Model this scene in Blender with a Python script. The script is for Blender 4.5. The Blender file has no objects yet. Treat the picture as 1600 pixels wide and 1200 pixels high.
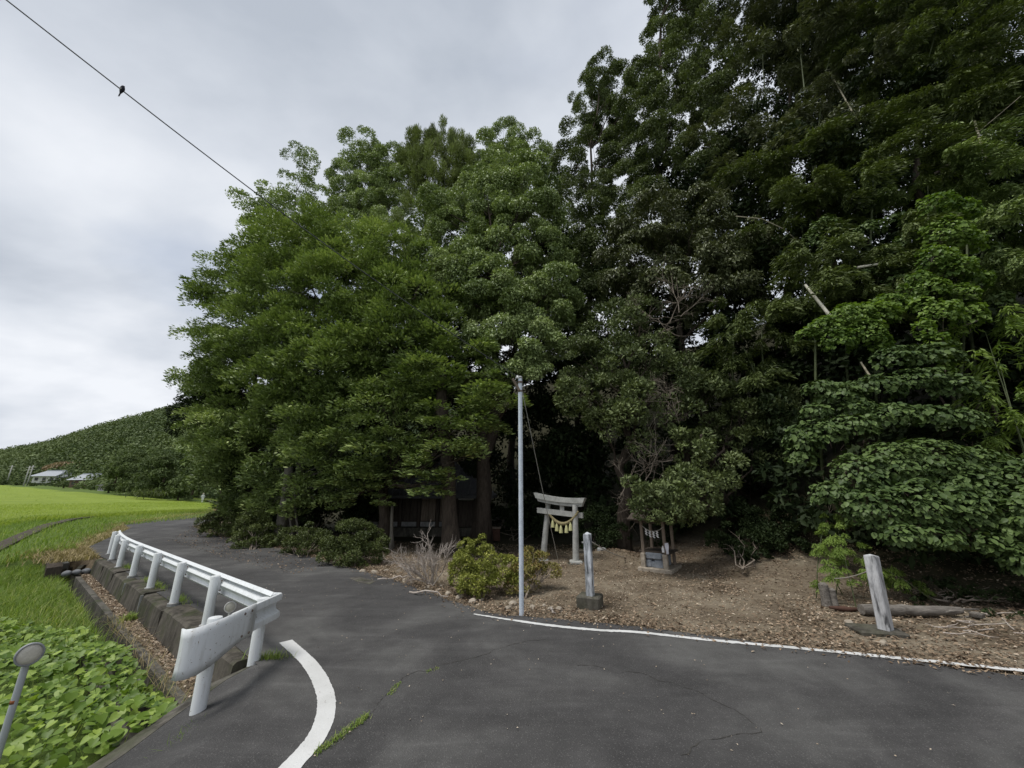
import bpy, math, random
import numpy as np
from mathutils import Vector, Matrix
from mathutils.geometry import tessellate_polygon

SC = bpy.context.scene
COL = SC.collection
R = math.radians

# ------------------------------------------------------------------ camera
CAM_H = 2.0
FPX = 600.0                      # focal length in pixels of the 1600 px wide photograph
PITCH = math.atan(170.0 / 600.0)
cam_d = bpy.data.cameras.new('camera')
cam = bpy.data.objects.new('camera', cam_d)
COL.objects.link(cam)
cam_d.sensor_width = 36.0
cam_d.lens = 36.0 * FPX / 1600.0
cam_d.clip_start = 0.05
cam_d.clip_end = 3000.0
cam.location = (0, 0, CAM_H)
cam.rotation_euler = (math.pi / 2 + PITCH, 0, 0)
SC.camera = cam

# ------------------------------------------------------------------ sky, sun, exposure
SUN_EL, SUN_AZ = R(66), R(250)   # azimuth clockwise from +Y (view direction): high on the left
world = bpy.data.worlds.new('World')
SC.world = world
world.use_nodes = True
wn, wl = world.node_tree.nodes, world.node_tree.links
wn.clear()
w_out = wn.new('ShaderNodeOutputWorld')
w_bg = wn.new('ShaderNodeBackground')
w_sky = wn.new('ShaderNodeTexSky')
w_sky.sky_type = 'NISHITA'
w_sky.sun_disc = False
w_sky.sun_elevation = SUN_EL
w_sky.sun_rotation = SUN_AZ
w_sky.dust_density = 2.0
w_tc = wn.new('ShaderNodeTexCoord')
w_sep = wn.new('ShaderNodeSeparateXYZ')
wl.new(w_tc.outputs['Generated'], w_sep.inputs[0])


def wmath(op, a, b=None, clamp=False):
    n = wn.new('ShaderNodeMath')
    n.operation = op
    n.use_clamp = clamp
    for i, s in enumerate((a, b)):
        if s is None:
            continue
        if isinstance(s, (int, float)):
            n.inputs[i].default_value = s
        else:
            wl.new(s, n.inputs[i])
    return n.outputs[0]


# cloud layer: the view ray meets a flat deck overhead
w_den = wmath('ADD', wmath('MAXIMUM', w_sep.outputs[2], 0.0), 0.26)
w_u = wmath('DIVIDE', w_sep.outputs[0], w_den)
w_v = wmath('DIVIDE', w_sep.outputs[1], w_den)
w_cmb = wn.new('ShaderNodeCombineXYZ')
wl.new(w_u, w_cmb.inputs[0])
wl.new(w_v, w_cmb.inputs[1])


def wnoise(scale, detail, rough, dist, off):
    m = wn.new('ShaderNodeMapping')
    m.inputs['Location'].default_value = off
    m.inputs['Rotation'].default_value = (0, 0, 0.5)
    m.inputs['Scale'].default_value = (1.0, 1.35, 1.0)
    wl.new(w_cmb.outputs[0], m.inputs[0])
    n = wn.new('ShaderNodeTexNoise')
    n.inputs['Scale'].default_value = scale
    n.inputs['Detail'].default_value = detail
    n.inputs['Roughness'].default_value = rough
    n.inputs['Distortion'].default_value = dist
    wl.new(m.outputs[0], n.inputs[0])
    return n.outputs[0]


w_n1 = wnoise(1.15, 7, 0.50, 0.15, (5.3, 2.9, 0))
w_n2 = wnoise(0.55, 5, 0.5, 0.2, (9.4, 4.2, 2.0))
w_ramp = wn.new('ShaderNodeValToRGB')
e = w_ramp.color_ramp.elements
e[0].position, e[0].color = 0.36, (0.345, 0.378, 0.432, 1)
e[1].position, e[1].color = 0.66, (0.625, 0.645, 0.682, 1)
x = e.new(0.5)
x.color = (0.480, 0.510, 0.560, 1)
wl.new(w_n1, w_ramp.inputs[0])
w_skys = wn.new('ShaderNodeMixRGB')
w_skys.blend_type = 'MULTIPLY'
w_skys.inputs[0].default_value = 1.0
w_skys.inputs[2].default_value = (0.085, 0.085, 0.085, 1)
wl.new(w_sky.outputs[0], w_skys.inputs[1])
w_cov = wn.new('ShaderNodeValToRGB')           # cloud cover: a few thin places let the blue through
e = w_cov.color_ramp.elements
e[0].position, e[0].color = 0.32, (0.35, 0.35, 0.35, 1)
e[1].position, e[1].color = 0.47, (1, 1, 1, 1)
wl.new(w_n2, w_cov.inputs[0])
w_mix = wn.new('ShaderNodeMixRGB')
wl.new(w_cov.outputs[0], w_mix.inputs[0])
wl.new(w_skys.outputs[0], w_mix.inputs[1])
wl.new(w_ramp.outputs[0], w_mix.inputs[2])
wl.new(w_mix.outputs[0], w_bg.inputs[0])
w_bg.inputs[1].default_value = 0.76
wl.new(w_bg.outputs[0], w_out.inputs[0])

sun_d = bpy.data.lights.new('sun', 'SUN')
sun = bpy.data.objects.new('sun', sun_d)
COL.objects.link(sun)
sun_d.energy = 1.5
sun_d.angle = R(20)
sun_d.color = (1.0, 0.97, 0.92)
sun_dir = Vector((math.sin(SUN_AZ) * math.cos(SUN_EL), math.cos(SUN_AZ) * math.cos(SUN_EL), math.sin(SUN_EL)))
sun.rotation_euler = (-sun_dir).to_track_quat('-Z', 'Y').to_euler()
sun.location = sun_dir * 60

SC.view_settings.view_transform = 'Standard'
SC.view_settings.look = 'None'
SC.view_settings.gamma = 1.0
SC.view_settings.exposure = 0.92
SC.render.engine = 'CYCLES'
SC.cycles.max_bounces = 5
SC.cycles.diffuse_bounces = 2
SC.cycles.glossy_bounces = 2
SC.cycles.transmission_bounces = 3
SC.cycles.transparent_max_bounces = 4
SC.cycles.caustics_reflective = False
SC.cycles.caustics_refractive = False

# ------------------------------------------------------------------ helpers
CP, SP = math.cos(PITCH), math.sin(PITCH)


def ray(px, py):
    u, v = (px - 800.0) / FPX, (600.0 - py) / FPX
    return Vector((u, CP - v * SP, SP + v * CP))


def at(px, py, Y):
    """point seen at photo pixel (px, py) that stands Y metres ahead of the camera"""
    d = ray(px, py)
    return Vector((0, 0, CAM_H)) + d * (Y / d.y)


def G(px, py, z=0.0):
    """point seen at photo pixel (px, py) lying at height z"""
    d = ray(px, py)
    return Vector((0, 0, CAM_H)) + d * ((z - CAM_H) / d.z)


def proj(p):
    """world point to photo pixel, depth"""
    q = Vector(p) - Vector((0, 0, CAM_H))
    dz = q.y * CP + q.z * SP
    return 800 + FPX * q.x / dz, 600 - FPX * (-q.y * SP + q.z * CP) / dz, dz


def depth(px, py, Y):
    return Y / ray(px, py).y


def tag(o, label=None, cat=None, group=None, kind=None):
    if label:
        o['label'] = label
    if cat:
        o['category'] = cat
    if group:
        o['group'] = group
    if kind:
        o['kind'] = kind
    return o


def empty(name, loc, label=None, cat=None, group=None, kind=None):
    o = bpy.data.objects.new(name, None)
    o.empty_display_size = 0.2
    COL.objects.link(o)
    o.location = loc
    return tag(o, label, cat, group, kind)


def link(name, me, mat, parent=None):
    if mat is not None and not me.materials:
        me.materials.append(mat)
    o = bpy.data.objects.new(name, me)
    COL.objects.link(o)
    if parent is not None:
        o.parent = parent
        # every object's own transform is its place in the world, whatever its parent's is
        o.matrix_parent_inverse = basis(parent).inverted()
    return o


def basis(o):
    return Matrix.LocRotScale(o.location, o.rotation_euler, o.scale)


def np_mesh(name, V, F, smooth=False, attrs=None):
    """mesh from numpy vertices and a numpy (n, k) face array (all faces alike)"""
    V = np.ascontiguousarray(V, np.float32)
    F = np.ascontiguousarray(F, np.int32)
    n, k = F.shape
    me = bpy.data.meshes.new(name)
    me.vertices.add(len(V))
    me.vertices.foreach_set('co', V.ravel())
    me.loops.add(n * k)
    me.loops.foreach_set('vertex_index', F.ravel())
    me.polygons.add(n)
    me.polygons.foreach_set('loop_start', np.arange(0, n * k, k, dtype=np.int32))
    me.polygons.foreach_set('loop_total', np.full(n, k, np.int32))
    if smooth:
        me.polygons.foreach_set('use_smooth', np.ones(n, bool))
    if attrs:
        for key, arr in attrs.items():
            a = me.attributes.new(key, 'FLOAT', 'FACE')
            a.data.foreach_set('value', np.ascontiguousarray(arr, np.float32))
    me.update(calc_edges=True)
    me.validate()
    return me


class MB:
    """collects simple shapes and links them as one mesh object"""

    def __init__(self):
        self.v, self.f = [], []

    def add(self, vs, fs):
        o = len(self.v)
        self.v += [tuple(p) for p in vs]
        self.f += [tuple(i + o for i in f) for f in fs]
        return self

    def box(self, c, s, rot=None, taper=1.0):
        c = Vector(c)
        hx, hy, hz = s[0] / 2, s[1] / 2, s[2] / 2
        vs = []
        for z, k in ((-hz, 1.0), (hz, taper)):
            for x, y in ((-hx, -hy), (hx, -hy), (hx, hy), (-hx, hy)):
                p = Vector((x * k, y * k, z))
                if rot is not None:
                    p = rot @ p
                vs.append(c + p)
        return self.add(vs, [(3, 2, 1, 0), (4, 5, 6, 7), (0, 1, 5, 4), (1, 2, 6, 5), (2, 3, 7, 6), (3, 0, 4, 7)])

    def bbox(self, c, s, b=0.01, rot=None):
        """box with chamfered edges"""
        c = Vector(c)
        h = [s[0] / 2, s[1] / 2, s[2] / 2]
        b = min(b, min(h) * 0.6)
        vs, idx = [], {}
        for sx in (-1, 1):
            for sy in (-1, 1):
                for sz in (-1, 1):
                    for ax in range(3):
                        p = [sx * (h[0] - b), sy * (h[1] - b), sz * (h[2] - b)]
                        p[ax] = (sx, sy, sz)[ax] * h[ax]
                        p = Vector(p)
                        if rot is not None:
                            p = rot @ p
                        idx[(sx, sy, sz, ax)] = len(vs)
                        vs.append(c + p)
        fs = []
        for ax in range(3):
            o1, o2 = [i for i in range(3) if i != ax]
            for s_ in (-1, 1):
                q = []
                for a, bb in ((-1, -1), (1, -1), (1, 1), (-1, 1)):
                    k = [0, 0, 0]
                    k[ax], k[o1], k[o2] = s_, a, bb
                    q.append(idx[(*k, ax)])
                fs.append(tuple(q))
        for ax in range(3):                     # edges along ax
            o1, o2 = [i for i in range(3) if i != ax]
            for a in (-1, 1):
                for bb in (-1, 1):
                    k0, k1 = [0, 0, 0], [0, 0, 0]
                    k0[ax], k1[ax] = -1, 1
                    k0[o1] = k1[o1] = a
                    k0[o2] = k1[o2] = bb
                    fs.append((idx[(*k0, o1)], idx[(*k1, o1)], idx[(*k1, o2)], idx[(*k0, o2)]))
        for sx in (-1, 1):
            for sy in (-1, 1):
                for sz in (-1, 1):
                    fs.append(tuple(idx[(sx, sy, sz, ax)] for ax in range(3)))
        return self.add(vs, fs)

    def tube(self, pts, radii, n=8, caps=True, squash=None):
        pts = [Vector(p) for p in pts]
        if not hasattr(radii, '__len__'):
            radii = [radii] * len(pts)
        vs, fs = [], []
        ref = None
        for i, p in enumerate(pts):
            t = (pts[min(i + 1, len(pts) - 1)] - pts[max(i - 1, 0)])
            t = t.normalized() if t.length > 1e-9 else Vector((0, 0, 1))
            if ref is None:
                ref = Vector((1, 0, 0)) if abs(t.x) < 0.8 else Vector((0, 1, 0))
            a = t.cross(ref).normalized()
            b = t.cross(a).normalized()
            ref = b.cross(t).normalized() if False else ref
            for k in range(n):
                g = 2 * math.pi * k / n
                vs.append(p + (a * math.cos(g) + b * math.sin(g)) * radii[i])
        for i in range(len(pts) - 1):
            for k in range(n):
                k2 = (k + 1) % n
                fs.append((i * n + k, i * n + k2, (i + 1) * n + k2, (i + 1) * n + k))
        if caps:
            fs.append(tuple(range(n - 1, -1, -1)))
            fs.append(tuple((len(pts) - 1) * n + k for k in range(n)))
        return self.add(vs, fs)

    def lathe(self, c, prof, n=16, axis=None):
        """profile of (radius, height) pairs about a vertical axis (or a rotation)"""
        c = Vector(c)
        vs, fs = [], []
        for r, z in prof:
            for k in range(n):
                g = 2 * math.pi * k / n
                p = Vector((r * math.cos(g), r * math.sin(g), z))
                if axis is not None:
                    p = axis @ p
                vs.append(c + p)
        for i in range(len(prof) - 1):
            for k in range(n):
                k2 = (k + 1) % n
                fs.append((i * n + k, i * n + k2, (i + 1) * n + k2, (i + 1) * n + k))
        fs.append(tuple(range(n - 1, -1, -1)))
        fs.append(tuple((len(prof) - 1) * n + k for k in range(n)))
        return self.add(vs, fs)

    def sweep(self, path, prof, closed=True, caps=True):
        """sweep a 2D profile (side, up) along a horizontal-ish path"""
        path = [Vector(p) for p in path]
        m = len(prof)
        vs, fs = [], []
        for i, p in enumerate(path):
            if i == 0:
                t = path[1] - path[0]
            elif i == len(path) - 1:
                t = path[-1] - path[-2]
            else:
                t = (path[i + 1] - p).normalized() + (p - path[i - 1]).normalized()
            t.z = 0
            t.normalize()
            s = Vector((t.y, -t.x, 0))
            for a, b in prof:
                vs.append(p + s * a + Vector((0, 0, b)))
        for i in range(len(path) - 1):
            for k in range(m if closed else m - 1):
                k2 = (k + 1) % m
                fs.append((i * m + k, (i + 1) * m + k, (i + 1) * m + k2, i * m + k2))
        if closed and caps:
            fs.append(tuple(range(m)))
            fs.append(tuple((len(path) - 1) * m + k for k in range(m - 1, -1, -1)))
        return self.add(vs, fs)

    def build(self, name, mat, parent=None, smooth=False, angle=None):
        me = bpy.data.meshes.new(name)
        me.from_pydata(self.v, [], self.f)
        if smooth:
            for p in me.polygons:
                p.use_smooth = True
            if angle:
                me.set_sharp_from_angle(angle=R(angle))
        me.update()
        o = link(name, me, mat, parent)
        return o


def inpoly(P, poly):
    x, y = P[:, 0], P[:, 1]
    res = np.zeros(len(P), bool)
    n = len(poly)
    for i in range(n):
        x0, y0 = poly[i][0], poly[i][1]
        x1, y1 = poly[(i + 1) % n][0], poly[(i + 1) % n][1]
        if y0 == y1:
            continue
        c = ((y0 > y) != (y1 > y)) & (x < (x1 - x0) * (y - y0) / (y1 - y0) + x0)
        res ^= c
    return res


def sample_poly(poly, n, rng):
    P = np.array([(p[0], p[1]) for p in poly])
    lo, hi = P.min(0), P.max(0)
    out = []
    got = 0
    while got < n:
        q = rng.uniform(lo, hi, (n * 2, 2))
        q = q[inpoly(q, poly)]
        out.append(q)
        got += len(q)
    return np.concatenate(out)[:n]


def nrm(a):
    return a / np.maximum(np.linalg.norm(a, axis=-1, keepdims=True), 1e-9)


def vnoise(P, seed=0):
    """cheap smooth pseudo-noise in -1..1 for arrays of 2D/3D points"""
    rs = np.random.RandomState(seed)
    s = np.zeros(len(P))
    for k in range(6):
        d = rs.normal(size=P.shape[1])
        s += np.sin(P @ d + rs.uniform(0, 6.28))
    return s / 3.2


# ------------------------------------------------------------------ materials
MATS = {}


def new_mat(name):
    m = bpy.data.materials.new(name)
    m.use_nodes = True
    nt = m.node_tree
    nt.nodes.clear()
    out = nt.nodes.new('ShaderNodeOutputMaterial')
    MATS[name] = m
    return m, nt, out


class NT:
    """short hand for building node trees"""

    def __init__(self, name):
        self.m, self.nt, self.out = new_mat(name)
        self.n, self.l = self.nt.nodes, self.nt.links

    def node(self, t, **kw):
        n = self.n.new(t)
        for k, v in kw.items():
            setattr(n, k, v)
        return n

    def put(self, n, key, v):
        if v is None:
            return
        s = n.inputs[key]
        if hasattr(v, 'is_linked') or isinstance(v, bpy.types.NodeSocket):
            self.l.new(v, s)
        else:
            if isinstance(v, (tuple, list)) and len(v) == 3 and s.type == 'RGBA':
                v = (*v, 1)
            s.default_value = v

    def coord(self, kind='Object', scale=1.0, loc=(0, 0, 0)):
        tc = self.node('ShaderNodeTexCoord')
        m = self.node('ShaderNodeMapping')
        m.inputs['Scale'].default_value = scale if isinstance(scale, tuple) else (scale,) * 3
        m.inputs['Location'].default_value = loc
        self.l.new(tc.outputs[kind], m.inputs[0])
        return m.outputs[0]

    def pos(self, scale=1.0, loc=(0, 0, 0)):
        g = self.node('ShaderNodeNewGeometry')
        m = self.node('ShaderNodeMapping')
        m.inputs['Scale'].default_value = scale if isinstance(scale, tuple) else (scale,) * 3
        m.inputs['Location'].default_value = loc
        self.l.new(g.outputs['Position'], m.inputs[0])
        return m.outputs[0]

    def noise(self, vec, scale=5.0, detail=4.0, rough=0.5, dist=0.0):
        n = self.node('ShaderNodeTexNoise')
        self.put(n, 'Vector', vec)
        self.put(n, 'Scale', scale)
        self.put(n, 'Detail', detail)
        self.put(n, 'Roughness', rough)
        self.put(n, 'Distortion', dist)
        return n.outputs[0]

    def voronoi(self, vec, scale=5.0, out='Distance', feature='F1'):
        n = self.node('ShaderNodeTexVoronoi', feature=feature)
        self.put(n, 'Vector', vec)
        self.put(n, 'Scale', scale)
        return n.outputs[out]

    def ramp(self, fac, stops, interp='LINEAR'):
        r = self.node('ShaderNodeValToRGB')
        r.color_ramp.interpolation = interp
        els = r.color_ramp.elements
        while len(els) > 1:
            els.remove(els[-1])
        for i, (p, c) in enumerate(stops):
            el = els[0] if i == 0 else els.new(p)
            el.position = p
            if isinstance(c, (int, float)):
                c = (c, c, c)
            el.color = (*c, 1) if len(c) == 3 else c
        self.put(r, 0, fac)
        return r.outputs[0]

    def mix(self, f, a, b, mode='MIX'):
        n = self.node('ShaderNodeMixRGB', blend_type=mode)
        self.put(n, 0, f)
        self.put(n, 1, a)
        self.put(n, 2, b)
        return n.outputs[0]

    def math(self, op, a, b=0.0, clamp=False):
        n = self.node('ShaderNodeMath', operation=op, use_clamp=clamp)
        self.put(n, 0, a)
        self.put(n, 1, b)
        return n.outputs[0]

    def bump(self, h, strength=0.3, dist=0.02):
        n = self.node('ShaderNodeBump')
        self.put(n, 'Height', h)
        self.put(n, 'Strength', strength)
        self.put(n, 'Distance', dist)
        return n.outputs[0]

    def attr(self, name, out='Fac'):
        n = self.node('ShaderNodeAttribute')
        n.attribute_name = name
        return n.outputs[out]

    def bsdf(self, color, rough=0.7, spec=0.3, metal=0.0, normal=None):
        n = self.node('ShaderNodeBsdfPrincipled')
        self.put(n, 'Base Color', color)
        self.put(n, 'Roughness', rough)
        self.put(n, 'Specular IOR Level', spec)
        self.put(n, 'Metallic', metal)
        if normal is not None:
            self.put(n, 'Normal', normal)
        return n.outputs[0]

    def done(self, sh):
        self.l.new(sh, self.out.inputs[0])
        return self.m


def leaf_mat(name, dark, light, rough=0.45, spec=0.35, trans=0.10, tip=None):
    t = NT(name)
    f = t.attr('tint')
    stops = [(0.0, dark), (0.65, light)]
    stops.append((1.0, tip or tuple(c * 1.25 for c in light)))
    oi = t.node('ShaderNodeObjectInfo')
    f = t.math('ADD', f, t.math('MULTIPLY', t.math('SUBTRACT', oi.outputs['Random'], 0.5), 0.22), True)
    col = t.ramp(f, stops)
    p = t.bsdf(col, rough, spec)
    tr = t.node('ShaderNodeBsdfTranslucent')
    t.put(tr, 'Color', t.mix(1.0, col, (1.25, 1.35, 0.55), 'MULTIPLY'))
    mx = t.node('ShaderNodeMixShader')
    t.put(mx, 0, trans)
    t.l.new(p, mx.inputs[1])
    t.l.new(tr.outputs[0], mx.inputs[2])
    return t.done(mx.outputs[0])


LM = {
    'layer': leaf_mat('leaf_layered', (0.060, 0.092, 0.028), (0.275, 0.355, 0.118), spec=0.25, tip=(0.47, 0.54, 0.21)),
    'camphor': leaf_mat('leaf_camphor', (0.084, 0.124, 0.044), (0.325, 0.400, 0.165), spec=0.25, tip=(0.46, 0.53, 0.24)),
    'cedar': leaf_mat('leaf_cedar', (0.065, 0.088, 0.024), (0.200, 0.245, 0.066), spec=0.2, rough=0.6),
    'oak': leaf_mat('leaf_oak', (0.046, 0.055, 0.024), (0.135, 0.152, 0.070), spec=0.22, rough=0.45),
    'hill': leaf_mat('leaf_hillside', (0.040, 0.058, 0.020), (0.150, 0.185, 0.070), spec=0.22, rough=0.5),
    'dark': leaf_mat('leaf_shade_dark', (0.012, 0.021, 0.008), (0.030, 0.045, 0.016), spec=0.12, rough=0.6),  # near-black leaves: the shade inside the grove is put into the colour
    'bamboo': leaf_mat('leaf_bamboo', (0.034, 0.050, 0.014), (0.118, 0.150, 0.046), spec=0.2, rough=0.5, trans=0.15),
    'bamboo_fresh': leaf_mat('leaf_bamboo_fresh', (0.075, 0.125, 0.024), (0.20, 0.28, 0.06), spec=0.22, trans=0.3),
    'vine': leaf_mat('leaf_vine_bright', (0.070, 0.125, 0.022), (0.20, 0.29, 0.06), spec=0.22, trans=0.3),
    'ivy': leaf_mat('leaf_ivy', (0.042, 0.072, 0.020), (0.120, 0.175, 0.052), rough=0.5, spec=0.22, trans=0.12),
    'azalea_dark': leaf_mat('leaf_azalea_dark', (0.032, 0.046, 0.015), (0.10, 0.125, 0.038), spec=0.2),
    'azalea_yellow': leaf_mat('leaf_azalea_yellow', (0.10, 0.122, 0.022), (0.25, 0.27, 0.055), spec=0.2, tip=(0.40, 0.39, 0.10)),
    'azalea_brown': leaf_mat('leaf_azalea_brownish', (0.11, 0.110, 0.028), (0.26, 0.23, 0.07), spec=0.2, tip=(0.28, 0.16, 0.07)),
    'potato': leaf_mat('leaf_sweet_potato', (0.07, 0.13, 0.018), (0.175, 0.265, 0.045), spec=0.25, tip=(0.37, 0.48, 0.10), trans=0.3),
    'grass': leaf_mat('grass_blade', (0.088, 0.145, 0.026), (0.22, 0.31, 0.070), spec=0.15, tip=(0.42, 0.42, 0.18), trans=0.35, rough=0.6),
    'rice': leaf_mat('rice_blade', (0.15, 0.215, 0.032), (0.30, 0.375, 0.066), spec=0.12, tip=(0.45, 0.51, 0.14), trans=0.35, rough=0.6),
    'dry': leaf_mat('dry_grass', (0.18, 0.15, 0.075), (0.36, 0.29, 0.16), spec=0.1, trans=0.15, rough=0.8),
    'litter': leaf_mat('fallen_leaf', (0.085, 0.056, 0.036), (0.315, 0.235, 0.160), spec=0.15, tip=(0.58, 0.50, 0.40), trans=0.0, rough=0.75),
    'far': leaf_mat('leaf_far_hill', (0.050, 0.075, 0.032), (0.135, 0.172, 0.070), spec=0.05, trans=0.1),
    'far_brown': leaf_mat('leaf_far_withered', (0.17, 0.125, 0.07), (0.30, 0.22, 0.13), spec=0.1, trans=0.1),
}


def simple_mat(name, c1, c2, scale=6.0, rough=0.75, spec=0.25, bump=0.2, metal=0.0, stretch=(1, 1, 1), c3=None, dist=0.01):
    t = NT(name)
    v = t.pos(stretch)
    n = t.noise(v, scale, 6, 0.62, 0.3)
    n2 = t.noise(v, scale * 7, 3, 0.6)
    st = [(0.3, c1), (0.7, c2)]
    if c3:
        st = [(0.33, c1), (0.46, c2), (0.62, c3)]
    col = t.ramp(n, st)
    col = t.mix(0.35, col, t.ramp(n2, [(0.3, 0.55), (0.7, 1.3)]), 'MULTIPLY')
    nm = t.bump(t.math('ADD', n, t.math('MULTIPLY', n2, 0.5)), bump, dist) if bump else None
    return t.done(t.bsdf(col, rough, spec, metal, nm))


def asphalt_mat():
    t = NT('asphalt')
    v = t.pos()
    big = t.noise(v, 0.55, 5, 0.55, 0.6)
    mid = t.noise(v, 4.0, 5, 0.6, 0.2)
    fine = t.noise(v, 160.0, 2, 0.6)
    stone = t.voronoi(v, 74.0, 'Distance')
    rnd = t.voronoi(v, 74.0, 'Color')
    streak = t.noise(t.pos((0.5, 3.2, 1)), 1.1, 5, 0.6, 0.8)
    col = t.ramp(big, [(0.3, (0.040, 0.039, 0.039)), (0.5, (0.063, 0.061, 0.060)), (0.68, (0.104, 0.102, 0.098))])
    col = t.mix(0.55, col, t.ramp(mid, [(0.25, 0.72), (0.75, 1.3)]), 'MULTIPLY')
    col = t.mix(0.5, col, t.ramp(streak, [(0.3, 0.72), (0.55, 1.0), (0.75, 1.6)]), 'MULTIPLY')
    sep = t.node('ShaderNodeSeparateColor')
    t.l.new(rnd, sep.inputs[0])
    pale = t.math('MULTIPLY', t.ramp(sep.outputs[0], [(0.55, 0.0), (1.0, 1.0)]), t.ramp(stone, [(0.25, 1.0), (0.45, 0.0)]))
    col = t.mix(t.math('MULTIPLY', pale, 0.5), col, (0.20, 0.192, 0.183))
    col = t.mix(0.6, col, t.ramp(fine, [(0.3, 0.6), (0.7, 1.4)]), 'MULTIPLY')
    nm = t.bump(t.math('ADD', t.math('MULTIPLY', stone, -1.0), fine), 0.6, 0.006)
    return t.done(t.bsdf(col, 0.86, 0.25, 0, nm))


def ground_mat():
    t = NT('soil')
    v = t.pos()
    n = t.noise(v, 0.9, 6, 0.6, 0.4)
    n2 = t.noise(v, 9.0, 6, 0.7, 0.2)
    n3 = t.noise(v, 55.0, 4, 0.7)
    soil = t.ramp(n, [(0.3, (0.085, 0.064, 0.044)), (0.5, (0.168, 0.134, 0.096)), (0.72, (0.268, 0.228, 0.170))])
    soil = t.mix(0.6, soil, t.ramp(n2, [(0.25, 0.55), (0.75, 1.4)]), 'MULTIPLY')
    soil = t.mix(0.55, soil, t.ramp(n3, [(0.3, 0.5), (0.7, 1.5)]), 'MULTIPLY')
    grass = t.ramp(n2, [(0.3, (0.06, 0.095, 0.022)), (0.6, (0.115, 0.165, 0.04)), (0.8, (0.22, 0.19, 0.09))])
    g = t.attr('grass')
    m = t.math('ADD', g, t.math('MULTIPLY', t.math('SUBTRACT', n2, 0.5), 0.5), True)
    col = t.mix(m, soil, grass)
    humus_shade = t.ramp(n2, [(0.3, (0.018, 0.020, 0.010)), (0.7, (0.05, 0.045, 0.026))])  # dark forest floor, with the shade under the trees put into its colour
    col = t.mix(t.attr('humus_shade'), col, humus_shade)
    nm = t.bump(t.math('ADD', n2, t.math('MULTIPLY', n3, 0.6)), 0.7, 0.03)
    return t.done(t.bsdf(col, 0.95, 0.1, 0, nm))


def paint_mat(name, col, wear, worn=0.30):
    """white paint with dirt streaks and worn flecks"""
    t = NT(name)
    v = t.pos()
    n = t.noise(v, 2.6, 6, 0.6, 0.2)
    st = t.noise(t.pos((9, 9, 1.1)), 2.4, 5, 0.65)
    fl = t.noise(v, 34.0, 4, 0.7)
    c = t.ramp(n, [(0.3, tuple(k * 0.90 for k in col)), (0.7, col)])
    c = t.mix(t.math('MULTIPLY', t.ramp(st, [(0.50, 0.0), (0.72, 1.0)]), 0.42), c, (0.36, 0.35, 0.30))
    c = t.mix(t.ramp(fl, [(worn, 1.0), (worn + 0.02, 0.0)]), c, wear)
    return t.done(t.bsdf(c, 0.42, 0.4, 0, t.bump(fl, 0.08, 0.004)))


def line_mat():
    t = NT('road_paint')
    v = t.pos()
    n = t.noise(v, 30.0, 5, 0.75, 0.2)
    n2 = t.noise(v, 150.0, 2, 0.6)
    big = t.noise(v, 2.0, 3, 0.5)
    c = t.ramp(big, [(0.3, (0.54, 0.54, 0.525)), (0.7, (0.66, 0.66, 0.65))])
    c = t.mix(0.5, c, t.ramp(n2, [(0.3, 0.75), (0.7, 1.1)]), 'MULTIPLY')
    c = t.mix(t.ramp(n, [(0.30, 1.0), (0.345, 0.0)]), c, (0.075, 0.073, 0.072))
    return t.done(t.bsdf(c, 0.8, 0.25, 0, t.bump(n2, 0.4, 0.004)))


def concrete_mat(name, base, moss=0.4, dark=0.35):
    t = NT(name)
    v = t.pos()
    n = t.noise(v, 1.8, 6, 0.65, 0.4)
    n2 = t.noise(v, 14.0, 6, 0.7)
    st = t.noise(t.pos((2.6, 2.6, 0.9)), 1.5, 6, 0.7)
    c = t.ramp(n2, [(0.25, tuple(k * 0.7 for k in base)), (0.75, tuple(k * 1.2 for k in base))])
    c = t.mix(t.math('MULTIPLY', t.ramp(st, [(0.42, 0.0), (0.62, 1.0)]), dark * 2), c, tuple(k * 0.25 for k in base))
    c = t.mix(t.math('MULTIPLY', t.ramp(n, [(0.48, 0.0), (0.62, 1.0)]), moss), c, (0.045, 0.055, 0.022))
    return t.done(t.bsdf(c, 0.92, 0.15, 0, t.bump(n2, 0.5, 0.015)))


M_ASPHALT = asphalt_mat()
M_SOIL = ground_mat()
M_LINE = line_mat()
M_RAIL = paint_mat('guardrail_paint', (0.75, 0.77, 0.78), (0.20, 0.14, 0.09), 0.33)
M_POLE = simple_mat('galvanised_pole', (0.50, 0.555, 0.62), (0.62, 0.67, 0.73), 8, 0.5, 0.4, 0.05)
M_CONC = concrete_mat('mossy_concrete', (0.105, 0.094, 0.078), 0.65, 0.45)
M_CONC2 = concrete_mat('ditch_concrete', (0.13, 0.12, 0.104), 0.5, 0.45)
M_CONC3 = concrete_mat('pale_concrete', (0.36, 0.36, 0.35), 0.1, 0.25)
M_BASE = concrete_mat('block_concrete', (0.13, 0.12, 0.10), 0.3, 0.4)
M_GRANITE = simple_mat('torii_granite', (0.27, 0.27, 0.25), (0.46, 0.46, 0.43), 5, 0.85, 0.2, 0.35)
M_STONEPOST = simple_mat('weathered_white_stone', (0.035, 0.037, 0.04), (0.30, 0.315, 0.33), 6.0, 0.85, 0.2, 0.4, stretch=(2.6, 2.6, 0.5), c3=(0.62, 0.64, 0.67))
M_STONEPOST2 = simple_mat('leaning_post_stone', (0.06, 0.06, 0.062), (0.36, 0.36, 0.365), 4, 0.85, 0.2, 0.4, stretch=(2.4, 2.4, 0.6), c3=(0.50, 0.50, 0.505))
M_BARK = simple_mat('bark', (0.040, 0.032, 0.025), (0.11, 0.088, 0.07), 5, 0.95, 0.1, 0.9, stretch=(3, 3, 0.5), dist=0.04)
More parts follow.
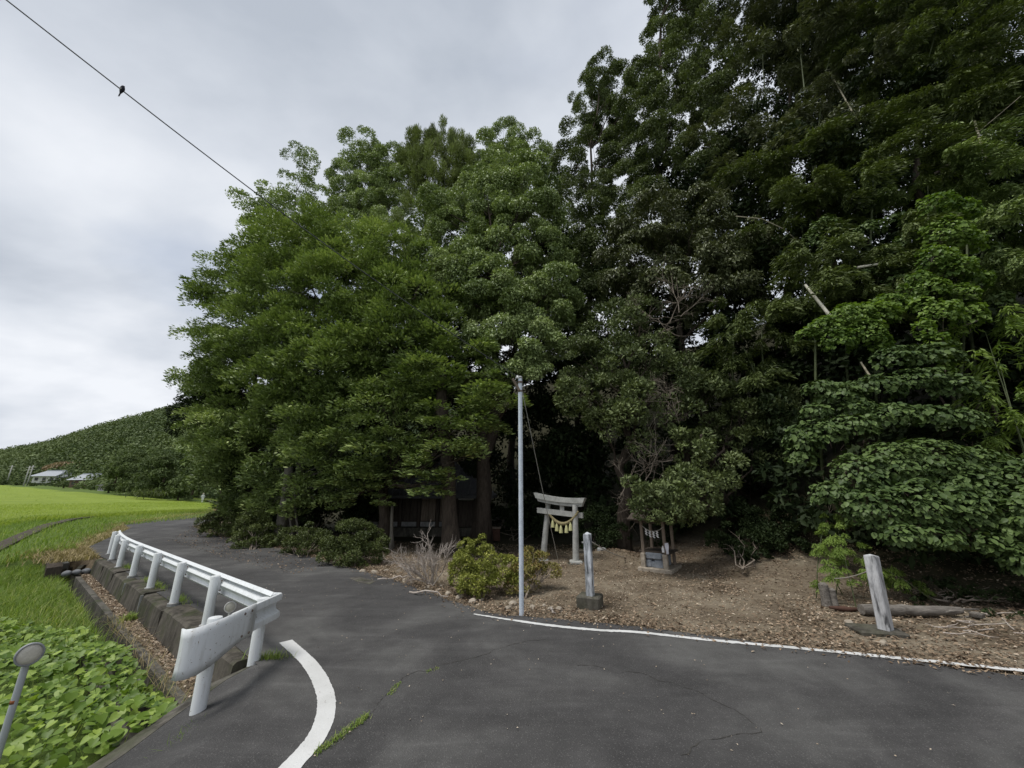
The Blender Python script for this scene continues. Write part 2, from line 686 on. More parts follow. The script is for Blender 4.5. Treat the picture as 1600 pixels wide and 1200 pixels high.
M_BARK_PALE = simple_mat('pale_bark', (0.10, 0.092, 0.075), (0.20, 0.185, 0.155), 6, 0.9, 0.1, 0.6, stretch=(2, 2, 0.7), dist=0.02)
M_TWIG = simple_mat('twig', (0.16, 0.125, 0.10), (0.30, 0.26, 0.21), 8, 0.9, 0.1, 0)
M_DEADTWIG = simple_mat('dead_twig', (0.30, 0.25, 0.215), (0.50, 0.45, 0.40), 9, 0.9, 0.1, 0)
M_GREENCULM = simple_mat('green_bamboo_culm', (0.045, 0.06, 0.022), (0.09, 0.11, 0.045), 7, 0.6, 0.3, 0.1)
M_CULM = simple_mat('dead_bamboo_culm', (0.24, 0.21, 0.14), (0.42, 0.38, 0.28), 7, 0.6, 0.3, 0.1)
M_CULMPALE = simple_mat('bleached_bamboo', (0.50, 0.47, 0.38), (0.66, 0.62, 0.52), 7, 0.6, 0.3, 0.1)
M_LOG = simple_mat('driftwood_grey', (0.11, 0.098, 0.085), (0.27, 0.245, 0.215), 5, 0.95, 0.1, 0.8, stretch=(1, 5, 5), dist=0.03)
M_ROPE = simple_mat('straw_rope', (0.20, 0.17, 0.09), (0.34, 0.29, 0.16), 40, 0.9, 0.1, 0.5)
M_STRAW = simple_mat('green_straw_tassel', (0.40, 0.39, 0.19), (0.56, 0.54, 0.29), 30, 0.9, 0.1, 0.4, stretch=(3, 3, 0.4))
M_CORD = simple_mat('grey_cord', (0.30, 0.28, 0.24), (0.44, 0.41, 0.36), 30, 0.9, 0.1, 0.2)
M_WIRE = simple_mat('cable_black', (0.05, 0.052, 0.058), (0.08, 0.082, 0.09), 10, 0.6, 0.3, 0)
M_GUY = simple_mat('guy_wire_steel', (0.28, 0.27, 0.25), (0.42, 0.41, 0.38), 10, 0.5, 0.4, 0)
M_STONE = simple_mat('edge_stone', (0.22, 0.185, 0.145), (0.44, 0.385, 0.31), 9, 0.9, 0.15, 0.6, dist=0.02)
M_WOOD = simple_mat('old_wood', (0.13, 0.10, 0.075), (0.26, 0.21, 0.165), 6, 0.85, 0.15, 0.4, stretch=(3, 3, 0.4))
M_DARKWOOD = simple_mat('dark_shrine_wood', (0.045, 0.036, 0.030), (0.095, 0.078, 0.062), 6, 0.85, 0.15, 0.4, stretch=(3, 3, 0.4))
M_REDWOOD = simple_mat('red_brown_board', (0.055, 0.030, 0.022), (0.105, 0.058, 0.042), 6, 0.8, 0.15, 0.3)
M_PLASTER = simple_mat('white_plaster', (0.55, 0.54, 0.52), (0.70, 0.69, 0.67), 4, 0.9, 0.1, 0.1)
M_ROOF = simple_mat('roof_tile_grey', (0.05, 0.05, 0.053), (0.09, 0.09, 0.094), 4, 0.6, 0.3, 0.2)
M_ROOFLIGHT = simple_mat('roof_tile_pale', (0.26, 0.28, 0.31), (0.37, 0.39, 0.42), 3, 0.55, 0.3, 0.2)
M_BLUESTONE = simple_mat('blue_grey_stone', (0.15, 0.17, 0.19), (0.27, 0.29, 0.32), 7, 0.75, 0.3, 0.4)
M_TOWEL = simple_mat('white_cloth', (0.70, 0.70, 0.76), (0.84, 0.84, 0.90), 12, 0.95, 0.1, 0.1)
M_PAPER = simple_mat('white_paper', (0.75, 0.75, 0.74), (0.86, 0.86, 0.85), 12, 0.95, 0.1, 0)
M_REFL = simple_mat('reflector_lens', (0.50, 0.47, 0.40), (0.62, 0.585, 0.50), 60, 0.25, 0.5, 0.1)
M_REFLRIM = simple_mat('reflector_rim_grey', (0.20, 0.21, 0.22), (0.30, 0.31, 0.32), 12, 0.5, 0.4, 0)
M_WHITERIM = simple_mat('reflector_rim_white', (0.62, 0.61, 0.58), (0.76, 0.75, 0.72), 12, 0.5, 0.4, 0)
M_GREYPOST = paint_mat('grey_post_paint', (0.44, 0.46, 0.49), (0.18, 0.10, 0.06), 0.30)
M_RUST = simple_mat('rust', (0.16, 0.06, 0.03), (0.30, 0.11, 0.05), 20, 0.9, 0.1, 0.3)
M_BOLT = simple_mat('rusty_bolt', (0.10, 0.075, 0.06), (0.22, 0.17, 0.14), 40, 0.7, 0.3, 0)
M_SACK = simple_mat('grey_sandbag', (0.13, 0.135, 0.14), (0.21, 0.215, 0.225), 20, 0.95, 0.1, 0.4)
M_CHIP = simple_mat('pale_chip', (0.42, 0.39, 0.34), (0.66, 0.63, 0.57), 30, 0.9, 0.1, 0)
M_CRACK = simple_mat('crack_dirt', (0.040, 0.039, 0.037), (0.085, 0.08, 0.072), 30, 0.95, 0.05, 0)
M_SKIN = simple_mat('skin', (0.50, 0.33, 0.24), (0.56, 0.38, 0.28), 10, 0.6, 0.3, 0)
M_HAIR = simple_mat('hair', (0.02, 0.018, 0.016), (0.035, 0.03, 0.028), 20, 0.6, 0.3, 0)
M_CLOTH = simple_mat('white_clothes', (0.68, 0.69, 0.73), (0.80, 0.81, 0.85), 10, 0.9, 0.1, 0)
M_TROUSER = simple_mat('pale_trousers', (0.42, 0.43, 0.42), (0.54, 0.55, 0.53), 10, 0.9, 0.1, 0)
M_HAT = simple_mat('straw_hat', (0.40, 0.38, 0.30), (0.52, 0.49, 0.39), 20, 0.9, 0.1, 0)
M_BIRD = simple_mat('swallow_dark', (0.022, 0.022, 0.034), (0.045, 0.045, 0.062), 30, 0.6, 0.3, 0)
M_BIRDBELLY = simple_mat('swallow_belly', (0.36, 0.34, 0.34), (0.5, 0.48, 0.47), 30, 0.8, 0.2, 0)
M_BROWNWALL = simple_mat('brown_board_wall', (0.17, 0.115, 0.09), (0.24, 0.17, 0.135), 3, 0.9, 0.1, 0)
M_POLECONC = simple_mat('pole_concrete', (0.34, 0.335, 0.32), (0.46, 0.455, 0.44), 6, 0.85, 0.1, 0)
M_GLASS = simple_mat('window_dark', (0.03, 0.035, 0.04), (0.05, 0.055, 0.065), 5, 0.15, 0.5, 0)

# ------------------------------------------------------------------ terrain
rng = np.random.default_rng(7)
random.seed(7)
P8 = Vector((-3.17, 5.5, 0))                       # guardrail corner post
GD = Vector((-0.785, 0.62, 0)).normalized()        # direction of the long rail, away from the camera
GN = Vector((-GD.y, GD.x, 0))                      # sideways, down into the ditch side


def gr(along, off, z=0.0):
    p = P8 + GD * along + GN * off
    return Vector((p.x, p.y, z))


def sstep(a, b, x):
    t = np.clip((x - a) / (b - a), 0, 1)
    return t * t * (3 - 2 * t)


def softplus(x, k=6.0):
    return np.where(x > 30, x, k * np.log1p(np.exp(np.clip(x / k, -30, 30))))


HILL_LINE = np.array([(14.0, 4.5), (9.5, 8.3), (7.6, 11.5), (6.8, 15.5), (3.5, 20.0), (-2.0, 25.0), (-12, 31), (-22, 40), (-34, 60), (-60, 92), (-90, 120)])


def hill_dist(x, y):
    """distance behind the foot of the wooded slope (negative in front of it)"""
    P = np.stack([x, y], -1)
    best = np.full(x.shape, 1e9)
    sgn = np.ones(x.shape)
    for a, b in zip(HILL_LINE[:-1], HILL_LINE[1:]):
        d = b - a
        L = np.linalg.norm(d)
        t = np.clip(((P - a) @ d) / (L * L), 0, 1)
        q = a + t[..., None] * d
        dist = np.linalg.norm(P - q, axis=-1)
        cr = d[0] * (y - a[1]) - d[1] * (x - a[0])
        m = dist < best
        best = np.where(m, dist, best)
        sgn = np.where(m, np.where(cr < 0, 1.0, -1.0), sgn)
    return best * sgn


def field_z(x, y):
    return -0.35 + 0.0416 * softplus(-x - 55.0, 8.0)


FIELD = [(-64, 8), (-41.5, 32.6), (-38.8, 42), (-37.6, 50.6), (-44, 61), (-57, 78.5), (-66, 84), (-168, 132), (-240, 160), (-260, 60), (-120, -10)]


def ground_z(x, y):
    x = np.asarray(x, float)
    y = np.asarray(y, float)
    rx, ry = x - P8.x, y - P8.y
    al = rx * GD.x + ry * GD.y
    of = rx * GN.x + ry * GN.y
    z = np.full(x.shape, -0.02)
    # left side: ditch and bank
    lowbank = -0.55 + 0 * x
    ditch = np.where(of < 1.05, -1.1, lowbank)
    lef = np.where(of > 0.1, np.where(al < 15.5, ditch, -0.02 - 0.5 * sstep(0.3, 3.5, of)), -0.02)
    lef = np.where(al < -1.6, np.where(x < -3.55, -0.55, -0.02 - 0.3 * sstep(-2.4, -3.3, -x * -1)), lef)
    near = (al > -6) & (of > 0.1)
    z = np.where(near, lef, z)
    # paddies rise gently towards the far houses
    fz = field_z(x, y) - 0.25
    m = sstep(3.0, 8.0, of) * (al > -20)
    z = z * (1 - m) + fz * m
    far = 0.0416 * softplus(-x - 55.0, 8.0)
    z = np.where(m < 0.01, z + far, z)
    inf = inpoly(np.stack([x.ravel(), y.ravel()], -1), FIELD).reshape(x.shape)
    z = np.where(inf, field_z(x, y) - 0.3, z)
    # wooded slope
    h = hill_dist(x, y)
    hp = np.maximum(h, 0)
    z = z + np.minimum(0.62 * hp ** 1.02, 16 + 0.06 * hp) * (hp > 0) * np.clip((x + 40) / 30, 0.12, 1)
    # gentle mound beside the basin
    z = z + 0.28 * np.exp(-((x - 3.2) ** 2 / 1.1 + (y - 13.2) ** 2 / 0.8))
    z = z + 0.75 * sstep(4.2, 8.5, x) * sstep(8.6, 12.0, y)
    return z


def gz(x, y):
    return float(ground_z(np.array([x]), np.array([y]))[0])


def axis(a, b, fa, fb, step, coarse):
    f = list(np.arange(fa, fb, step))
    g, s = fb, step
    hi = []
    while g < b:
        hi.append(g)
        s = min(s * 1.15, coarse)
        g += s
    hi.append(b)
    g, s = fa, step
    lo = []
    while g > a:
        s = min(s * 1.15, coarse)
        g -= s
        lo.append(g)
    return np.array(lo[::-1] + f + hi)


ax_ = axis(-420, 160, -19, 11, 0.22, 9)
ay_ = axis(-40, 420, 2.0, 19, 0.22, 9)
gx, gy = np.meshgrid(ax_, ay_)
gzv = ground_z(gx.ravel(), gy.ravel())
Pn = np.stack([gx.ravel(), gy.ravel()], -1)
offv = (Pn[:, 0] - P8.x) * GN.x + (Pn[:, 1] - P8.y) * GN.y
rough_ = np.where((offv < -6) | (Pn[:, 1] > 11), 0.025, 0.008)
gzv = gzv + rough_ * vnoise(Pn * 2.3, 3) * (hill_dist(Pn[:, 0], Pn[:, 1]) > -4) + np.clip(hill_dist(Pn[:, 0], Pn[:, 1]), 0, 8) * 0.06 * vnoise(Pn * 0.9, 5)
nx, ny = len(ax_), len(ay_)
idx = np.arange(nx * ny).reshape(ny, nx)
F = np.stack([idx[:-1, :-1].ravel(), idx[:-1, 1:].ravel(), idx[1:, 1:].ravel(), idx[1:, :-1].ravel()], -1)
V = np.stack([gx.ravel(), gy.ravel(), gzv], -1)
fc = V[F].mean(1)
fo = (fc[:, 0] - P8.x) * GN.x + (fc[:, 1] - P8.y) * GN.y
fal = (fc[:, 0] - P8.x) * GD.x + (fc[:, 1] - P8.y) * GD.y
fh = hill_dist(fc[:, 0], fc[:, 1])
grass_a = np.where((fo > 1.0) | ((fo > -14) & (fal > 16) & (fh < -6) & ((fc[:, 0] + 23) * 0.665 + (fc[:, 1] - 29.5) * 0.746 < 0.5)), 1.0, 0.0)
grass_a = np.where((fc[:, 0] < -60), 1.0, grass_a)
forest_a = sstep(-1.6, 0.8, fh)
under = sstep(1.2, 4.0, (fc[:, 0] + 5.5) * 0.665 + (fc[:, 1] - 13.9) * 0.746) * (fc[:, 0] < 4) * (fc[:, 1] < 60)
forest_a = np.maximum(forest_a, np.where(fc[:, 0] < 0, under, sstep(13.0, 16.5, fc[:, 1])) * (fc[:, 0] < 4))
me = np_mesh('ground', V, F, smooth=True, attrs={'grass': grass_a, 'humus_shade': forest_a})
tag(link('ground', me, M_SOIL), kind='structure')


# ------------------------------------------------------------------ road
def sheet(name, poly, z, mat, parent=None, zf=None):
    pts = [Vector((p[0], p[1], (zf(p[0], p[1]) if zf else z))) for p in poly]
    tris = tessellate_polygon([pts])
    me = bpy.data.meshes.new(name)
    me.from_pydata([tuple(p) for p in pts], [], [tuple(t) for t in tris])
    me.update()
    o = link(name, me, mat, parent)
    if me.polygons[0].normal.z < 0:
        me.flip_normals()
    return o


def dens(pts, step, jit, rg, closed=False):
    """resample a polyline finely with a little raggedness"""
    out = []
    n = len(pts)
    for i in range(n if closed else n - 1):
        a, b = Vector(pts[i]), Vector(pts[(i + 1) % n])
        L = (b - a).length
        k = max(1, int(L / step))
        for j in range(k):
            p = a.lerp(b, j / k)
            out.append(Vector((p.x + rg.normal() * jit, p.y + rg.normal() * jit, p.z)))
    if not closed:
        out.append(Vector(pts[-1]))
    return out


right_edge = [(24, 1.0), (14, 3.0)] + [G(*p)[:2] for p in ((1600, 1058), (1400, 1032), (1200, 1007), (1000, 981), (860, 967), (770, 960), (720, 944), (680, 930), (620, 908), (540, 885), (440, 858), (380, 845), (330, 835), (302, 823))]
right_edge += [(-27.5, 41.0), (-36, 53), (-50, 71), (-75, 98)]
left_edge = [(-79, 100), (-54, 73), (-40, 56), (-32.0, 43.5), tuple(G(190, 820)[:2]), (-22.0, 23.5), tuple(gr(16.5, 0.0)[:2]), tuple(gr(14.0, 0.05)[:2])]
left_edge += [tuple(gr(a, -0.02)[:2]) for a in (12, 9, 6, 3, 1.0)] + [(-3.05, 5.35), (-2.85, 5.05), (-2.62, 4.6), (-2.5, 4.1), (-2.6, 3.5), (-3.2, 2.6), (-4.6, 0.6), (-9, -5), (-15, -12)]
rgj = np.random.default_rng(3)
road_poly = [Vector((*p, 0)) for p in right_edge]
road_poly = dens(road_poly, 0.16, 0.018, rgj) + [Vector((*p, 0)) for p in left_edge] + [Vector((26, -14, 0))]


def road_z(x, y):
    return 0.012 + float(0.0416 * softplus(np.array(-x - 55.0), 8.0))


road = sheet('road', road_poly, 0.012, M_ASPHALT, zf=road_z)
tag(road, kind='structure')
# asphalt shoulder falling away to the ditch head
sh = MB()
S0 = [(-3.05, 5.35), (-2.85, 5.05), (-2.62, 4.6), (-2.5, 4.1), (-2.6, 3.5), (-3.2, 2.6), (-4.6, 0.6)]
S1 = [(-3.12, 5.52), (-3.3, 5.2), (-3.42, 4.7), (-3.45, 4.2), (-3.5, 3.6), (-4.1, 2.6), (-5.5, 0.6)]
S2 = [(-3.2, 5.6), (-3.5, 5.25), (-3.62, 4.72), (-3.68, 4.2), (-3.75, 3.55), (-4.4, 2.55), (-5.8, 0.5)]
vs = [(*p, 0.012) for p in S0] + [(*p, z) for p, z in zip(S1, (-0.01, -0.08, -0.18, -0.24, -0.28, -0.3, -0.3))]
fs = [(i, i + 1, i + 8, i + 7) for i in range(6)]
sh.add(vs, [f[::-1] for f in fs])
o = sh.build('shoulder', M_ASPHALT, road, smooth=True)
if o.data.polygons[0].normal.z < 0:
    o.data.flip_normals()


def ribbon(name, pts, w, z, mat, parent, rg, jit=0.0, step=0.05):
    pts = [Vector((p[0], p[1], 0)) for p in pts]
    sm = []
    for i in range(len(pts) - 1):                    # Catmull-Rom
        p0, p1, p2, p3 = pts[max(i - 1, 0)], pts[i], pts[i + 1], pts[min(i + 2, len(pts) - 1)]
        k = max(2, int((p2 - p1).length / step))
        for j in range(k):
            t = j / k
            sm.append(0.5 * ((2 * p1) + (p2 - p0) * t + (2 * p0 - 5 * p1 + 4 * p2 - p3) * t * t + (3 * p1 - p0 - 3 * p2 + p3) * t ** 3))
    sm.append(pts[-1])
    vs, fs = [], []
    for i, p in enumerate(sm):
        t = (sm[min(i + 1, len(sm) - 1)] - sm[max(i - 1, 0)]).normalized()
        s = Vector((t.y, -t.x, 0))
        ww = w(i / (len(sm) - 1)) if callable(w) else w
        a = p + s * (ww / 2 + rg.normal() * jit)
        b = p - s * (ww / 2 + rg.normal() * jit)
        vs += [(a.x, a.y, z), (b.x, b.y, z)]
        if i:
            fs.append((2 * i - 2, 2 * i, 2 * i + 1, 2 * i - 1))
    me = bpy.data.meshes.new(name)
    me.from_pydata(vs, [], fs)
    me.update()
    if me.polygons[0].normal.z < 0:
        me.flip_normals()
    return link(name, me, mat, parent)


line_px = [(740, 961), (790, 969), (860, 979), (930, 986), (1000, 990), (1100, 1001), (1250, 1015), (1400, 1030), (1600, 1050)]
ribbon('edge_line', [G(*p)[:2] for p in line_px] + [(10.5, 3.75), (16, 2.2)], lambda t: 0.045 + 0.05 * min(1, t * 14), 0.018, M_LINE, road, rgj, 0.005, 0.04)
curve_px = [(446, 1004), (484, 1040), (506, 1080), (509, 1115), (494, 1155), (452, 1204)]
ribbon('curve_line', [G(*p)[:2] for p in curve_px] + [(-1.75, 2.5), (-2.6, 1.4), (-4.2, -0.6)], 0.165, 0.018, M_LINE, road, rgj, 0.002, 0.025)
cracks = [
    [(470, 1195), (560, 1130), (605, 1090), (625, 1065), (680, 1045), (740, 1030), (800, 1010), (870, 995)],
    [(900, 1040), (1000, 1055), (1080, 1080), (1150, 1110), (1190, 1145), (1100, 1160), (1060, 1190)],
]
for c in cracks:
    q = []
    for i in range(len(c) - 1):
        for j in range(5):
            q.append((c[i][0] + (c[i + 1][0] - c[i][0]) * j / 5 + rgj.normal() * 2.5, c[i][1] + (c[i + 1][1] - c[i][1]) * j / 5 + rgj.normal() * 1.6))
    ribbon('crack', [G(*p)[:2] for p in q], 0.006, 0.0155, M_CRACK, road, rgj, 0.004, 0.03)

# ------------------------------------------------------------------ leaf and grass builders
def leaf_mesh(name, C, D, N, L, W, tint, mat, parent=None, fold=0.18):
    D = nrm(D)
    S = nrm(np.cross(D, N))
    N2 = np.cross(S, D)
    L = np.asarray(L)[:, None] if np.ndim(L) else L
    W = np.asarray(W)[:, None] if np.ndim(W) else W
    n = len(C)
    V = np.empty((n, 4, 3), np.float32)
    V[:, 0] = C - D * L * 0.5
    V[:, 1] = C - S * W * 0.5 + N2 * W * fold - D * L * 0.06
    V[:, 2] = C + D * L * 0.5
    V[:, 3] = C + S * W * 0.5 + N2 * W * fold - D * L * 0.06
    b = np.arange(n)[:, None] * 4
    F = np.concatenate([b + np.array([0, 1, 2]), b + np.array([0, 2, 3])], 1).reshape(-1, 3)
    t = np.repeat(np.clip(tint, 0, 1), 2)
    me = np_mesh(name, V.reshape(-1, 3), F, attrs={'tint': t})
    return link(name, me, mat, parent)


def blade_mesh(name, P, H, W, lean, tint, mat, parent=None, rg=rng):
    """bent two-segment grass blades"""
    n = len(P)
    a = rg.uniform(0, 2 * math.pi, n)
    d = np.stack([np.cos(a), np.sin(a), np.zeros(n)], -1)
    s = np.stack([-np.sin(a), np.cos(a), np.zeros(n)], -1)
    up = np.array([0, 0, 1.0])
    H = H[:, None]
    W = W[:, None]
    lean = lean[:, None]
    V = np.empty((n, 5, 3), np.float32)
    V[:, 0] = P - s * W * 0.5
    V[:, 1] = P + s * W * 0.5
    mid = P + up * H * 0.55 + d * H * lean * 0.3
    V[:, 2] = mid - s * W * 0.38
    V[:, 3] = mid + s * W * 0.38
    V[:, 4] = P + up * H * (1 - 0.25 * lean) + d * H * lean * 0.9
    b = np.arange(n)[:, None] * 5
    F = np.concatenate([b + np.array(q) for q in ([0, 1, 3], [0, 3, 2], [2, 3, 4])], 1).reshape(-1, 3)
    me = np_mesh(name, V.reshape(-1, 3), F, attrs={'tint': np.repeat(np.clip(tint, 0, 1), 3)})
    return link(name, me, mat, parent)


def sph(n, rg):
    return nrm(rg.normal(size=(n, 3)))


STY = {
    #          clump r, leaf L, leaf W, flat, droop, jitter, cover
    'layer':   dict(rc=0.55, L=0.185, W=0.075, k=4.6),
    'round':   dict(rc=0.50, L=0.145, W=0.067, k=5.2),
    'oak':     dict(rc=0.46, L=0.165, W=0.060, k=5.2),
    'cedar':   dict(rc=0.50, L=0.24, W=0.042, k=5.0),
    'bamboo':  dict(rc=0.60, L=0.23, W=0.046, k=4.6),
    'small':   dict(rc=0.42, L=0.12, W=0.056, k=4.6),
    'shrub':   dict(rc=0.17, L=0.058, W=0.028, k=4.6),
}


def crown_arrays(lobes, style, rg, scale=1.0, k=1.0):
    """leaves gathered in clumps over the surface (and a little of the inside) of each lobe"""
    S = STY[style]
    rc0, L0, W0 = S['rc'] * scale, S['L'] * scale, S['W'] * scale
    Cs, Ds, Ns, Ls, Ws, Ts = [], [], [], [], [], []
    up = np.array([0, 0, 1.0])
    for c, r, dn in lobes:
        c = np.array(c, float)
        r = np.array(r, float)
        rm = r.mean()
        rc = min(rc0, rm * 0.55)
        nc = max(5, int((1.9 if style == 'layer' else 2.0) * dn ** 0.5 * (rm / rc) ** 2 * 1.15))
        d = sph(nc * 2, rg)
        d = d[d[:, 2] > -0.75][:nc]
        nc = len(d)
        rad = rg.uniform(0.62, 1.0, nc) ** 0.7
        bump = 1 + 0.16 * vnoise(d * 3.1 + c * 0.7, 11)
        cc = c + d * r * (rad * bump)[:, None]
        csz = rc * rg.uniform(0.65, 1.35, nc)
        ct = rg.uniform(0, 1, nc)
        nl = np.maximum(6, (S['k'] * k * dn * 1.9 * csz ** 2 / (L0 * W0 * 0.5) * 0.62)).astype(int)
        ii = np.repeat(np.arange(nc), nl)
        n = len(ii)
        dd, sz, CC = d[ii], csz[ii][:, None], cc[ii]
        if style == 'layer':
            a = rg.uniform(0, 2 * math.pi, n)
            q = np.sqrt(rg.uniform(0.02, 1, n))
            out = dd * np.array([1, 1, 0.0])
            plane = np.stack([np.cos(a), np.sin(a), np.zeros(n)], -1)
            off = plane * (q[:, None] * sz * 1.2) + out * sz * 0.35
            off[:, 2] += rg.normal(0, 0.21, n) * sz[:, 0] + (1 - q ** 2) * sz[:, 0] * 0.52 + 0.06 * sz[:, 0]
            D = plane + out * 0.5 + up * rg.uniform(-0.15, 0.75, n)[:, None] + 0.35 * rg.normal(size=(n, 3))
            N = up + 0.42 * rg.normal(size=(n, 3)) + dd * 0.35 + plane * (0.5 * q)[:, None]
        elif style in ('round', 'oak', 'small', 'shrub'):
            e = sph(n, rg)
            pole = nrm(dd * 0.75 + up * 0.55)[: n]
            dot = (e * pole).sum(1)
            e = np.where((dot < -0.25)[:, None], e - 2 * dot[:, None] * pole, e)
            q = rg.uniform(0.55, 1.0, n)[:, None]
            off = e * sz * q * np.array([1.12, 1.12, 0.82])
            dr = -0.35 if style == 'round' else (-0.75 if style == 'oak' else 0.15)
            D = e * 0.8 + up * dr + 0.55 * rg.normal(size=(n, 3))
            N = e * 0.9 + up * 0.75 + 0.5 * rg.normal(size=(n, 3))
        elif style == 'cedar':
            e = sph(n, rg)
            off = e * sz * np.array([0.75, 0.75, 1.25]) * rg.uniform(0.4, 1, n)[:, None]
            D = e * 0.7 + up * 0.75 + dd * 0.3 + 0.3 * rg.normal(size=(n, 3))
            N = e + 0.6 * rg.normal(size=(n, 3)) + up * 0.3
        else:  # bamboo: sprays hanging from arching twigs
            a = rg.uniform(0, 2 * math.pi, n)
            plane = np.stack([np.cos(a), np.sin(a), np.zeros(n)], -1)
            q = np.sqrt(rg.uniform(0, 1, n))[:, None]
            off = (plane * 0.8 + dd * np.array([0.9, 0.9, 0])) * q * sz * 1.0
            off[:, 2] += (0.35 - 0.95 * q[:, 0] ** 2) * sz[:, 0] + rg.normal(0, 0.16, n) * sz[:, 0]
            D = plane * 0.7 + dd * np.array([0.5, 0.5, 0]) - up * rg.uniform(0.2, 1.0, n)[:, None] + 0.3 * rg.normal(size=(n, 3))
            N = up * 0.8 + dd * 0.5 + 0.55 * rg.normal(size=(n, 3))
        Cs.append(CC + off)
        Ds.append(D)
        Ns.append(N)
        s = rg.uniform(0.7, 1.25, n)
        Ls.append(L0 * s)
        Ws.append(W0 * s * rg.uniform(0.85, 1.15, n))
        t = 0.04 + 0.40 * ct[ii] + 0.42 * rg.uniform(0, 1, n) + 0.12 * vnoise(cc * 0.5, 21)[ii]
        t = np.where(rg.uniform(0, 1, n) < 0.10, t + 0.35, t)
        Ts.append(t)
    return [np.concatenate(q) for q in (Cs, Ds, Ns, Ls, Ws, Ts)]


BOUGHS = {}
RCLS = (0.45, 0.7, 1.0, 1.4, 1.95, 2.7, 3.8, 5.4)


def crown(lobes, style, mat, root, rg, scale=1.0, k=1.0):
    """part 'crown' whose boughs share a handful of leaf meshes, each turned and sized its own way"""
    cr = empty('crown', root.location)
    cr.parent = root
    cr.matrix_parent_inverse = basis(root).inverted()
    inv = basis(cr).inverted()
    for c, r, dn in lobes:
        rm = (r[0] * r[1] * r[2]) ** (1 / 3)
        cls = min(RCLS, key=lambda q: abs(math.log(q / rm)))
        key = (style, cls, round(scale, 2), round(k, 2), 0.5 if dn < 0.75 else 1.0, int(rg.integers(0, 2)))
        if key not in BOUGHS:
            A = crown_arrays([((0, 0, 0), (cls, cls, cls), key[4])], style, np.random.default_rng(abs(hash(key[1:])) % 9973 + len(style)), scale, k)
            o = leaf_mesh('bough', *A, mat, cr)
            BOUGHS[key] = o.data
        else:
            o = bpy.data.objects.new('bough', BOUGHS[key])
            COL.objects.link(o)
            o.parent = cr
        o.matrix_parent_inverse = inv
        o.location = c
        o.rotation_euler = (0, 0, rg.uniform(0, 6.283))
        m = (r[0] + r[1]) / 2 / cls
        o.scale = (m * rg.choice((-1, 1)), m, r[2] / cls)
        o.material_slots[0].link = 'OBJECT'
        o.material_slots[0].material = mat
        o['kind'] = 'stuff'
    return cr


def lobe(px, py, Y, rpx, fx=1.0, fz=1.0, fy=0.95, dn=1.0):
    c = at(px, py, Y)
    r = 1.1 * rpx / FPX * depth(px, py, Y)
    return (tuple(c), (r * fx, r * fy, r * fz), dn)


def wobble(a, b, k, amp, rg):
    a, b = Vector(a), Vector(b)
    L = (b - a).length
    out = []
    for i in range(k + 1):
        t = i / k
        p = a.lerp(b, t)
        w = amp * L * math.sin(math.pi * t)
        out.append(p + Vector((rg.normal() * w, rg.normal() * w, rg.normal() * w * 0.6)))
    out[0], out[-1] = a, b
    return out


def trunk_mesh(mb, base, top, r0, r1, rg, k=8, n=10, amp=0.02, flare=1.5):
    pts = wobble(base, top, k, amp, rg)
    rad = []
    for i in range(k + 1):
        t = i / k
        r = r0 + (r1 - r0) * t
        r *= 1 + (flare - 1) * max(0, 1 - t * k / 1.2)
        rad.append(r * (1 + rg.normal() * 0.03))
    mb.tube(pts, rad, n)
    return pts


def tree(name, label, base, lobes, style, mat, rg, cat='tree', group=None, scale=1.0, k=1.0, r0=0.2, trunk_top=None, bark=None, limbs=True, lean=None, hub=0.55):
    """thing > trunk (with limbs), crown"""
    base = Vector(base)
    root = empty(name, base, label, cat, group)
    cs = [Vector(l[0]) for l in lobes]
    cen = sum(cs, Vector()) / len(cs)
    hi = max(c.z for c in cs)
    if trunk_top is None:
        trunk_top = Vector((base.x * 0.35 + cen.x * 0.65, base.y * 0.35 + cen.y * 0.65, base.z + (hi - base.z) * 0.72))
    mb = MB()
    pts = trunk_mesh(mb, base - Vector((0, 0, 0.3)), trunk_top, r0, r0 * 0.22, rg)
    if limbs:
        for c in cs:
            want = max(base.z + 0.8, c.z - 0.45 * (c - trunk_top).to_2d().length - 0.6)
            q = min(pts[2:], key=lambda p: abs(p.z - want))
            w = wobble(q, c, 5, 0.05, rg)
            rr = r0 * 0.22
            mb.tube(w, [rr * (1 - 0.8 * i / 5) for i in range(6)], 6, caps=False)
            for _ in range(4):                      # twigs
                s = w[rg.integers(2, 5)]
                rv = next(l[1] for l in lobes if (Vector(l[0]) - c).length < 1e-6)
                d = Vector(sph(1, rg)[0])
                e = c + Vector((d.x * rv[0], d.y * rv[1], abs(d.z) * rv[2])) * 0.8
                tw = wobble(s, e, 4, 0.06, rg)
                mb.tube(tw, [rr * 0.3 * (1 - 0.75 * i / 4) for i in range(5)], 4, caps=False)
    mb.build('trunk', bark or M_BARK, root, smooth=True)
    crown(lobes, style, mat, root, rg, scale, k)
    return root

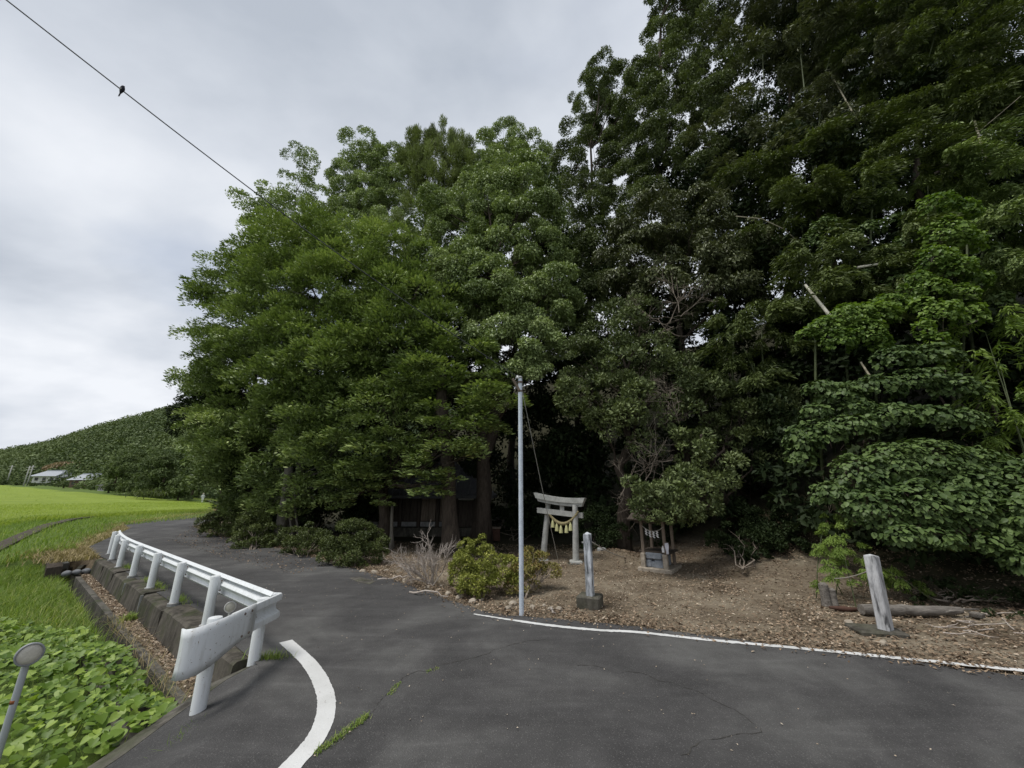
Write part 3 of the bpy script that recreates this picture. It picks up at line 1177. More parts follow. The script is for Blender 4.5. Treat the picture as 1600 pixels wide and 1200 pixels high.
# ------------------------------------------------------------------ retaining wall, ledge and ditch beside the road
rg3 = np.random.default_rng(31)
wall = empty('retaining_wall', gr(4, 0.1, -0.5), 'mossy stepped concrete retaining wall carrying the long guardrail', 'retaining wall')
cuts = [0.15, 1.9, 3.7, 5.4, 7.2, 8.9, 10.6, 12.4]
for i in range(len(cuts) - 1):
    a, b = cuts[i] + 0.012, cuts[i + 1] - 0.012
    mb = MB()
    n = 8
    sec = []
    top = 0.005 + 0.03 * (i % 2)
    for j in range(n + 1):
        t = a + (b - a) * j / n
        w = rg3.normal() * 0.006
        sec.append([gr(t, -0.16, -0.7), gr(t, -0.16, top - 0.004), gr(t, -0.12, top), gr(t, 0.15 + w, top - 0.01), gr(t, 0.185 + w, top - 0.04), gr(t, 0.25 + w, -0.45), gr(t, 0.26, -0.7)])
    vs = [p for s in sec for p in s]
    fs = []
    m = 7
    for j in range(n):
        for k in range(m - 1):
            fs.append((j * m + k, j * m + k + 1, (j + 1) * m + k + 1, (j + 1) * m + k))
    fs += [tuple(range(m - 1, -1, -1)), tuple(n * m + k for k in range(m))]
    mb.add(vs, fs)
    mb.build('wall_block', M_CONC, wall, smooth=False)
    if i:
        MB().box(gr(cuts[i], 0.195, -0.22), (0.022, 0.05, 0.42), Matrix.Rotation(math.atan2(GD.y, GD.x), 3, 'Z')).build('mortar_joint', M_CONC3 if i in (3, 4) else M_CONC, wall)

ditch = empty('drainage_ditch', gr(4, 0.7, -1), 'open concrete drainage ditch running below the guardrail', 'ditch')
dz = -0.42
prof_pts = [t for t in np.linspace(-0.55, 13.2, 12)]
dcurve = [gr(t, 0) for t in prof_pts] + [gr(14.6, -0.25), gr(16.2, -1.2), gr(17.6, -2.4)]


def dsweep(o0, o1, z0, z1, tilt=0.0):
    mb = MB()
    path = dcurve
    # sweep(side) points to the right of travel; ditch side is to the left
    mb.sweep(path, [(-o0, z0), (-o0 - tilt, z1), (-o1 - tilt, z1), (-o1, z0)])
    return mb


dsweep(0.43, 0.54, -1.15, dz).build('side_wall', M_CONC2, ditch)
dsweep(0.96, 1.06, -1.15, -0.52).build('side_wall', M_CONC2, ditch)
dsweep(0.54, 0.96, -1.15, -1.02).build('channel_floor', M_CONC2, ditch)
pm = MB().lathe(gr(2.55, 0.56, -0.72), [(0.085, -0.05), (0.085, 0.06), (0.062, 0.062), (0.06, -0.04)], 16, Matrix.Rotation(math.atan2(GN.y, GN.x), 3, 'Z') @ Matrix.Rotation(R(90), 3, 'Y'))
pm.build('drain_pipe', M_CONC3, ditch, smooth=True, angle=40)
# leaf filled ledge between wall and ditch
ledge = MB()
ledge.sweep([gr(t, 0) for t in np.linspace(-0.4, 13.0, 14)], [(-0.20, -0.6), (-0.20, -0.40), (-0.45, -0.43), (-0.45, -0.6)])
tag(ledge.build('soil_ledge', M_SOIL), kind='structure')
hw = MB()
for i in range(len(S1) - 2):
    a0, a1, b0, b1 = Vector((*S1[i], 0)), Vector((*S1[i + 1], 0)), Vector((*S2[i], 0)), Vector((*S2[i + 1], 0))
    zz = (-0.01, -0.08, -0.18, -0.24, -0.28, -0.3)
    vs = [(a0.x, a0.y, zz[i] + .004), (a1.x, a1.y, zz[i + 1] + .004), (b1.x, b1.y, zz[i + 1] - .05), (b0.x, b0.y, zz[i] - .05), (a0.x, a0.y, -1.15), (a1.x, a1.y, -1.15), (b1.x, b1.y, -1.15), (b0.x, b0.y, -1.15)]
    hw.add(vs, [(0, 3, 2, 1), (3, 7, 6, 2), (0, 1, 5, 4)] + ([(0, 4, 7, 3)] if i == 0 else []) + ([(1, 2, 6, 5)] if i == len(S1) - 3 else []))
hwo = tag(hw.build('ditch_headwall', M_CONC2), 'grey concrete headwall edging the asphalt above the vines', 'headwall')
hwo.data.validate()
eb = MB()
ebp = G(94, 880, -0.36)
eb.bbox((ebp.x, ebp.y, -0.5), (0.62, 0.42, 0.36), 0.03, Matrix.Rotation(math.atan2(GD.y, GD.x), 3, 'Z'))
tag(eb.build('culvert_block', M_CONC3), 'pale concrete culvert block at the bend of the ditch', 'culvert')
for i in range(3):
    mb = MB()
    c = gr(12.4 + 0.03 * i, 0.72 - 0.20 * i, -0.33)
    rot = Matrix.Rotation(math.atan2(GD.y, GD.x) + 0.25, 3, 'Z') @ Matrix.Rotation(0.15, 3, 'Y')
    mb.lathe(c, [(0.02, -0.2), (0.06, -0.17), (0.085, -0.08), (0.088, 0.05), (0.07, 0.15), (0.02, 0.2)], 10, rot @ Matrix.Rotation(R(90), 3, 'Y'))
    tag(mb.build('sandbag', M_SACK, smooth=True), ('grey sandbag in the row of three, the one farthest from the road', 'middle grey sandbag of the row of three above the ditch', 'grey sandbag in the row of three, the one touching the retaining wall')[i], 'sandbag', 'sandbags above the ditch')

# ------------------------------------------------------------------ guardrail
rail = empty('guardrail', gr(0, 0), 'white steel guardrail with two beams meeting at a corner and a rounded end', 'guardrail')


def post(x, y, z0, z1, r=0.068):
    mb = MB()
    mb.lathe((x, y, 0), [(r, z0 - 0.25), (r, z1 - 0.012), (r * 0.93, z1), (0.002, z1 + 0.012)], 20)
    o = mb.build('post', M_RAIL, rail, smooth=True, angle=35)
    return o


post_al = [1.98, 3.93, 5.88, 7.84, 9.8, 11.7, 13.35]
post_pos = []
for i, a in enumerate(post_al):
    of = 0.0 if a < 9 else -0.02 * (a - 9) ** 2 * 0.6
    post_pos.append((a, of))
    p = gr(a, of)
    post(p.x, p.y, -0.03, 0.725)
    MB().lathe((p.x, p.y, 0.0), [(0.095, -0.05), (0.095, 0.042), (0.07, 0.05)], 16).build('post_collar', M_CONC3, rail)
post(-3.19, 5.50, -0.05, 0.70)
post(-3.17, 4.63, -0.25, 0.72)
# W profile, front side positive
WP = [(0.000, 0.700), (0.030, 0.735), (0.052, 0.728), (0.060, 0.70), (0.056, 0.655), (0.006, 0.625), (-0.012, 0.585), (0.006, 0.545), (0.056, 0.515), (0.060, 0.47), (0.052, 0.442), (0.030, 0.435), (0.000, 0.47)]


def wprof(base):
    f = [(base + a, z) for a, z in WP]
    b = [(base + a - 0.006, z + (-0.004 if z > .585 else 0.004)) for a, z in reversed(WP)]
    return f + b


A0 = [gr(t, -0.0) for t in np.linspace(0.05, 9.0, 10)] + [gr(t, -0.02 * (t - 9) ** 2 * 0.6) for t in (9.8, 10.6, 11.7, 12.5, 13.35, 13.9)]
mb = MB()
mb.sweep(A0, wprof(0.085), caps=False)
mb.build('beam', M_RAIL, rail, smooth=True, angle=40)
B0 = [Vector((-3.165, 5.62, 0)), Vector((-3.165, 5.2, 0)), Vector((-3.165, 4.7, 0))]
mb = MB()
mb.sweep([p for p in B0], [(-a, z) for a, z in wprof(0.085)][::-1], caps=False)
mb.build('beam', M_RAIL, rail, smooth=True, angle=40)
# corner pressing that joins both beams
mb = MB()
vs, fs = [], []
sA = Vector((-GN.x, -GN.y, 0))
m_ = len(WP)
steps = 5
for k_ in range(steps):
    t = k_ / (steps - 1)
    for a_, z in WP:
        pA = gr(0.05, 0) + sA * (0.087 + a_)
        pB = Vector((-3.165 + 0.087 + a_, 5.61, 0))
        pM = Vector((pB.x - 0.01, pA.y + 0.01, 0))
        q = pB.lerp(pM, t).lerp(pM.lerp(pA, t), t)
        vs.append((q.x, q.y, z))
for i in range(steps - 1):
    for q in range(m_ - 1):
        fs.append((i * m_ + q, i * m_ + q + 1, (i + 1) * m_ + q + 1, (i + 1) * m_ + q))
mb.add(vs, fs)
o = mb.build('corner_piece', M_RAIL, rail, smooth=True, angle=50)
sm_ = o.modifiers.new('solid', 'SOLIDIFY')
sm_.thickness = 0.006
# end sleeve: plain plate that widens and curls round behind the post
pl = [(-3.012, 5.06), (-3.012, 4.90), (-3.014, 4.76), (-3.025, 4.62), (-3.05, 4.50), (-3.09, 4.40), (-3.15, 4.33), (-3.22, 4.31), (-3.28, 4.34)]
ztop = [0.745, 0.745, 0.74, 0.735, 0.725, 0.715, 0.705, 0.70, 0.70]
zbot = [0.425, 0.42, 0.40, 0.36, 0.315, 0.285, 0.27, 0.265, 0.265]
vs, fs = [], []
rows = 6
for (x, y), a, b in zip(pl, ztop, zbot):
    for j in range(rows):
        t = j / (rows - 1)
        bulge = 0.012 * math.sin(math.pi * t)
        vs.append((x + bulge, y, b + (a - b) * t))
for i in range(len(pl) - 1):
    for j in range(rows - 1):
        fs.append((i * rows + j, (i + 1) * rows + j, (i + 1) * rows + j + 1, i * rows + j + 1))
mb = MB()
mb.add(vs, fs)
o = mb.build('end_sleeve', M_RAIL, rail, smooth=True)
sm_ = o.modifiers.new('solid', 'SOLIDIFY')
sm_.thickness = 0.012
sm_.offset = 0
bolt_me = None


def bolt(p, d, r=0.014):
    global bolt_me
    if bolt_me is None:
        t = MB().lathe((0, 0, 0), [(1.0, -0.3), (1.0, 0.5), (0.7, 0.9), (0.1, 1.0)], 8)
        bolt_me = bpy.data.meshes.new('bolt')
        bolt_me.from_pydata(t.v, [], t.f)
        bolt_me.materials.append(M_BOLT)
    o = bpy.data.objects.new('bolt', bolt_me)
    COL.objects.link(o)
    o.parent = rail
    o.matrix_parent_inverse = basis(rail).inverted()
    o.location = p
    o.rotation_euler = Vector(d).to_track_quat('Z', 'Y').to_euler()
    o.scale = (r, r, r)
    return o


for y, z in ((4.86, 0.69), (4.86, 0.47), (4.98, 0.69), (4.98, 0.47)):
    bolt((-3.004, y, z), (1, 0, 0))
for a, of in post_pos[:5]:
    for da in (0.075, -0.075, 0.14):
        for z in (0.655, 0.515):
            p = gr(a + da, of - 0.075, z)
            bolt(p, GN, 0.012)
    MB().bbox(gr(a, of - 0.055, 0.585), (0.10, 0.055, 0.17), 0.01, Matrix.Rotation(math.atan2(GD.y, GD.x), 3, 'Z')).build('bracket', M_RAIL, rail)
for y in (5.5, 4.63):
    MB().bbox((-3.12, y, 0.585), (0.05, 0.10, 0.17), 0.01).build('bracket', M_RAIL, rail)

# ------------------------------------------------------------------ round reflectors
def reflector(name, base, topz, r, lean, face, mats, label, band=None, pr=0.03):
    root = empty(name, base, label, 'reflector')
    base = Vector(base)
    top = Vector((base.x + lean[0], base.y + lean[1], topz))
    MB().tube([base - Vector((0, 0, 0.2)), top], pr, 14).build('post', mats[0], root, smooth=True, angle=40)
    MB().tube([top, top + (top - base).normalized() * 0.012], [pr * 1.08, pr * 0.9], 14).build('cap', mats[0], root, smooth=True, angle=40)
    f = Vector(face).normalized()
    rot = f.to_track_quat('Z', 'Y').to_matrix()
    c = top - (top - base).normalized() * (r * 0.75) + f * (pr + 0.012)
    MB().lathe(c, [(r * 0.9, -0.018), (r, -0.012), (r, 0.016), (r * 0.94, 0.022), (r * 0.86, 0.022), (r * 0.85, 0.012)], 28, rot).build('rim', mats[1], root, smooth=True, angle=40)
    MB().lathe(c, [(r * 0.86, 0.010), (r * 0.84, 0.017), (r * 0.4, 0.022), (0.001, 0.023)], 28, rot).build('lens', mats[2], root, smooth=True)
    if band:
        d = (top - base)
        q = base + d * band
        MB().tube([q, q + d.normalized() * 0.028], pr * 1.05, 14).build('rust_band', M_RUST, root, smooth=True)
    return root


rb = at(-12, 1205, 4.05)
rt = at(50, 1008, 4.05)
reflector('reflector_post', rb, rt.z, 0.092, (rt.x - rb.x, 0, 0), (0.80, -0.62, 0.1), (M_GREYPOST, M_REFLRIM, M_REFL), 'grey post with round reflector and rust band among the vines', 0.52, 0.026)
rc_ = G(352, 985, 0.0)
reflector('reflector_post', (rc_.x + 0.02, rc_.y, 0.0), 0.38, 0.078, (0.0, 0, 0), (0.40, -0.9, 0.05), (M_WHITERIM, M_WHITERIM, M_REFL), 'short white round reflector behind the guardrail corner', None, 0.018)

# ------------------------------------------------------------------ steel pole, its fittings, cable, bird
pb = G(815, 961, 0.0)
pole = empty('steel_pole', pb, 'tall slim pale grey steel pole at the road edge', 'pole')
ptop = at(812, 590, pb.y)
MB().tube([pb - Vector((0, 0, 0.3)), Vector((pb.x, pb.y, ptop.z))], 0.042, 18).build('shaft', M_POLE, pole, smooth=True, angle=40)
pz = ptop.z
MB().lathe((pb.x, pb.y, pz - 0.02), [(0.046, 0), (0.046, 0.03), (0.02, 0.05)], 14).build('cap', M_CONC3, pole, smooth=True)
MB().lathe((pb.x, pb.y, pz - 0.12), [(0.05, 0), (0.05, 0.04)], 14).build('clamp', M_BOLT, pole)
MB().lathe((pb.x, pb.y, pz - 0.30), [(0.05, 0), (0.05, 0.035)], 14).build('clamp', M_BOLT, pole)
bd = Vector((-0.42, -0.1, 0.75)).normalized()
MB().bbox(Vector((pb.x - 0.085, pb.y - 0.05, pz - 0.16)), (0.05, 0.045, 0.27), 0.006, bd.to_track_quat('Z', 'Y').to_matrix()).build('wooden_arm', M_WOOD, pole)
MB().lathe((pb.x - 0.055, pb.y - 0.03, pz - 0.03), [(0.012, 0), (0.032, 0.008), (0.034, 0.03), (0.02, 0.04), (0.026, 0.055), (0.012, 0.065)], 12).build('insulator', M_PAPER, pole, smooth=True)
gb = G(876, 892, 0.02)
mb = MB()
g0 = Vector((pb.x + 0.03, pb.y, pz - 0.22))
mb.tube([g0.lerp(gb, t) - Vector((0, 0, 0.10 * math.sin(math.pi * t))) for t in np.linspace(0, 1, 14)], 0.0085, 6)
tag(mb.build('guy_wire', M_GUY, smooth=True), 'thin steel guy wire slanting from the pole to the ground', 'wire')
c0 = Vector((pb.x - 0.06, pb.y - 0.03, pz + 0.01))
d0 = ray(10, 0)
c1 = Vector((0, 0, CAM_H)) + d0 * 4.35
cdir = (c1 - c0)


def cable_pt(t):
    return c0 + cdir * t - Vector((0, 0, 0.15 * math.sin(math.pi * min(t, 1.5))))


mb = MB()
mb.tube([cable_pt(t) for t in np.linspace(0, 2.6, 60)], 0.0075, 6)
tag(mb.build('overhead_cable', M_WIRE, smooth=True), 'thin dark overhead cable running from the pole top into the sky', 'cable')
bt = min(np.linspace(0, 1.2, 600), key=lambda t: abs(proj(cable_pt(t))[0] - 191))
bp = cable_pt(bt)
bdepth = proj(bp)[2]
s = bdepth / FPX * 0.78
bird = empty('swallow', bp, 'small dark swallow with pale belly perched on the overhead cable', 'bird')
rgt = Vector((1, 0, 0))
upv = Vector((0, -SP, CP))
fw = Vector((0, CP, SP))


def bpt(dx, dy, dzv=0.0):
    return bp + rgt * (dx * s) + upv * (dy * s) + fw * (dzv * s)


ax3 = (rgt * 0.38 + upv * 1.0).normalized()
body_pts = [(-4.5, -8.0), (-3.2, -5.5), (-1.6, -2), (0, 1.2), (1.0, 3.8), (1.7, 5.8), (2.3, 7.4), (2.8, 8.6), (3.0, 9.4)]
body_r = [0.7, 1.5, 2.9, 3.9, 3.9, 3.2, 2.5, 2.0, 0.6]
MB().tube([bpt(x, y) for x, y in body_pts], [r * s for r in body_r], 14).build('body', M_BIRD, bird, smooth=True)
MB().tube([bpt(x, y, -1.1) for x, y in ((-1.4, -1.6), (-0.2, 1.2), (0.8, 3.6), (1.4, 5.2))], [1.6 * s, 3.2 * s, 3.1 * s, 1.4 * s], 12).build('belly', M_BIRDBELLY, bird, smooth=True)
MB().tube([bpt(3.2, 8.2), bpt(5.2, 7.7), bpt(6.0, 7.4)], [1.1 * s, 0.6 * s, 0.1 * s], 8).build('beak', M_BIRD, bird, smooth=True)
for tx, ty in ((-8.0, -12.5), (-6.2, -12.8)):
    MB().tube([bpt(-3.2, -5.5), bpt((tx - 4) / 2, (ty - 7) / 2), bpt(tx, ty)], [1.2 * s, 0.9 * s, 0.15 * s], 6).build('tail_feather', M_BIRD, bird, smooth=True)
for w in (-1, 1):
    MB().tube([bpt(0.3 + w * 2.6, 4.5), bpt(-1.0 + w * 2.4, -0.5), bpt(-4.2 + w * 0.5, -8.5)], [1.2 * s, 1.3 * s, 0.2 * s], 8).build('wing', M_BIRD, bird, smooth=True)
for w in (-1, 1):
    MB().tube([bpt(-0.4 + w * 1.0, -1.2, -1.5), bpt(-0.6 + w * 1.0, -2.8, -0.6)], 0.3 * s, 5).build('foot', M_BOLT, bird)

# ------------------------------------------------------------------ torii with straw rope
def ptube(name, a, b, r0, r1, mat, parent, n=18):
    return MB().tube([Vector(a), Vector(a).lerp(Vector(b), 0.5), Vector(b)], [r0, (r0 + r1) / 2, r1], n).build(name, mat, parent, smooth=True, angle=40)


TYl, TYr = 13.0, 12.35
tb = G(884, 880, 0.0)
torii = empty('torii_gate', (tb.x, tb.y, 0), 'small pale granite torii gate with curved lintel at the shrine entrance', 'torii gate')
pl_t, pr_t = at(857, 783, TYl), at(898.5, 789, TYr)
pl_b, pr_b = at(848.5, 874, TYl), at(900, 876, TYr)
ptube('pillar', pl_b, pl_t, 0.098, 0.080, M_GRANITE, torii)
ptube('pillar', pr_b, pr_t, 0.098, 0.080, M_GRANITE, torii)
for q in (pl_b, pr_b):
    MB().bbox((q.x, q.y, q.z - 0.04), (0.36, 0.36, 0.10), 0.03).build('base_stone', M_GRANITE, torii)
    MB().bbox((q.x + 0.01, q.y, q.z - 0.12), (0.56, 0.52, 0.10), 0.04).build('base_slab', M_BASE, torii)
dirT = (at(911, 790, TYr) - at(839, 781, TYl)).normalized()


def beamT(name, a, b, wz, wy, sag=0.0, flare=0.0, slant=0.0):
    a, b = Vector(a), Vector(b)
    n = 12
    vs, fs = [], []
    y = Vector((-(b - a).y, (b - a).x, 0)).normalized()
    for i in range(n + 1):
        t = i / n
        p = a.lerp(b, t) + Vector((0, 0, sag * ((2 * t - 1) ** 2)))
        hz = wz * (1 + flare * (2 * t - 1) ** 2) / 2
        ex = dirT * (slant * (1 if t > .5 else -1) if i in (0, n) else 0)
        for sy, sz in ((-1, -1), (1, -1), (1, 1), (-1, 1)):
            vs.append(p + y * (wy / 2 * sy) + Vector((0, 0, hz * sz)) + (ex * (0.5 if sz > 0 else -0.5)))
    for i in range(n):
        for k in range(4):
            k2 = (k + 1) % 4
            fs.append((i * 4 + k, i * 4 + k2, (i + 1) * 4 + k2, (i + 1) * 4 + k))
    fs += [(3, 2, 1, 0), tuple(n * 4 + k for k in range(4))]
    return MB().add(vs, fs).build(name, M_GRANITE, torii)


beamT('top_lintel', at(837.5, 776.5, TYl + .02), at(913.5, 785, TYr - .02), 0.145, 0.26, 0.055, 0.12, 0.07)
beamT('second_lintel', at(841, 782.2, TYl), at(911, 791, TYr), 0.105, 0.19, 0.045, 0.05, 0.04)
beamT('tie_beam', at(840, 797, TYl), at(911, 805.5, TYr), 0.155, 0.115)
sc_ = at(878, 794, (TYl + TYr) / 2)
MB().bbox(sc_, (0.13, 0.12, 0.20), 0.008).build('strut', M_GRANITE, torii)

rope = empty('straw_rope', sc_, 'twisted straw rope with five pale straw tassels hung across the torii', 'straw rope')
ra, rbb = at(853, 795, TYl - 0.13), at(903.5, 799, TYr - 0.13)
core = []
for i in range(25):
    t = i / 24
    p = ra.lerp(rbb, t) - Vector((0, 0, 0.40 * (1 - (2 * t - 1) ** 2)))
    core.append(p)
for ph in range(3):
    pts, rad = [], []
    for i in range(97):
        t = i / 96
        j = min(int(t * 24), 23)
        p = core[j].lerp(core[j + 1], t * 24 - j)
        tn = (core[j + 1] - core[j]).normalized()
        a = tn.cross(Vector((0, 1, 0))).normalized()
        b = tn.cross(a)
        w = 0.028 * (0.55 + 0.45 * math.sin(math.pi * t))
        g = t * 2 * math.pi * 11 + ph * 2.094
        pts.append(p + a * (w * math.cos(g)) + b * (w * math.sin(g)))
        rad.append(0.027 * (0.5 + 0.5 * math.sin(math.pi * t)))
    MB().tube(pts, rad, 7).build('strand', M_ROPE, rope, smooth=True)
for px in (865.5, 871, 878, 885.5, 892.5):
    t = (px - 853) / (903.5 - 853)
    i = int(t * 24)
    p = core[i] - Vector((0, 0.02, 0.035))
    MB().lathe((p.x, p.y, p.z - 0.235), [(0.062, 0.0), (0.057, 0.06), (0.044, 0.14), (0.030, 0.19), (0.022, 0.20), (0.026, 0.235)], 12).build('tassel', M_STRAW, rope, smooth=True, angle=50)

# ------------------------------------------------------------------ stone marker posts, their bases and the cord between
b0 = G(923, 948, 0.0)
pst = empty('stone_marker', b0, 'upright weathered white stone post set in a dark concrete block', 'stone post')
rot = Matrix.Rotation(R(-24), 3, 'Z')
MB().bbox((b0.x, b0.y + 0.05, 0.07), (0.42, 0.40, 0.24), 0.025, rot).build('base_block', M_BASE, pst)
pc = Vector((b0.x + 0.0, b0.y - 0.02, 0))
mb = MB()
hp = at(922, 834, pc.y).z
mb.bbox((pc.x, pc.y, (0.19 + hp) / 2 - 0.02), (0.135, 0.135, hp - 0.19 + 0.04), 0.012, rot)
mb.build('shaft', M_STONEPOST, pst)
mb = MB()
q = [rot @ Vector((x * 0.066, y * 0.066, 0)) for x, y in ((-1, -1), (1, -1), (1, 1), (-1, 1))]
mb.add([pc + v + Vector((0, 0, hp - 0.005)) for v in q] + [pc + Vector((0, 0, hp + 0.035))], [(0, 1, 4), (1, 2, 4), (2, 3, 4), (3, 0, 4)])
mb.build('pyramid_top', M_STONEPOST, pst)
bolt_o = MB().tube([pc + rot @ Vector((-0.06, -0.0, 0)) + Vector((0, 0, hp - 0.16)), pc + rot @ Vector((-0.11, 0, 0)) + Vector((0, 0, hp - 0.16))], [0.014, 0.018], 8).build('iron_peg', M_CONC3, pst)
cd0 = Vector((pc.x + 0.07, pc.y + 0.02, hp - 0.14))
cd1 = at(979, 871.5, 12.9)
mb = MB()
mb.tube([cd0.lerp(cd1, t) - Vector((0, 0, 0.05 * math.sin(math.pi * t))) for t in np.linspace(0, 1, 12)], 0.011, 6)
tag(mb.build('cord', M_CORD, smooth=True), 'grey cord tied from the upright stone post back to the leaf mound', 'cord')

b1 = G(1385, 988, 0.0)
top1 = at(1361, 868, b1.y + 0.05)
lp = empty('stone_marker', b1, 'leaning pale grey stone post beside the fallen log', 'stone post')
ld = (top1 - b1).normalized()
rotl = Matrix.Rotation(R(28), 3, 'Z')
zq = ld.to_track_quat('Z', 'Y').to_matrix()
ctr = b1.lerp(top1, 0.5)
Ls_ = (top1 - b1).length
mb = MB()
xa = Vector((math.cos(R(28)), math.sin(R(28)), 0))
xa = (xa - ld * xa.dot(ld)).normalized()
ya = ld.cross(xa)
Mrot = Matrix((xa, ya, ld)).transposed()
mb.bbox(ctr - ld * 0.08, (0.165, 0.15, Ls_ + 0.16), 0.014, Mrot)
mb.build('shaft', M_STONEPOST2, lp)
mb = MB()
qv = [xa * (x * 0.078) + ya * (y * 0.07) for x, y in ((-1, -1), (1, -1), (1, 1), (-1, 1))]
mb.add([top1 - ld * 0.004 + v for v in qv] + [top1 + ld * 0.022 - xa * 0.02], [(0, 1, 4), (1, 2, 4), (2, 3, 4), (3, 0, 4)])
mb.build('worn_top', M_STONEPOST2, lp)
MB().bbox((b1.x - 0.10, b1.y + 0.06, 0.0), (0.62, 0.42, 0.08), 0.02, Matrix.Rotation(R(-12), 3, 'Z')).build('base_slab', M_BASE, lp)
le0 = b1.lerp(top1, 0.82)
le1 = at(1285, 902, 8.4)
mb = MB()
mb.tube([le0.lerp(le1, t) - Vector((0, 0, 0.07 * math.sin(math.pi * t))) for t in np.linspace(0, 1, 12)], 0.009, 6)
tag(mb.build('cord', M_CORD, smooth=True), 'thin grey cord sagging from the leaning stone post into the bamboo grass', 'cord')

# ------------------------------------------------------------------ log, stumps, branches
l0, l1 = Vector((*at(1348, 963, 7.3)[:2], 0.10)), Vector((*at(1505, 966, 7.3)[:2], 0.085))
rgl = np.random.default_rng(5)
lg = empty('fallen_log', l0, 'long grey weathered log lying behind the leaning stone post', 'log')
pts = wobble(l0, l1, 9, 0.012, rgl)
MB().tube(pts, [0.078, 0.082, 0.080, 0.083, 0.078, 0.080, 0.074, 0.072, 0.066, 0.05], 14).build('stem', M_LOG, lg, smooth=True, angle=50)
for a, b, r in (((1440, 958), (1530, 952), 0.025), ((1482, 965), (1500, 985), 0.018), ((1490, 968), (1520, 962), 0.02)):
    MB().tube(wobble(at(*a, 7.3), at(*b, 7.25), 4, 0.03, rgl), [r, r, r * .8, r * .7, r * .4], 7).build('branch_stub', M_LOG, lg, smooth=True)
for px, py, h, r, lab in ((1292, 944, 0.34, 0.075, 'taller of two grey cut stumps at the foot of the bamboo grass'), (1304, 945, 0.26, 0.06, 'shorter of two grey cut stumps beside the reddish rotten wood')):
    g = G(px, py, 0.03)
    mb = MB()
    mb.lathe((g.x, g.y, g.z - 0.06), [(r * 1.3, 0), (r * 1.08, 0.08), (r, h * 0.6), (r * 1.02, h + 0.05), (r * 0.5, h + 0.08)], 10)
    o = mb.build('tree_stump', M_LOG, smooth=True, angle=40)
    tag(o, lab, 'stump')
g = G(1322, 952, 0.04)
mb = MB()
mb.tube(wobble((g.x - 0.25, g.y + 0.05, 0.06), (g.x + 0.28, g.y - 0.05, 0.05), 5, 0.04, rgl), [0.02, 0.035, 0.045, 0.04, 0.03, 0.015], 8)
tag(mb.build('rotten_wood', M_REDWOOD, smooth=True), 'reddish brown rotten wood lying between stumps and log', 'wood')
g = at(1530, 975, 7.2)
mb = MB()
mb.lathe((g.x, g.y, max(g.z, 0.02) - 0.02), [(0.02, 0), (0.10, 0.02), (0.085, 0.05), (0.10, 0.07), (0.03, 0.09)], 7)
tag(mb.build('wood_chunk', M_LOG, smooth=True), 'brown wood chunk beyond the right end of the log', 'wood')

# ------------------------------------------------------------------ hand-washing pavilion
wv = empty('washing_pavilion', G(1030, 893, 0.03), 'small wooden roofed washing basin built of blue-grey stones', 'pavilion')
WY0 = G(1030, 893, 0.03).y
FL, FR = at(1008, 892, WY0 + 0.35), at(1043, 896, WY0)
zb = 0.0
fl = Vector((FL.x, FL.y, 0))
fr = Vector((FR.x, FR.y, 0))
ex = (fr - fl).normalized()
ey = Vector((-ex.y, ex.x, 0))
wd = (fr - fl).length
dp = 0.75
zr = Matrix.Rotation(math.atan2(ex.y, ex.x), 3, 'Z')
cc = fl + ex * wd / 2 + ey * dp / 2
MB().bbox(cc + Vector((0, 0, 0.03)), (wd + 0.3, dp + 0.3, 0.12), 0.02, zr).build('plinth', M_STONE, wv)
for sx in (0, 1):
    for sy in (0, 1):
        p = fl + ex * (wd * sx) + ey * (dp * sy)
        MB().bbox(p + Vector((0, 0, 0.66)), (0.075, 0.075, 1.22), 0.008, zr).build('post', M_WOOD, wv)
for sy in (0, 1):
    p = fl + ex * wd / 2 + ey * (dp * sy) + Vector((0, 0, 1.24))
    MB().bbox(p, (wd + 0.35, 0.07, 0.10), 0.008, zr).build('beam', M_DARKWOOD, wv)
for s_ in (-1, 1):                                   # gabled roof, two slopes
    mb = MB()
    rx = Matrix.Rotation(R(24) * s_, 3, 'X')
    mb.bbox(cc + ey * (-s_ * 0.36) * -1 * -1 + Vector((0, 0, 1.42)), (wd + 0.55, 0.70, 0.05), 0.01, zr @ Matrix.Rotation(R(22) * s_, 3, 'X'))
    mb.build('roof_slope', M_DARKWOOD, wv)
# the basin: stone blocks
blocks = [(-0.34, -0.30, 0.20, 0.26, 0.20), (-0.10, -0.30, 0.18, 0.24, 0.18), (0.18, -0.30, 0.20, 0.28, 0.22), (-0.02, -0.30, 0.40, 0.44, 0.18), (-0.34, -0.28, 0.40, 0.20, 0.16), (0.30, -0.28, 0.40, 0.18, 0.16)]
for bx, by, bz, bw, bh in blocks:
    MB().bbox(cc + ex * (bx * wd / 0.9) + ey * (by + 0.06 * random.random()) + Vector((0, 0, bz - 0.02)), (bw, 0.24, bh), 0.03, zr @ Matrix.Rotation(random.uniform(-.08, .08), 3, 'Y')).build('stone_block', M_BLUESTONE, wv)
MB().bbox(cc + Vector((0, 0.05, 0.26)), (wd * 0.9, 0.5, 0.34), 0.03, zr).build('basin_body', M_BLUESTONE, wv)
MB().bbox(cc + Vector((0, 0, 0.47)), (wd + 0.24, dp + 0.05, 0.05), 0.01, zr).build('wooden_rim', M_DARKWOOD, wv)
for s_ in (0, 1):
    p = fl + ex * (wd * s_) + ey * -0.05
    MB().bbox(p + Vector((0, 0, 0.24)), (0.12, 0.12, 0.40), 0.012, zr).build('corner_stone', M_STONE, wv)
tw = empty('towel', at(1041.5, 858, WY0 - 0.06), 'white towel hanging from the front post of the washing pavilion', 'towel')
tp0, tp1 = at(1041.5, 848, WY0 - 0.07), at(1041.5, 866, WY0 - 0.07)
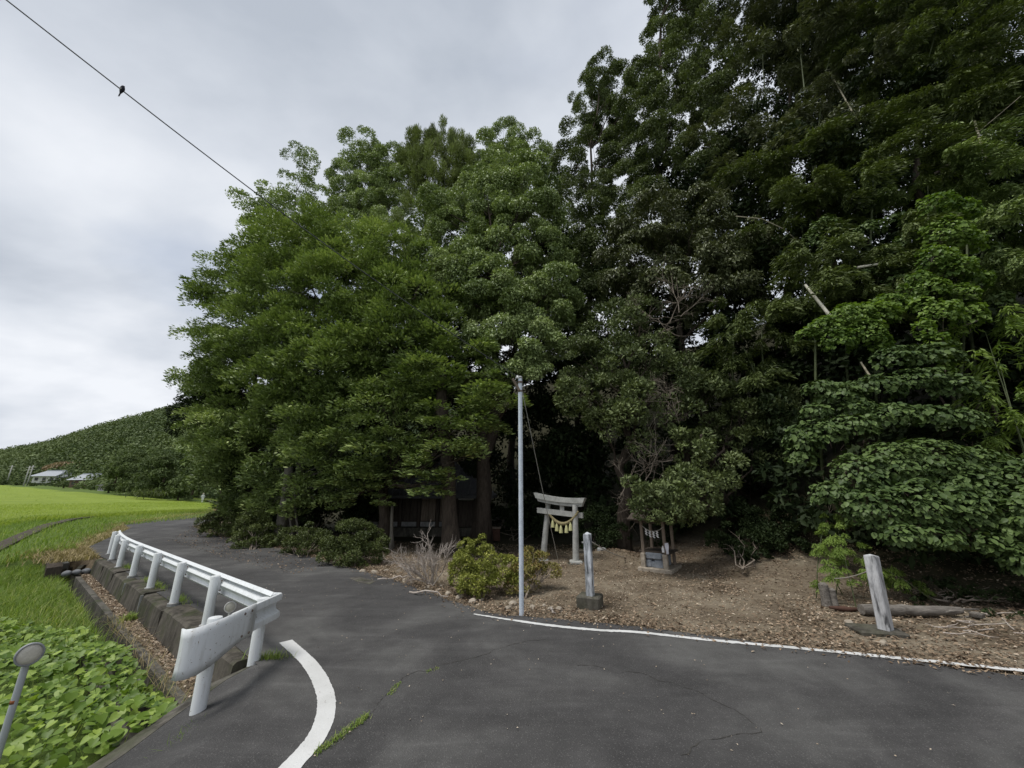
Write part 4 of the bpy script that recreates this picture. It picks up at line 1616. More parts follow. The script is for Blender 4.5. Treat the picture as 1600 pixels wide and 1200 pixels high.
vs, fs = [], []
for i in range(9):
    z = tp0.z + (tp1.z - tp0.z) * i / 8
    for j in range(7):
        t = j / 6 - 0.5
        wdt = 0.085 + 0.02 * math.sin(i * 0.7)
        vs.append((tp0.x + t * wdt, tp0.y + 0.014 * math.sin(j * 2.1 + i * 0.2), z - 0.01 * abs(t)))
for i in range(8):
    for j in range(6):
        fs.append((i * 7 + j, (i + 1) * 7 + j, (i + 1) * 7 + j + 1, i * 7 + j + 1))
o = MB().add(vs, fs).build('cloth', M_TOWEL, tw, smooth=True)
o.modifiers.new('solid', 'SOLIDIFY').thickness = 0.008
MB().tube([tp0 + Vector((-0.06, 0.0, 0)), tp0 + Vector((0.06, 0.0, 0))], 0.007, 6).build('hanger_rod', M_WOOD, tw)
g = at(1036.5, 864, WY0 - 0.05)
mb = MB()
mb.lathe((g.x, g.y, cc.z + 0.495), [(0.03, 0), (0.032, 0.10), (0.016, 0.13), (0.014, 0.16)], 12)
tag(mb.build('bottle', M_PAPER, smooth=True, angle=40), 'small white bottle standing on the basin rim', 'bottle')
sr = empty('paper_streamer_rope', at(1027, 830, WY0), 'thin straw rope with four white zigzag paper streamers under the pavilion roof', 'rope')
sa, sb = fl + Vector((0, -0.05, 1.13)), fr + Vector((0, -0.05, 1.13))
cr_ = [sa.lerp(sb, t) - Vector((0, 0, 0.13 * (1 - (2 * t - 1) ** 2))) for t in np.linspace(0, 1, 13)]
MB().tube(cr_, 0.011, 6).build('rope', M_CORD, sr, smooth=True)
for t in (0.22, 0.40, 0.58, 0.74):
    p = cr_[int(t * 12)]
    vs, fs = [], []
    offs = [(0, 0), (0.018, -0.05), (-0.012, -0.055), (0.022, -0.11), (-0.008, -0.115), (0.026, -0.17)]
    for dx, dz_ in offs:
        vs += [(p.x + dx - 0.024, p.y - 0.012 * (dx > 0), p.z + dz_), (p.x + dx + 0.024, p.y - 0.012 * (dx > 0), p.z + dz_)]
    for i in range(5):
        fs.append((2 * i, 2 * i + 1, 2 * i + 3, 2 * i + 2))
    o = MB().add(vs, fs).build('paper_streamer', M_PAPER, sr)
    o.modifiers.new('solid', 'SOLIDIFY').thickness = 0.003

# ------------------------------------------------------------------ stones behind the torii
for px, py, w, h, lab, mt in ((941, 872, 0.26, 0.34, 'carved grey stone standing behind the upright stone post', M_CONC3), (912, 868, 0.5, 0.22, 'low dark stone slab beyond the torii pillar', M_BASE)):
    g = G(px, py, 0.0)
    mb = MB()
    mb.bbox((g.x, g.y, h / 2 - 0.03), (w, 0.24, h), 0.04, Matrix.Rotation(R(8), 3, 'Z'))
    tag(mb.build('stone_slab', mt), lab, 'stone')

# ------------------------------------------------------------------ shrine hall in the shade
hall = empty('shrine_hall', G(650, 842, 0.0), 'dark wooden shrine hall half hidden under the trees', 'building')
HY = 20.0
xl, xr = at(565, 820, HY).x, at(742, 820, HY).x
zt = at(650, 778, HY).z
wm = xr - xl
hd = 4.2
MB().box(((xl + xr) / 2, HY + hd / 2, 0.1), (wm + 0.6, hd + 0.6, 0.55)).build('plinth', M_BASE, hall)
MB().box(((xl + xr) / 2, HY + hd / 2 + 0.02, zt / 2 + 0.3), (wm - 0.1, hd, zt - 0.25)).build('wall', M_DARKWOOD, hall)
nb = 7
for i in range(nb):
    x = xl + wm * i / (nb - 1)
    MB().bbox((x, HY, 0.3 + zt / 2), (0.16, 0.16, zt - 0.1), 0.01).build('column', M_DARKWOOD, hall)
for i in range(nb - 1):
    x0, x1 = xl + wm * i / (nb - 1) + 0.1, xl + wm * (i + 1) / (nb - 1) - 0.1
    if i < 5:
        MB().bbox(((x0 + x1) / 2, HY + 0.0, 0.52), (x1 - x0, 0.05, 0.22), 0.008).build('white_dado_board', M_CONC3, hall)
        for j in range(2):
            xc = x0 + (x1 - x0) * (0.25 + 0.5 * j)
            MB().bbox((xc, HY + 0.0, 1.28), ((x1 - x0) / 2 - 0.03, 0.04, 1.2), 0.01).build('door_panel', M_WOOD if i in (3, 4) else M_DARKWOOD, hall)
    else:
        MB().bbox(((x0 + x1) / 2, HY + 0.0, 1.0), (x1 - x0, 0.05, 1.2), 0.008).build('red_board', M_DARKWOOD, hall)
        MB().bbox(((x0 + x1) / 2, HY - 0.02, 1.82), (x1 - x0 + .1, 0.05, 0.34), 0.008).build('plaster_panel', M_PLASTER, hall)
MB().bbox((xl + wm * 0.79, HY - 0.03, 1.84), (0.3, 0.05, 0.3), 0.008).build('plaster_panel', M_PLASTER, hall)
e0, e1 = zt + 0.12, zt + 2.1
ov = 0.9
vs = [(xl - ov, HY - ov, e0), (xr + ov, HY - ov, e0), (xr + ov, HY + hd + ov, e0), (xl - ov, HY + hd + ov, e0), (xl + 1.6, HY + hd / 2, e1), (xr - 1.6, HY + hd / 2, e1)]
vs += [(x, y, z - 0.14) for x, y, z in vs[:4]]
mb = MB()
mb.add(vs, [(0, 1, 5, 4), (1, 2, 5), (2, 3, 4, 5), (3, 0, 4), (0, 6, 7, 1), (1, 7, 8, 2), (2, 8, 9, 3), (3, 9, 6, 0), (9, 8, 7, 6)])
rf = mb.build('roof', M_ROOF, hall)
mb = MB().bbox(((xl + xr) / 2, HY + hd / 2, e1 + 0.08), (wm - 3.0, 0.28, 0.26), 0.04)
mb.build('ridge', M_ROOF, rf)
for i in range(22):
    x = xl - ov + (wm + 2 * ov) * (i + 0.5) / 22
    q = min(1.0, max(0.08, min((x - xl + ov) / (1.6 + ov), (xr + ov - x) / (1.6 + ov))))
    p0 = Vector((x, HY - ov - 0.01, e0 + 0.03))
    p1 = Vector((x, HY - ov + (hd / 2 + ov) * q, e0 + (e1 - e0) * q + 0.03))
    MB().tube([p0, p1], 0.05, 6).build('tile_row', M_ROOF, rf)
# boxes and low white hut
ob = G(772, 846, 0.0)
bx = empty('offering_box', ob, 'dark brown wooden box under the trees beyond the yellow-green bush', 'box')
MB().bbox((ob.x, ob.y, 0.28), (0.5, 0.42, 0.5), 0.015).build('body', M_REDWOOD, bx)
MB().bbox((ob.x, ob.y, 0.55), (0.58, 0.5, 0.05), 0.01).build('lid', M_WOOD, bx)
hp_ = at(392, 800, 27.0)
hut = empty('white_hut', (hp_.x, hp_.y, 0), 'white-walled hut glimpsed through leaves above the dark roadside bushes', 'building')
wz = at(392, 776, 27.0).z
MB().box((hp_.x + 0.3, hp_.y + 1.6, wz / 2), (2.9, 3.0, wz)).build('wall', M_PLASTER, hut)
mb = MB()
x0, x1, y0, y1 = hp_.x - 1.6, hp_.x + 2.2, hp_.y - 0.4, hp_.y + 3.6
mb.add([(x0, y0, wz), (x1, y0, wz), (x1, y1, wz), (x0, y1, wz), (x0 + .3, (y0 + y1) / 2, wz + 1.0), (x1 - .3, (y0 + y1) / 2, wz + 1.0)], [(0, 1, 5, 4), (1, 2, 5), (2, 3, 4, 5), (3, 0, 4), (3, 2, 1, 0)])
mb.build('roof', M_ROOF, hut)
MB().bbox((hp_.x + 0.9, hp_.y + 0.09, 0.95), (0.8, 0.05, 1.8), 0.01).build('door', M_DARKWOOD, hut)
# concrete slab in the road edge
g = G(537, 908, 0.0)

# ------------------------------------------------------------------ trees
def gnd(px, py, Y=None):
    """ground point near pixel column px at Y metres"""
    p = at(px, py, Y)
    return Vector((p.x, p.y, gz(p.x, p.y)))


def T(seed):
    return np.random.default_rng(seed)


def lob(lst, dn=1.0, fz=1.0):
    out = []
    for q in lst:
        px, py, Y, r = q[:4]
        f = q[4] if len(q) > 4 else fz
        out.append(lobe(px, py, Y, r, 1.0, f, 0.95, q[5] if len(q) > 5 else dn))
    return out


# the big layered evergreens on the left
tree('layered_evergreen', 'broad layered evergreen at the outer left end of the grove', gnd(395, 830, 20.5),
     lob([(352, 468, 21, 36), (378, 440, 20.5, 42), (410, 412, 20, 46), (326, 470, 21.5, 20), (330, 545, 21, 32), (365, 520, 20, 44), (410, 490, 19, 50), (325, 610, 21.5, 32), (360, 600, 20, 46), (400, 570, 19, 50), (300, 450, 21.5, 14, .7), (305, 600, 21.8, 18), (300, 655, 22, 20),
          (325, 672, 21.5, 34), (355, 668, 20.5, 42), (395, 650, 19, 50), (354, 735, 22, 25), (370, 735, 20.5, 38), (405, 725, 19, 40), (370, 785, 22, 17), (385, 775, 20, 28), (335, 700, 22, 32), (380, 690, 18.6, 42), (360, 560, 19.4, 46), (420, 445, 19, 46), (365, 805, 22, 13), (380, 800, 20, 17), (415, 770, 19, 28)], fz=0.95),
     'layer', LM['layer'], T(1), r0=0.26, bark=M_BARK)
tree('layered_evergreen', 'large layered evergreen with pale twisting stems behind the bushes', gnd(455, 838, 17.2),
     lob([(450, 395, 19, 50), (500, 390, 18.5, 52), (455, 455, 18, 58), (520, 450, 17.5, 58), (450, 530, 17.5, 55), (510, 515, 17, 55), (440, 610, 17.5, 52), (500, 590, 16.5, 55), (450, 680, 17.2, 48), (505, 665, 16.4, 48),
          (440, 745, 17, 38), (490, 740, 16, 38), (455, 790, 16.8, 24), (520, 720, 16, 36), (525, 770, 16, 24), (490, 780, 16.2, 24), (425, 790, 17.5, 20), (430, 665, 17, 50), (460, 800, 16.5, 14), (530, 690, 15.8, 40), (480, 640, 16.2, 50), (480, 560, 16.6, 55), (420, 520, 17.6, 50)], fz=0.9),
     'layer', LM['layer'], T(2), r0=0.20, bark=M_BARK_PALE)
tree('layered_evergreen', 'layered evergreen whose long boughs reach towards the steel pole', gnd(600, 850, 16.2),
     lob([(560, 400, 18, 50), (610, 405, 17.5, 48), (660, 430, 17, 42), (570, 460, 17, 55), (630, 480, 16.5, 55), (680, 490, 16, 38), (560, 540, 16.3, 55), (620, 560, 15.8, 52), (675, 560, 15.5, 40), (560, 620, 16, 50), (615, 635, 15.3, 45),
          (570, 690, 15.6, 42), (720, 545, 14.6, 30, .5), (700, 590, 14.5, 32, .5), (735, 625, 13.6, 34, .55), (780, 630, 13.3, 30, .5), (690, 655, 13.8, 38, .5), (640, 690, 14.2, 40, .5), (750, 665, 13.4, 34, .5),
          (630, 735, 14.4, 34, .45), (680, 765, 13.2, 26, .6), (705, 745, 13.4, 22, .5), (545, 745, 15.4, 34, .6), (600, 755, 14.8, 24, .5), (590, 650, 15, 48), (650, 520, 15.8, 50), (590, 510, 16.2, 55), (540, 580, 15.9, 50), (570, 735, 15, 34, .6), (560, 770, 15.4, 20, .6), (660, 600, 14.9, 44, .6), (720, 700, 13.2, 30, .6), (665, 730, 13.4, 28, .6), (750, 705, 13.6, 26, .6), (760, 580, 14.2, 24, .6), (610, 700, 14.6, 34, .7), (600, 785, 15.2, 14, .6), (520, 790, 15.6, 14, .7)], fz=0.88),
     'layer', LM['layer'], T(3), r0=0.24)
# trees behind them against the sky
tree('thin_crowned_tree', 'thin-crowned tree letting sky through at the top left of the grove', gnd(440, 800, 27),
     lob([(472, 252, 27, 20), (430, 300, 27, 20), (390, 325, 27, 20, .7), (470, 310, 27, 30), (510, 325, 26, 30), (420, 350, 26, 28), (470, 360, 25, 34), (395, 350, 27, 14), (440, 330, 26, 24), (515, 375, 24, 36)]),
     'small', LM['layer'], T(4), scale=1.5, k=0.7, r0=0.22)
tree('cypress', 'rounded cypress top rising left of the tallest cedar', gnd(565, 800, 25),
     lob([(562, 232, 25, 28), (580, 260, 25, 34), (548, 285, 25, 32), (585, 305, 24.5, 36), (555, 335, 24, 38), (605, 340, 24, 34), (600, 270, 25, 25, 1, .6), (620, 370, 22, 36), (560, 385, 22, 34), (620, 300, 24.5, 30), (530, 320, 25, 26), (620, 250, 25, 20)]),
     'round', LM['camphor'], T(5), r0=0.25)
tree('cedar', 'feathery cedar with the highest top in the middle of the grove', gnd(675, 800, 25),
     lob([(690, 215, 25, 22, 1.3), (665, 225, 25, 22, 1.2), (650, 262, 25, 26, 1.1, .8), (698, 255, 24, 28, 1.3), (680, 300, 24, 34, 1.2), (640, 305, 25, 26, 1, .7), (712, 300, 24, 24, 1.2), (660, 350, 22, 36), (720, 235, 25, 20, 1.2), (640, 235, 25.5, 18, 1.2), (735, 270, 24.5, 26), (670, 265, 24, 28, 1.2)]),
     'cedar', LM['cedar'], T(6), r0=0.25)
tree('broadleaf_tree', 'round-topped broadleaf behind the bright camphor crown', gnd(800, 800, 27),
     lob([(760, 240, 26, 28), (795, 228, 26, 30), (832, 245, 26, 28), (745, 270, 25, 30), (860, 265, 26, 24, 1, .7), (800, 265, 25, 40), (870, 300, 25, 28), (735, 310, 24, 30), (720, 255, 26, 24), (775, 300, 24, 36), (860, 340, 24, 30), (870, 390, 23, 34), (885, 440, 22, 36), (880, 500, 21, 36)]),
     'round', LM['camphor'], T(7), r0=0.28)
# the bright camphor in the middle
tree('camphor_tree', 'bright billowing camphor in the middle of the grove behind the pole', gnd(755, 838, 16.8),
     lob([(780, 285, 18, 40), (820, 300, 18, 42), (765, 320, 17.8, 34), (840, 335, 17.8, 30), (690, 325, 18.2, 34), (665, 345, 18.4, 30), (715, 355, 18, 36), (680, 390, 17.5, 40), (790, 375, 17, 46), (840, 385, 17, 38), (745, 390, 17, 32),
          (770, 445, 16.3, 44), (825, 440, 16.2, 42), (865, 450, 16.2, 34), (730, 470, 16.5, 32), (770, 500, 15.8, 42), (830, 505, 15.6, 40), (800, 545, 15.2, 36), (845, 550, 15.2, 28), (755, 540, 15.6, 28), (840, 580, 15, 20), (880, 470, 16.2, 22), (700, 430, 17, 36), (810, 340, 17.4, 40), (735, 430, 16.8, 34), (800, 470, 15.9, 40), (790, 590, 15, 24), (860, 500, 15.8, 26)]),
     'round', LM['camphor'], T(8), r0=0.32, k=1.2)
# the tall trees climbing the slope in the middle distance
tree('hillside_oak', 'dark evergreen oak stepping up the skyline right of the camphor', gnd(930, 780, 24),
     lob([(945, 120, 24, 26), (925, 150, 24, 30), (965, 140, 24, 26), (905, 200, 24, 28), (950, 195, 23.5, 34), (985, 175, 23, 30), (895, 255, 23.5, 28), (935, 250, 23, 36), (975, 235, 22.5, 34), (920, 300, 21, 38), (970, 300, 21, 40),
          (890, 310, 22, 26, 1, .6), (1010, 250, 21, 36), (930, 350, 20, 34), (1000, 320, 19.5, 34), (950, 390, 19, 36), (920, 410, 19.5, 36), (900, 470, 19, 36), (940, 470, 18, 36), (890, 540, 18.4, 34)]),
     'round', LM['hill'], T(9), r0=0.30, scale=1.0)
tree('hillside_oak', 'tall evergreen oak cut by the upper edge of the picture', gnd(1070, 780, 21),
     lob([(1050, 15, 21, 40), (1100, 10, 21, 45), (1040, 60, 21, 28), (1085, 70, 20, 42), (1010, 110, 20.5, 26), (1050, 120, 20, 40), (1100, 130, 19, 44), (1010, 170, 20, 34), (1060, 180, 19, 40), (1120, 180, 18, 44), (1040, 230, 18.5, 40), (1090, 250, 18, 42),
          (1060, -60, 21, 50), (1120, -60, 20, 60), (1100, -140, 20, 60)]),
     'round', LM['hill'], T(10), r0=0.34, scale=1.0)
tree('round_oak', 'grey-green dome-crowned oak above the tangled twigs', gnd(1080, 800, 16.5),
     lob([(1000, 365, 16, 34), (1040, 345, 16, 42), (1090, 350, 15.6, 44), (970, 400, 16, 30), (1010, 410, 15.4, 42), (1060, 400, 15, 46), (1115, 400, 14.8, 46), (1160, 385, 15, 40), (990, 450, 15.4, 34), (1040, 455, 15, 38), (1150, 440, 14.6, 42), (1195, 420, 15, 34), (1100, 460, 14.8, 36)]),
     'oak', LM['oak'], T(11), r0=0.34)
tree('small_leaved_tree', 'olive small-leaved tree over the brown trunk right of the torii', gnd(972, 866, 14.6),
     lob([(955, 520, 14.6, 38), (1000, 510, 14.5, 36), (920, 565, 14.3, 32), (965, 575, 13.8, 40), (1010, 570, 13.6, 34), (910, 615, 14, 30), (955, 630, 13.5, 38), (1000, 640, 13.3, 34), (1050, 600, 13.5, 34), (1085, 590, 13.4, 32), (1060, 640, 13.2, 30, 1, .6), (940, 670, 13.6, 24, 1, .6), (1010, 690, 13.4, 24, 1, .5), (1110, 620, 13.6, 30)], dn=0.85),
     'small', LM['hill'], T(12), r0=0.27, scale=1.15)
tree('understorey_tree', 'dark low-branched tree hanging over the washing pavilion', gnd(1145, 815, 14.0),
     lob([(1110, 690, 13.2, 34), (1150, 670, 13.4, 36), (1080, 700, 12.4, 24), (1060, 745, 11.4, 24), (1012, 765, 10.6, 24), (1045, 778, 10.5, 26), (1085, 765, 10.7, 28), (1120, 735, 12.0, 30), (1180, 640, 13.6, 40), (1200, 700, 13.2, 36), (1005, 788, 10.5, 17), (1040, 802, 10.2, 17), (1070, 798, 10.3, 20), (1100, 790, 10.8, 18), (1018, 803, 10.2, 13), (1055, 812, 10.2, 11), (1000, 800, 10.4, 12)], dn=0.9),
     'small', LM['hill'], T(13), r0=0.22, scale=1.05)
# crowns that darken the depth of the grove, shade put into their leaf colour
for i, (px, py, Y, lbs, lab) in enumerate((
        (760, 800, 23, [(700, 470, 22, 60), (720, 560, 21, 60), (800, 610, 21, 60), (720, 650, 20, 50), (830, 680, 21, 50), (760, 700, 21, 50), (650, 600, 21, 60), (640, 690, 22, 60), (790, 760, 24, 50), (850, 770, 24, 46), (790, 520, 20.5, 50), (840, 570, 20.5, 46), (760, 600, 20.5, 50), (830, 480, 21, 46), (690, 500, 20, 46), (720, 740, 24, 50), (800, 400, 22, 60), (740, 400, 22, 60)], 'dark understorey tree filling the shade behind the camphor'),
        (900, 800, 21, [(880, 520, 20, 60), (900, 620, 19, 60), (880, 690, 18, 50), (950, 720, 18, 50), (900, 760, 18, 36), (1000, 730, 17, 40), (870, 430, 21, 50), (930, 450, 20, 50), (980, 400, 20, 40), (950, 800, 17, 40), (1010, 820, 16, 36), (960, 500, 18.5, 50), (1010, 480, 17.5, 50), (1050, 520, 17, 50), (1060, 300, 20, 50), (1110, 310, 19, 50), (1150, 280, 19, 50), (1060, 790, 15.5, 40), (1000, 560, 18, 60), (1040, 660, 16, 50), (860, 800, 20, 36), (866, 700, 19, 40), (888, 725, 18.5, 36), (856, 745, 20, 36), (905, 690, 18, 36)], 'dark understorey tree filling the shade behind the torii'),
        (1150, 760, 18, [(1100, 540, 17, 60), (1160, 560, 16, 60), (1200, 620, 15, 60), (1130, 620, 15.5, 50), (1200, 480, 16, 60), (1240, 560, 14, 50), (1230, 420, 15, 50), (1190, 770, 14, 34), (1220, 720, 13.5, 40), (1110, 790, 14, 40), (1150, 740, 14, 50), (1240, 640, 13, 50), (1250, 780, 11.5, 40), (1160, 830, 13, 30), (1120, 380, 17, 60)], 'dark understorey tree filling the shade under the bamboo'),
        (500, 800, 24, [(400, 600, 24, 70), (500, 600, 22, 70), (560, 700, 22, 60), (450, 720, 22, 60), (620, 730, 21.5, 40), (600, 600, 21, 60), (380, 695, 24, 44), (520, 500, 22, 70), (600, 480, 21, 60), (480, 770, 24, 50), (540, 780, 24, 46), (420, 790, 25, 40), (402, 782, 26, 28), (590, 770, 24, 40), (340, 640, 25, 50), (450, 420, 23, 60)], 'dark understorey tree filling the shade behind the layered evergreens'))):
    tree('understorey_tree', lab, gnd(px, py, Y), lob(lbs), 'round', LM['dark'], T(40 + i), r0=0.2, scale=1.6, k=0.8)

# trunks standing by themselves in the shade
def bare_trunk(label, pts, r0, r1, bark, seed):
    rg = T(seed)
    root = empty('bare_trunked_tree', pts[0], label, 'tree')
    mb = MB()
    n = len(pts)
    P = []
    for i in range(n - 1):
        for j in range(3):
            P.append(Vector(pts[i]).lerp(Vector(pts[i + 1]), j / 3))
    P.append(Vector(pts[-1]))
    m = len(P)
    rad = [(r0 + (r1 - r0) * i / (m - 1)) * (1 + (0.55 if i == 0 else 0.22 if i == 1 else 0)) * (1 + rg.normal() * 0.03) for i in range(m)]
    mb.tube(P, rad, 14)
    mb.build('trunk', bark, root, smooth=True)
    return root


b = G(706, 868, -0.1)
bare_trunk('stout brown trunk in front of the shrine hall', [b, at(702, 800, b.y), at(700, 730, b.y + .1), at(690, 640, b.y + .4), at(690, 540, b.y + .8)], 0.30, 0.2, M_BARK, 61)
b = G(748, 852, -0.1)
bare_trunk('curving dark trunk right of the shrine hall', [b, at(758, 770, b.y), at(754, 700, b.y), at(765, 600, b.y + .3)], 0.34, 0.24, M_BARK, 62)
b = G(972, 868, -0.1)
b2 = G(1165, 850, 0.2)
bare_trunk('slanting dark trunk in the shade right of the pavilion', [at(1165, 800, 15.2), at(1150, 740, 15), at(1110, 660, 14.6), at(1080, 620, 14.4), at(1075, 580, 14.3)], 0.24, 0.13, M_BARK, 63)
b = G(432, 852, -0.05)
bare_trunk('thick pale grey trunk between the dark roadside bushes', [b, at(440, 815, b.y), at(446, 780, b.y), at(452, 730, b.y)], 0.21, 0.17, M_BARK_PALE, 64)
for px, lab in ((452, 'slim pale curving stem beside the thick pale trunk'), (462, 'second slim pale stem right of the thick pale trunk')):
    b = G(px + 3, 850, 0)
    bare_trunk(lab, [b, at(px + 4, 830, b.y), at(px, 805, b.y), at(px - 2, 785, b.y), at(px + 2, 750, b.y)], 0.05, 0.035, M_BARK_PALE, 65 + px)
b = G(612, 858, 0)
bare_trunk('thin grey post-like trunk before the dark hall doors', [b, at(612, 820, b.y), at(613, 790, b.y)], 0.07, 0.05, M_BARK_PALE, 68)

# ------------------------------------------------------------------ bamboo and slope growth on the right
def bamboo(label, base, lobes, seed, mat, scale=1.0, k=1.0, culms=3, cr=0.045, group='bamboo clumps on the slope'):
    rg = T(seed)
    root = empty('bamboo_clump', base, label, 'bamboo')
    for i in range(culms):
        c = Vector(lobes[i % len(lobes)][0])
        b = Vector(base) + Vector((rg.normal() * 0.7, rg.normal() * 0.5, 0))
        b.z = gz(b.x, b.y) - 0.2
        p = [b, b.lerp(c, 0.35) + Vector((0, 0, (c.z - b.z) * 0.12)), b.lerp(c, 0.7) + Vector((0, 0, (c.z - b.z) * 0.10)), c]
        MB().tube(p, [cr, cr * 0.9, cr * 0.66, cr * 0.27], 8).build('culm', M_GREENCULM, root, smooth=True)
    crown(lobes, 'bamboo', mat, root, rg, scale, k)
    return root


B_ = LM['bamboo']
bamboo('dark bamboo clump filling the top right corner', gnd(1480, 700, 14.5), lob([(1400, 40, 14.5, 60), (1470, 20, 14, 65), (1545, 30, 13.5, 70), (1440, 110, 13.5, 60), (1520, 110, 13, 65), (1590, 110, 12.5, 60), (1480, 180, 12.8, 55), (1560, 190, 12.3, 55), (1620, 30, 13, 80), (1640, 160, 12, 70), (1500, -60, 14, 80), (1600, -70, 13, 90), (1400, -50, 15, 70)], fz=.8), 71, B_, 1.15)
bamboo('bamboo clump leaning out at the top right of centre', gnd(1300, 720, 15.5), lob([(1190, 30, 18, 60), (1250, 10, 17, 60), (1310, 40, 16, 60), (1170, 110, 17.5, 50), (1230, 190, 16, 42), (1330, 120, 15, 50), (1360, 60, 15.5, 60), (1150, 210, 16.5, 50), (1200, 240, 15.5, 50), (1290, 210, 14.6, 44, 1, .8), (1280, -60, 17, 80), (1180, -60, 18, 70), (1290, 80, 16.4, 36, 1, .7)], fz=.8), 72, LM['oak'], 1.2)
bamboo('mid-slope bamboo clump with drooping sprays', gnd(1330, 760, 13.2), lob([(1260, 260, 14.2, 46), (1320, 240, 14, 50), (1380, 210, 13.6, 50), (1240, 320, 13.8, 44), (1300, 320, 13.3, 50), (1360, 290, 13, 52), (1420, 270, 12.6, 52), (1170, 300, 15.4, 46), (1220, 380, 13.4, 40)], fz=.75), 73, B_, 1.05)
bamboo('olive bamboo clump at the right edge halfway up', gnd(1530, 800, 10.8), lob([(1450, 290, 12, 50), (1520, 300, 11.6, 55), (1580, 300, 11.2, 55), (1480, 250, 12.3, 50), (1550, 370, 11, 52), (1600, 400, 10.6, 50), (1560, 440, 10.5, 45), (1620, 330, 11, 60), (1640, 450, 10, 60)], fz=.75), 74, LM['layer'], 0.95)
bamboo('bamboo clump around the broken culm stub', gnd(1340, 800, 11.6), lob([(1280, 400, 12.2, 42), (1330, 390, 11.9, 45), (1390, 380, 11.6, 45), (1270, 450, 11.9, 36), (1320, 450, 11.6, 44), (1380, 450, 11.3, 44), (1430, 420, 11.2, 44), (1430, 490, 10.8, 40), (1360, 500, 11.2, 32)], fz=.75), 75, B_, 0.95)
bamboo('bamboo spray hanging in the dark gap beside the vines', gnd(1190, 800, 13.4), lob([(1150, 490, 13.6, 34), (1190, 500, 13.3, 34), (1160, 540, 13.2, 34), (1210, 550, 12.9, 32), (1150, 590, 13.2, 30), (1190, 600, 13, 32), (1230, 500, 12.8, 30)], fz=.8), 76, B_, 0.9, 0.9)
bamboo('fresh light green bamboo sprays at the right edge', gnd(1610, 880, 8.6), lob([(1540, 520, 9.6, 34), (1585, 510, 9.4, 38), (1560, 560, 9.2, 32), (1590, 590, 9.0, 32), (1555, 620, 9.1, 26), (1595, 640, 8.9, 30), (1570, 680, 8.9, 26), (1545, 700, 8.9, 20), (1600, 700, 8.8, 28), (1630, 560, 9, 50), (1640, 660, 8.6, 50)], dn=0.6, fz=.8), 77, LM['bamboo_fresh'], 0.85, 0.8, 3, 0.018)
bamboo('low bamboo grass beside the leaning stone post', gnd(1320, 930, 8.2), lob([(1290, 815, 8.8, 16), (1310, 830, 8.6, 16), (1330, 855, 8.3, 16), (1320, 870, 8.2, 16), (1300, 850, 8.5, 16), (1275, 860, 8.8, 15), (1340, 885, 8.1, 16), (1310, 900, 8.1, 17), (1365, 900, 8.3, 18), (1290, 885, 8.4, 16), (1400, 900, 8.4, 18), (1420, 920, 8.3, 16), (1290, 918, 8.1, 12)], dn=0.75, fz=.8), 78, LM['bamboo_fresh'], 0.55, 0.8, 6, 0.010)

# slope fill behind: darkens the wood to the right and beyond the frame
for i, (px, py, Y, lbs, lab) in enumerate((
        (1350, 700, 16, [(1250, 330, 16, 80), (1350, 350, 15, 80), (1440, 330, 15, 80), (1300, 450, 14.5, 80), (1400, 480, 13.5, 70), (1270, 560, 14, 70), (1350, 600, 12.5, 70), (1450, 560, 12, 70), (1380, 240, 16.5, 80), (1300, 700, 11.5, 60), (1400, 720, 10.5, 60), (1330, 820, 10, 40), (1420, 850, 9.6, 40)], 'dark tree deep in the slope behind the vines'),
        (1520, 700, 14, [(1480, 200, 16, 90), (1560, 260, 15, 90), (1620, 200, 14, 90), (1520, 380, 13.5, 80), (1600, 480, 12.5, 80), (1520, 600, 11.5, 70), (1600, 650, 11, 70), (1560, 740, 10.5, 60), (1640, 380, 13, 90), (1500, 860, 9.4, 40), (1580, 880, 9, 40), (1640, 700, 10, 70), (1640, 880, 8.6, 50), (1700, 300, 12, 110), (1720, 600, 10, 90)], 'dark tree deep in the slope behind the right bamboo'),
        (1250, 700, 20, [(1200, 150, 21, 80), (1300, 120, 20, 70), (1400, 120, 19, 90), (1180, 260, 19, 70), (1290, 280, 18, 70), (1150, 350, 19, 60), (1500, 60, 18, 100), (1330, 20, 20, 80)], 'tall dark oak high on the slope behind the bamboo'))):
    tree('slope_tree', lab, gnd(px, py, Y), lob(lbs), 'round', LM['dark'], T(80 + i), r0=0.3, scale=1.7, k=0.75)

# ------------------------------------------------------------------ climbing plants with leaves one can pick out
def shaped_leaf(name, kind):
    """small leaf meshes, unit length, tip along +Y, face up +Z"""
    if kind == 'heart':
        o = [(0, -0.36), (0.24, -0.5), (0.43, -0.34), (0.42, -0.08), (0.24, 0.24), (0, 0.5), (-0.24, 0.24), (-0.42, -0.08), (-0.43, -0.34), (-0.24, -0.5)]
    else:
        o = [(0, -0.5), (0.22, -0.42), (0.37, -0.15), (0.30, 0.15), (0.12, 0.38), (0, 0.5), (-0.12, 0.38), (-0.30, 0.15), (-0.37, -0.15), (-0.22, -0.42)]
    vs = [(0, 0.0, -0.03)] + [(x, y, 0.16 * abs(x) - 0.22 * max(0, y - 0.1) ** 1.5) for x, y in o]
    n = len(o)
    fs = [(0, 1 + i, 1 + (i + 1) % n) for i in range(n)]
    return np.array(vs, float), np.array(fs)


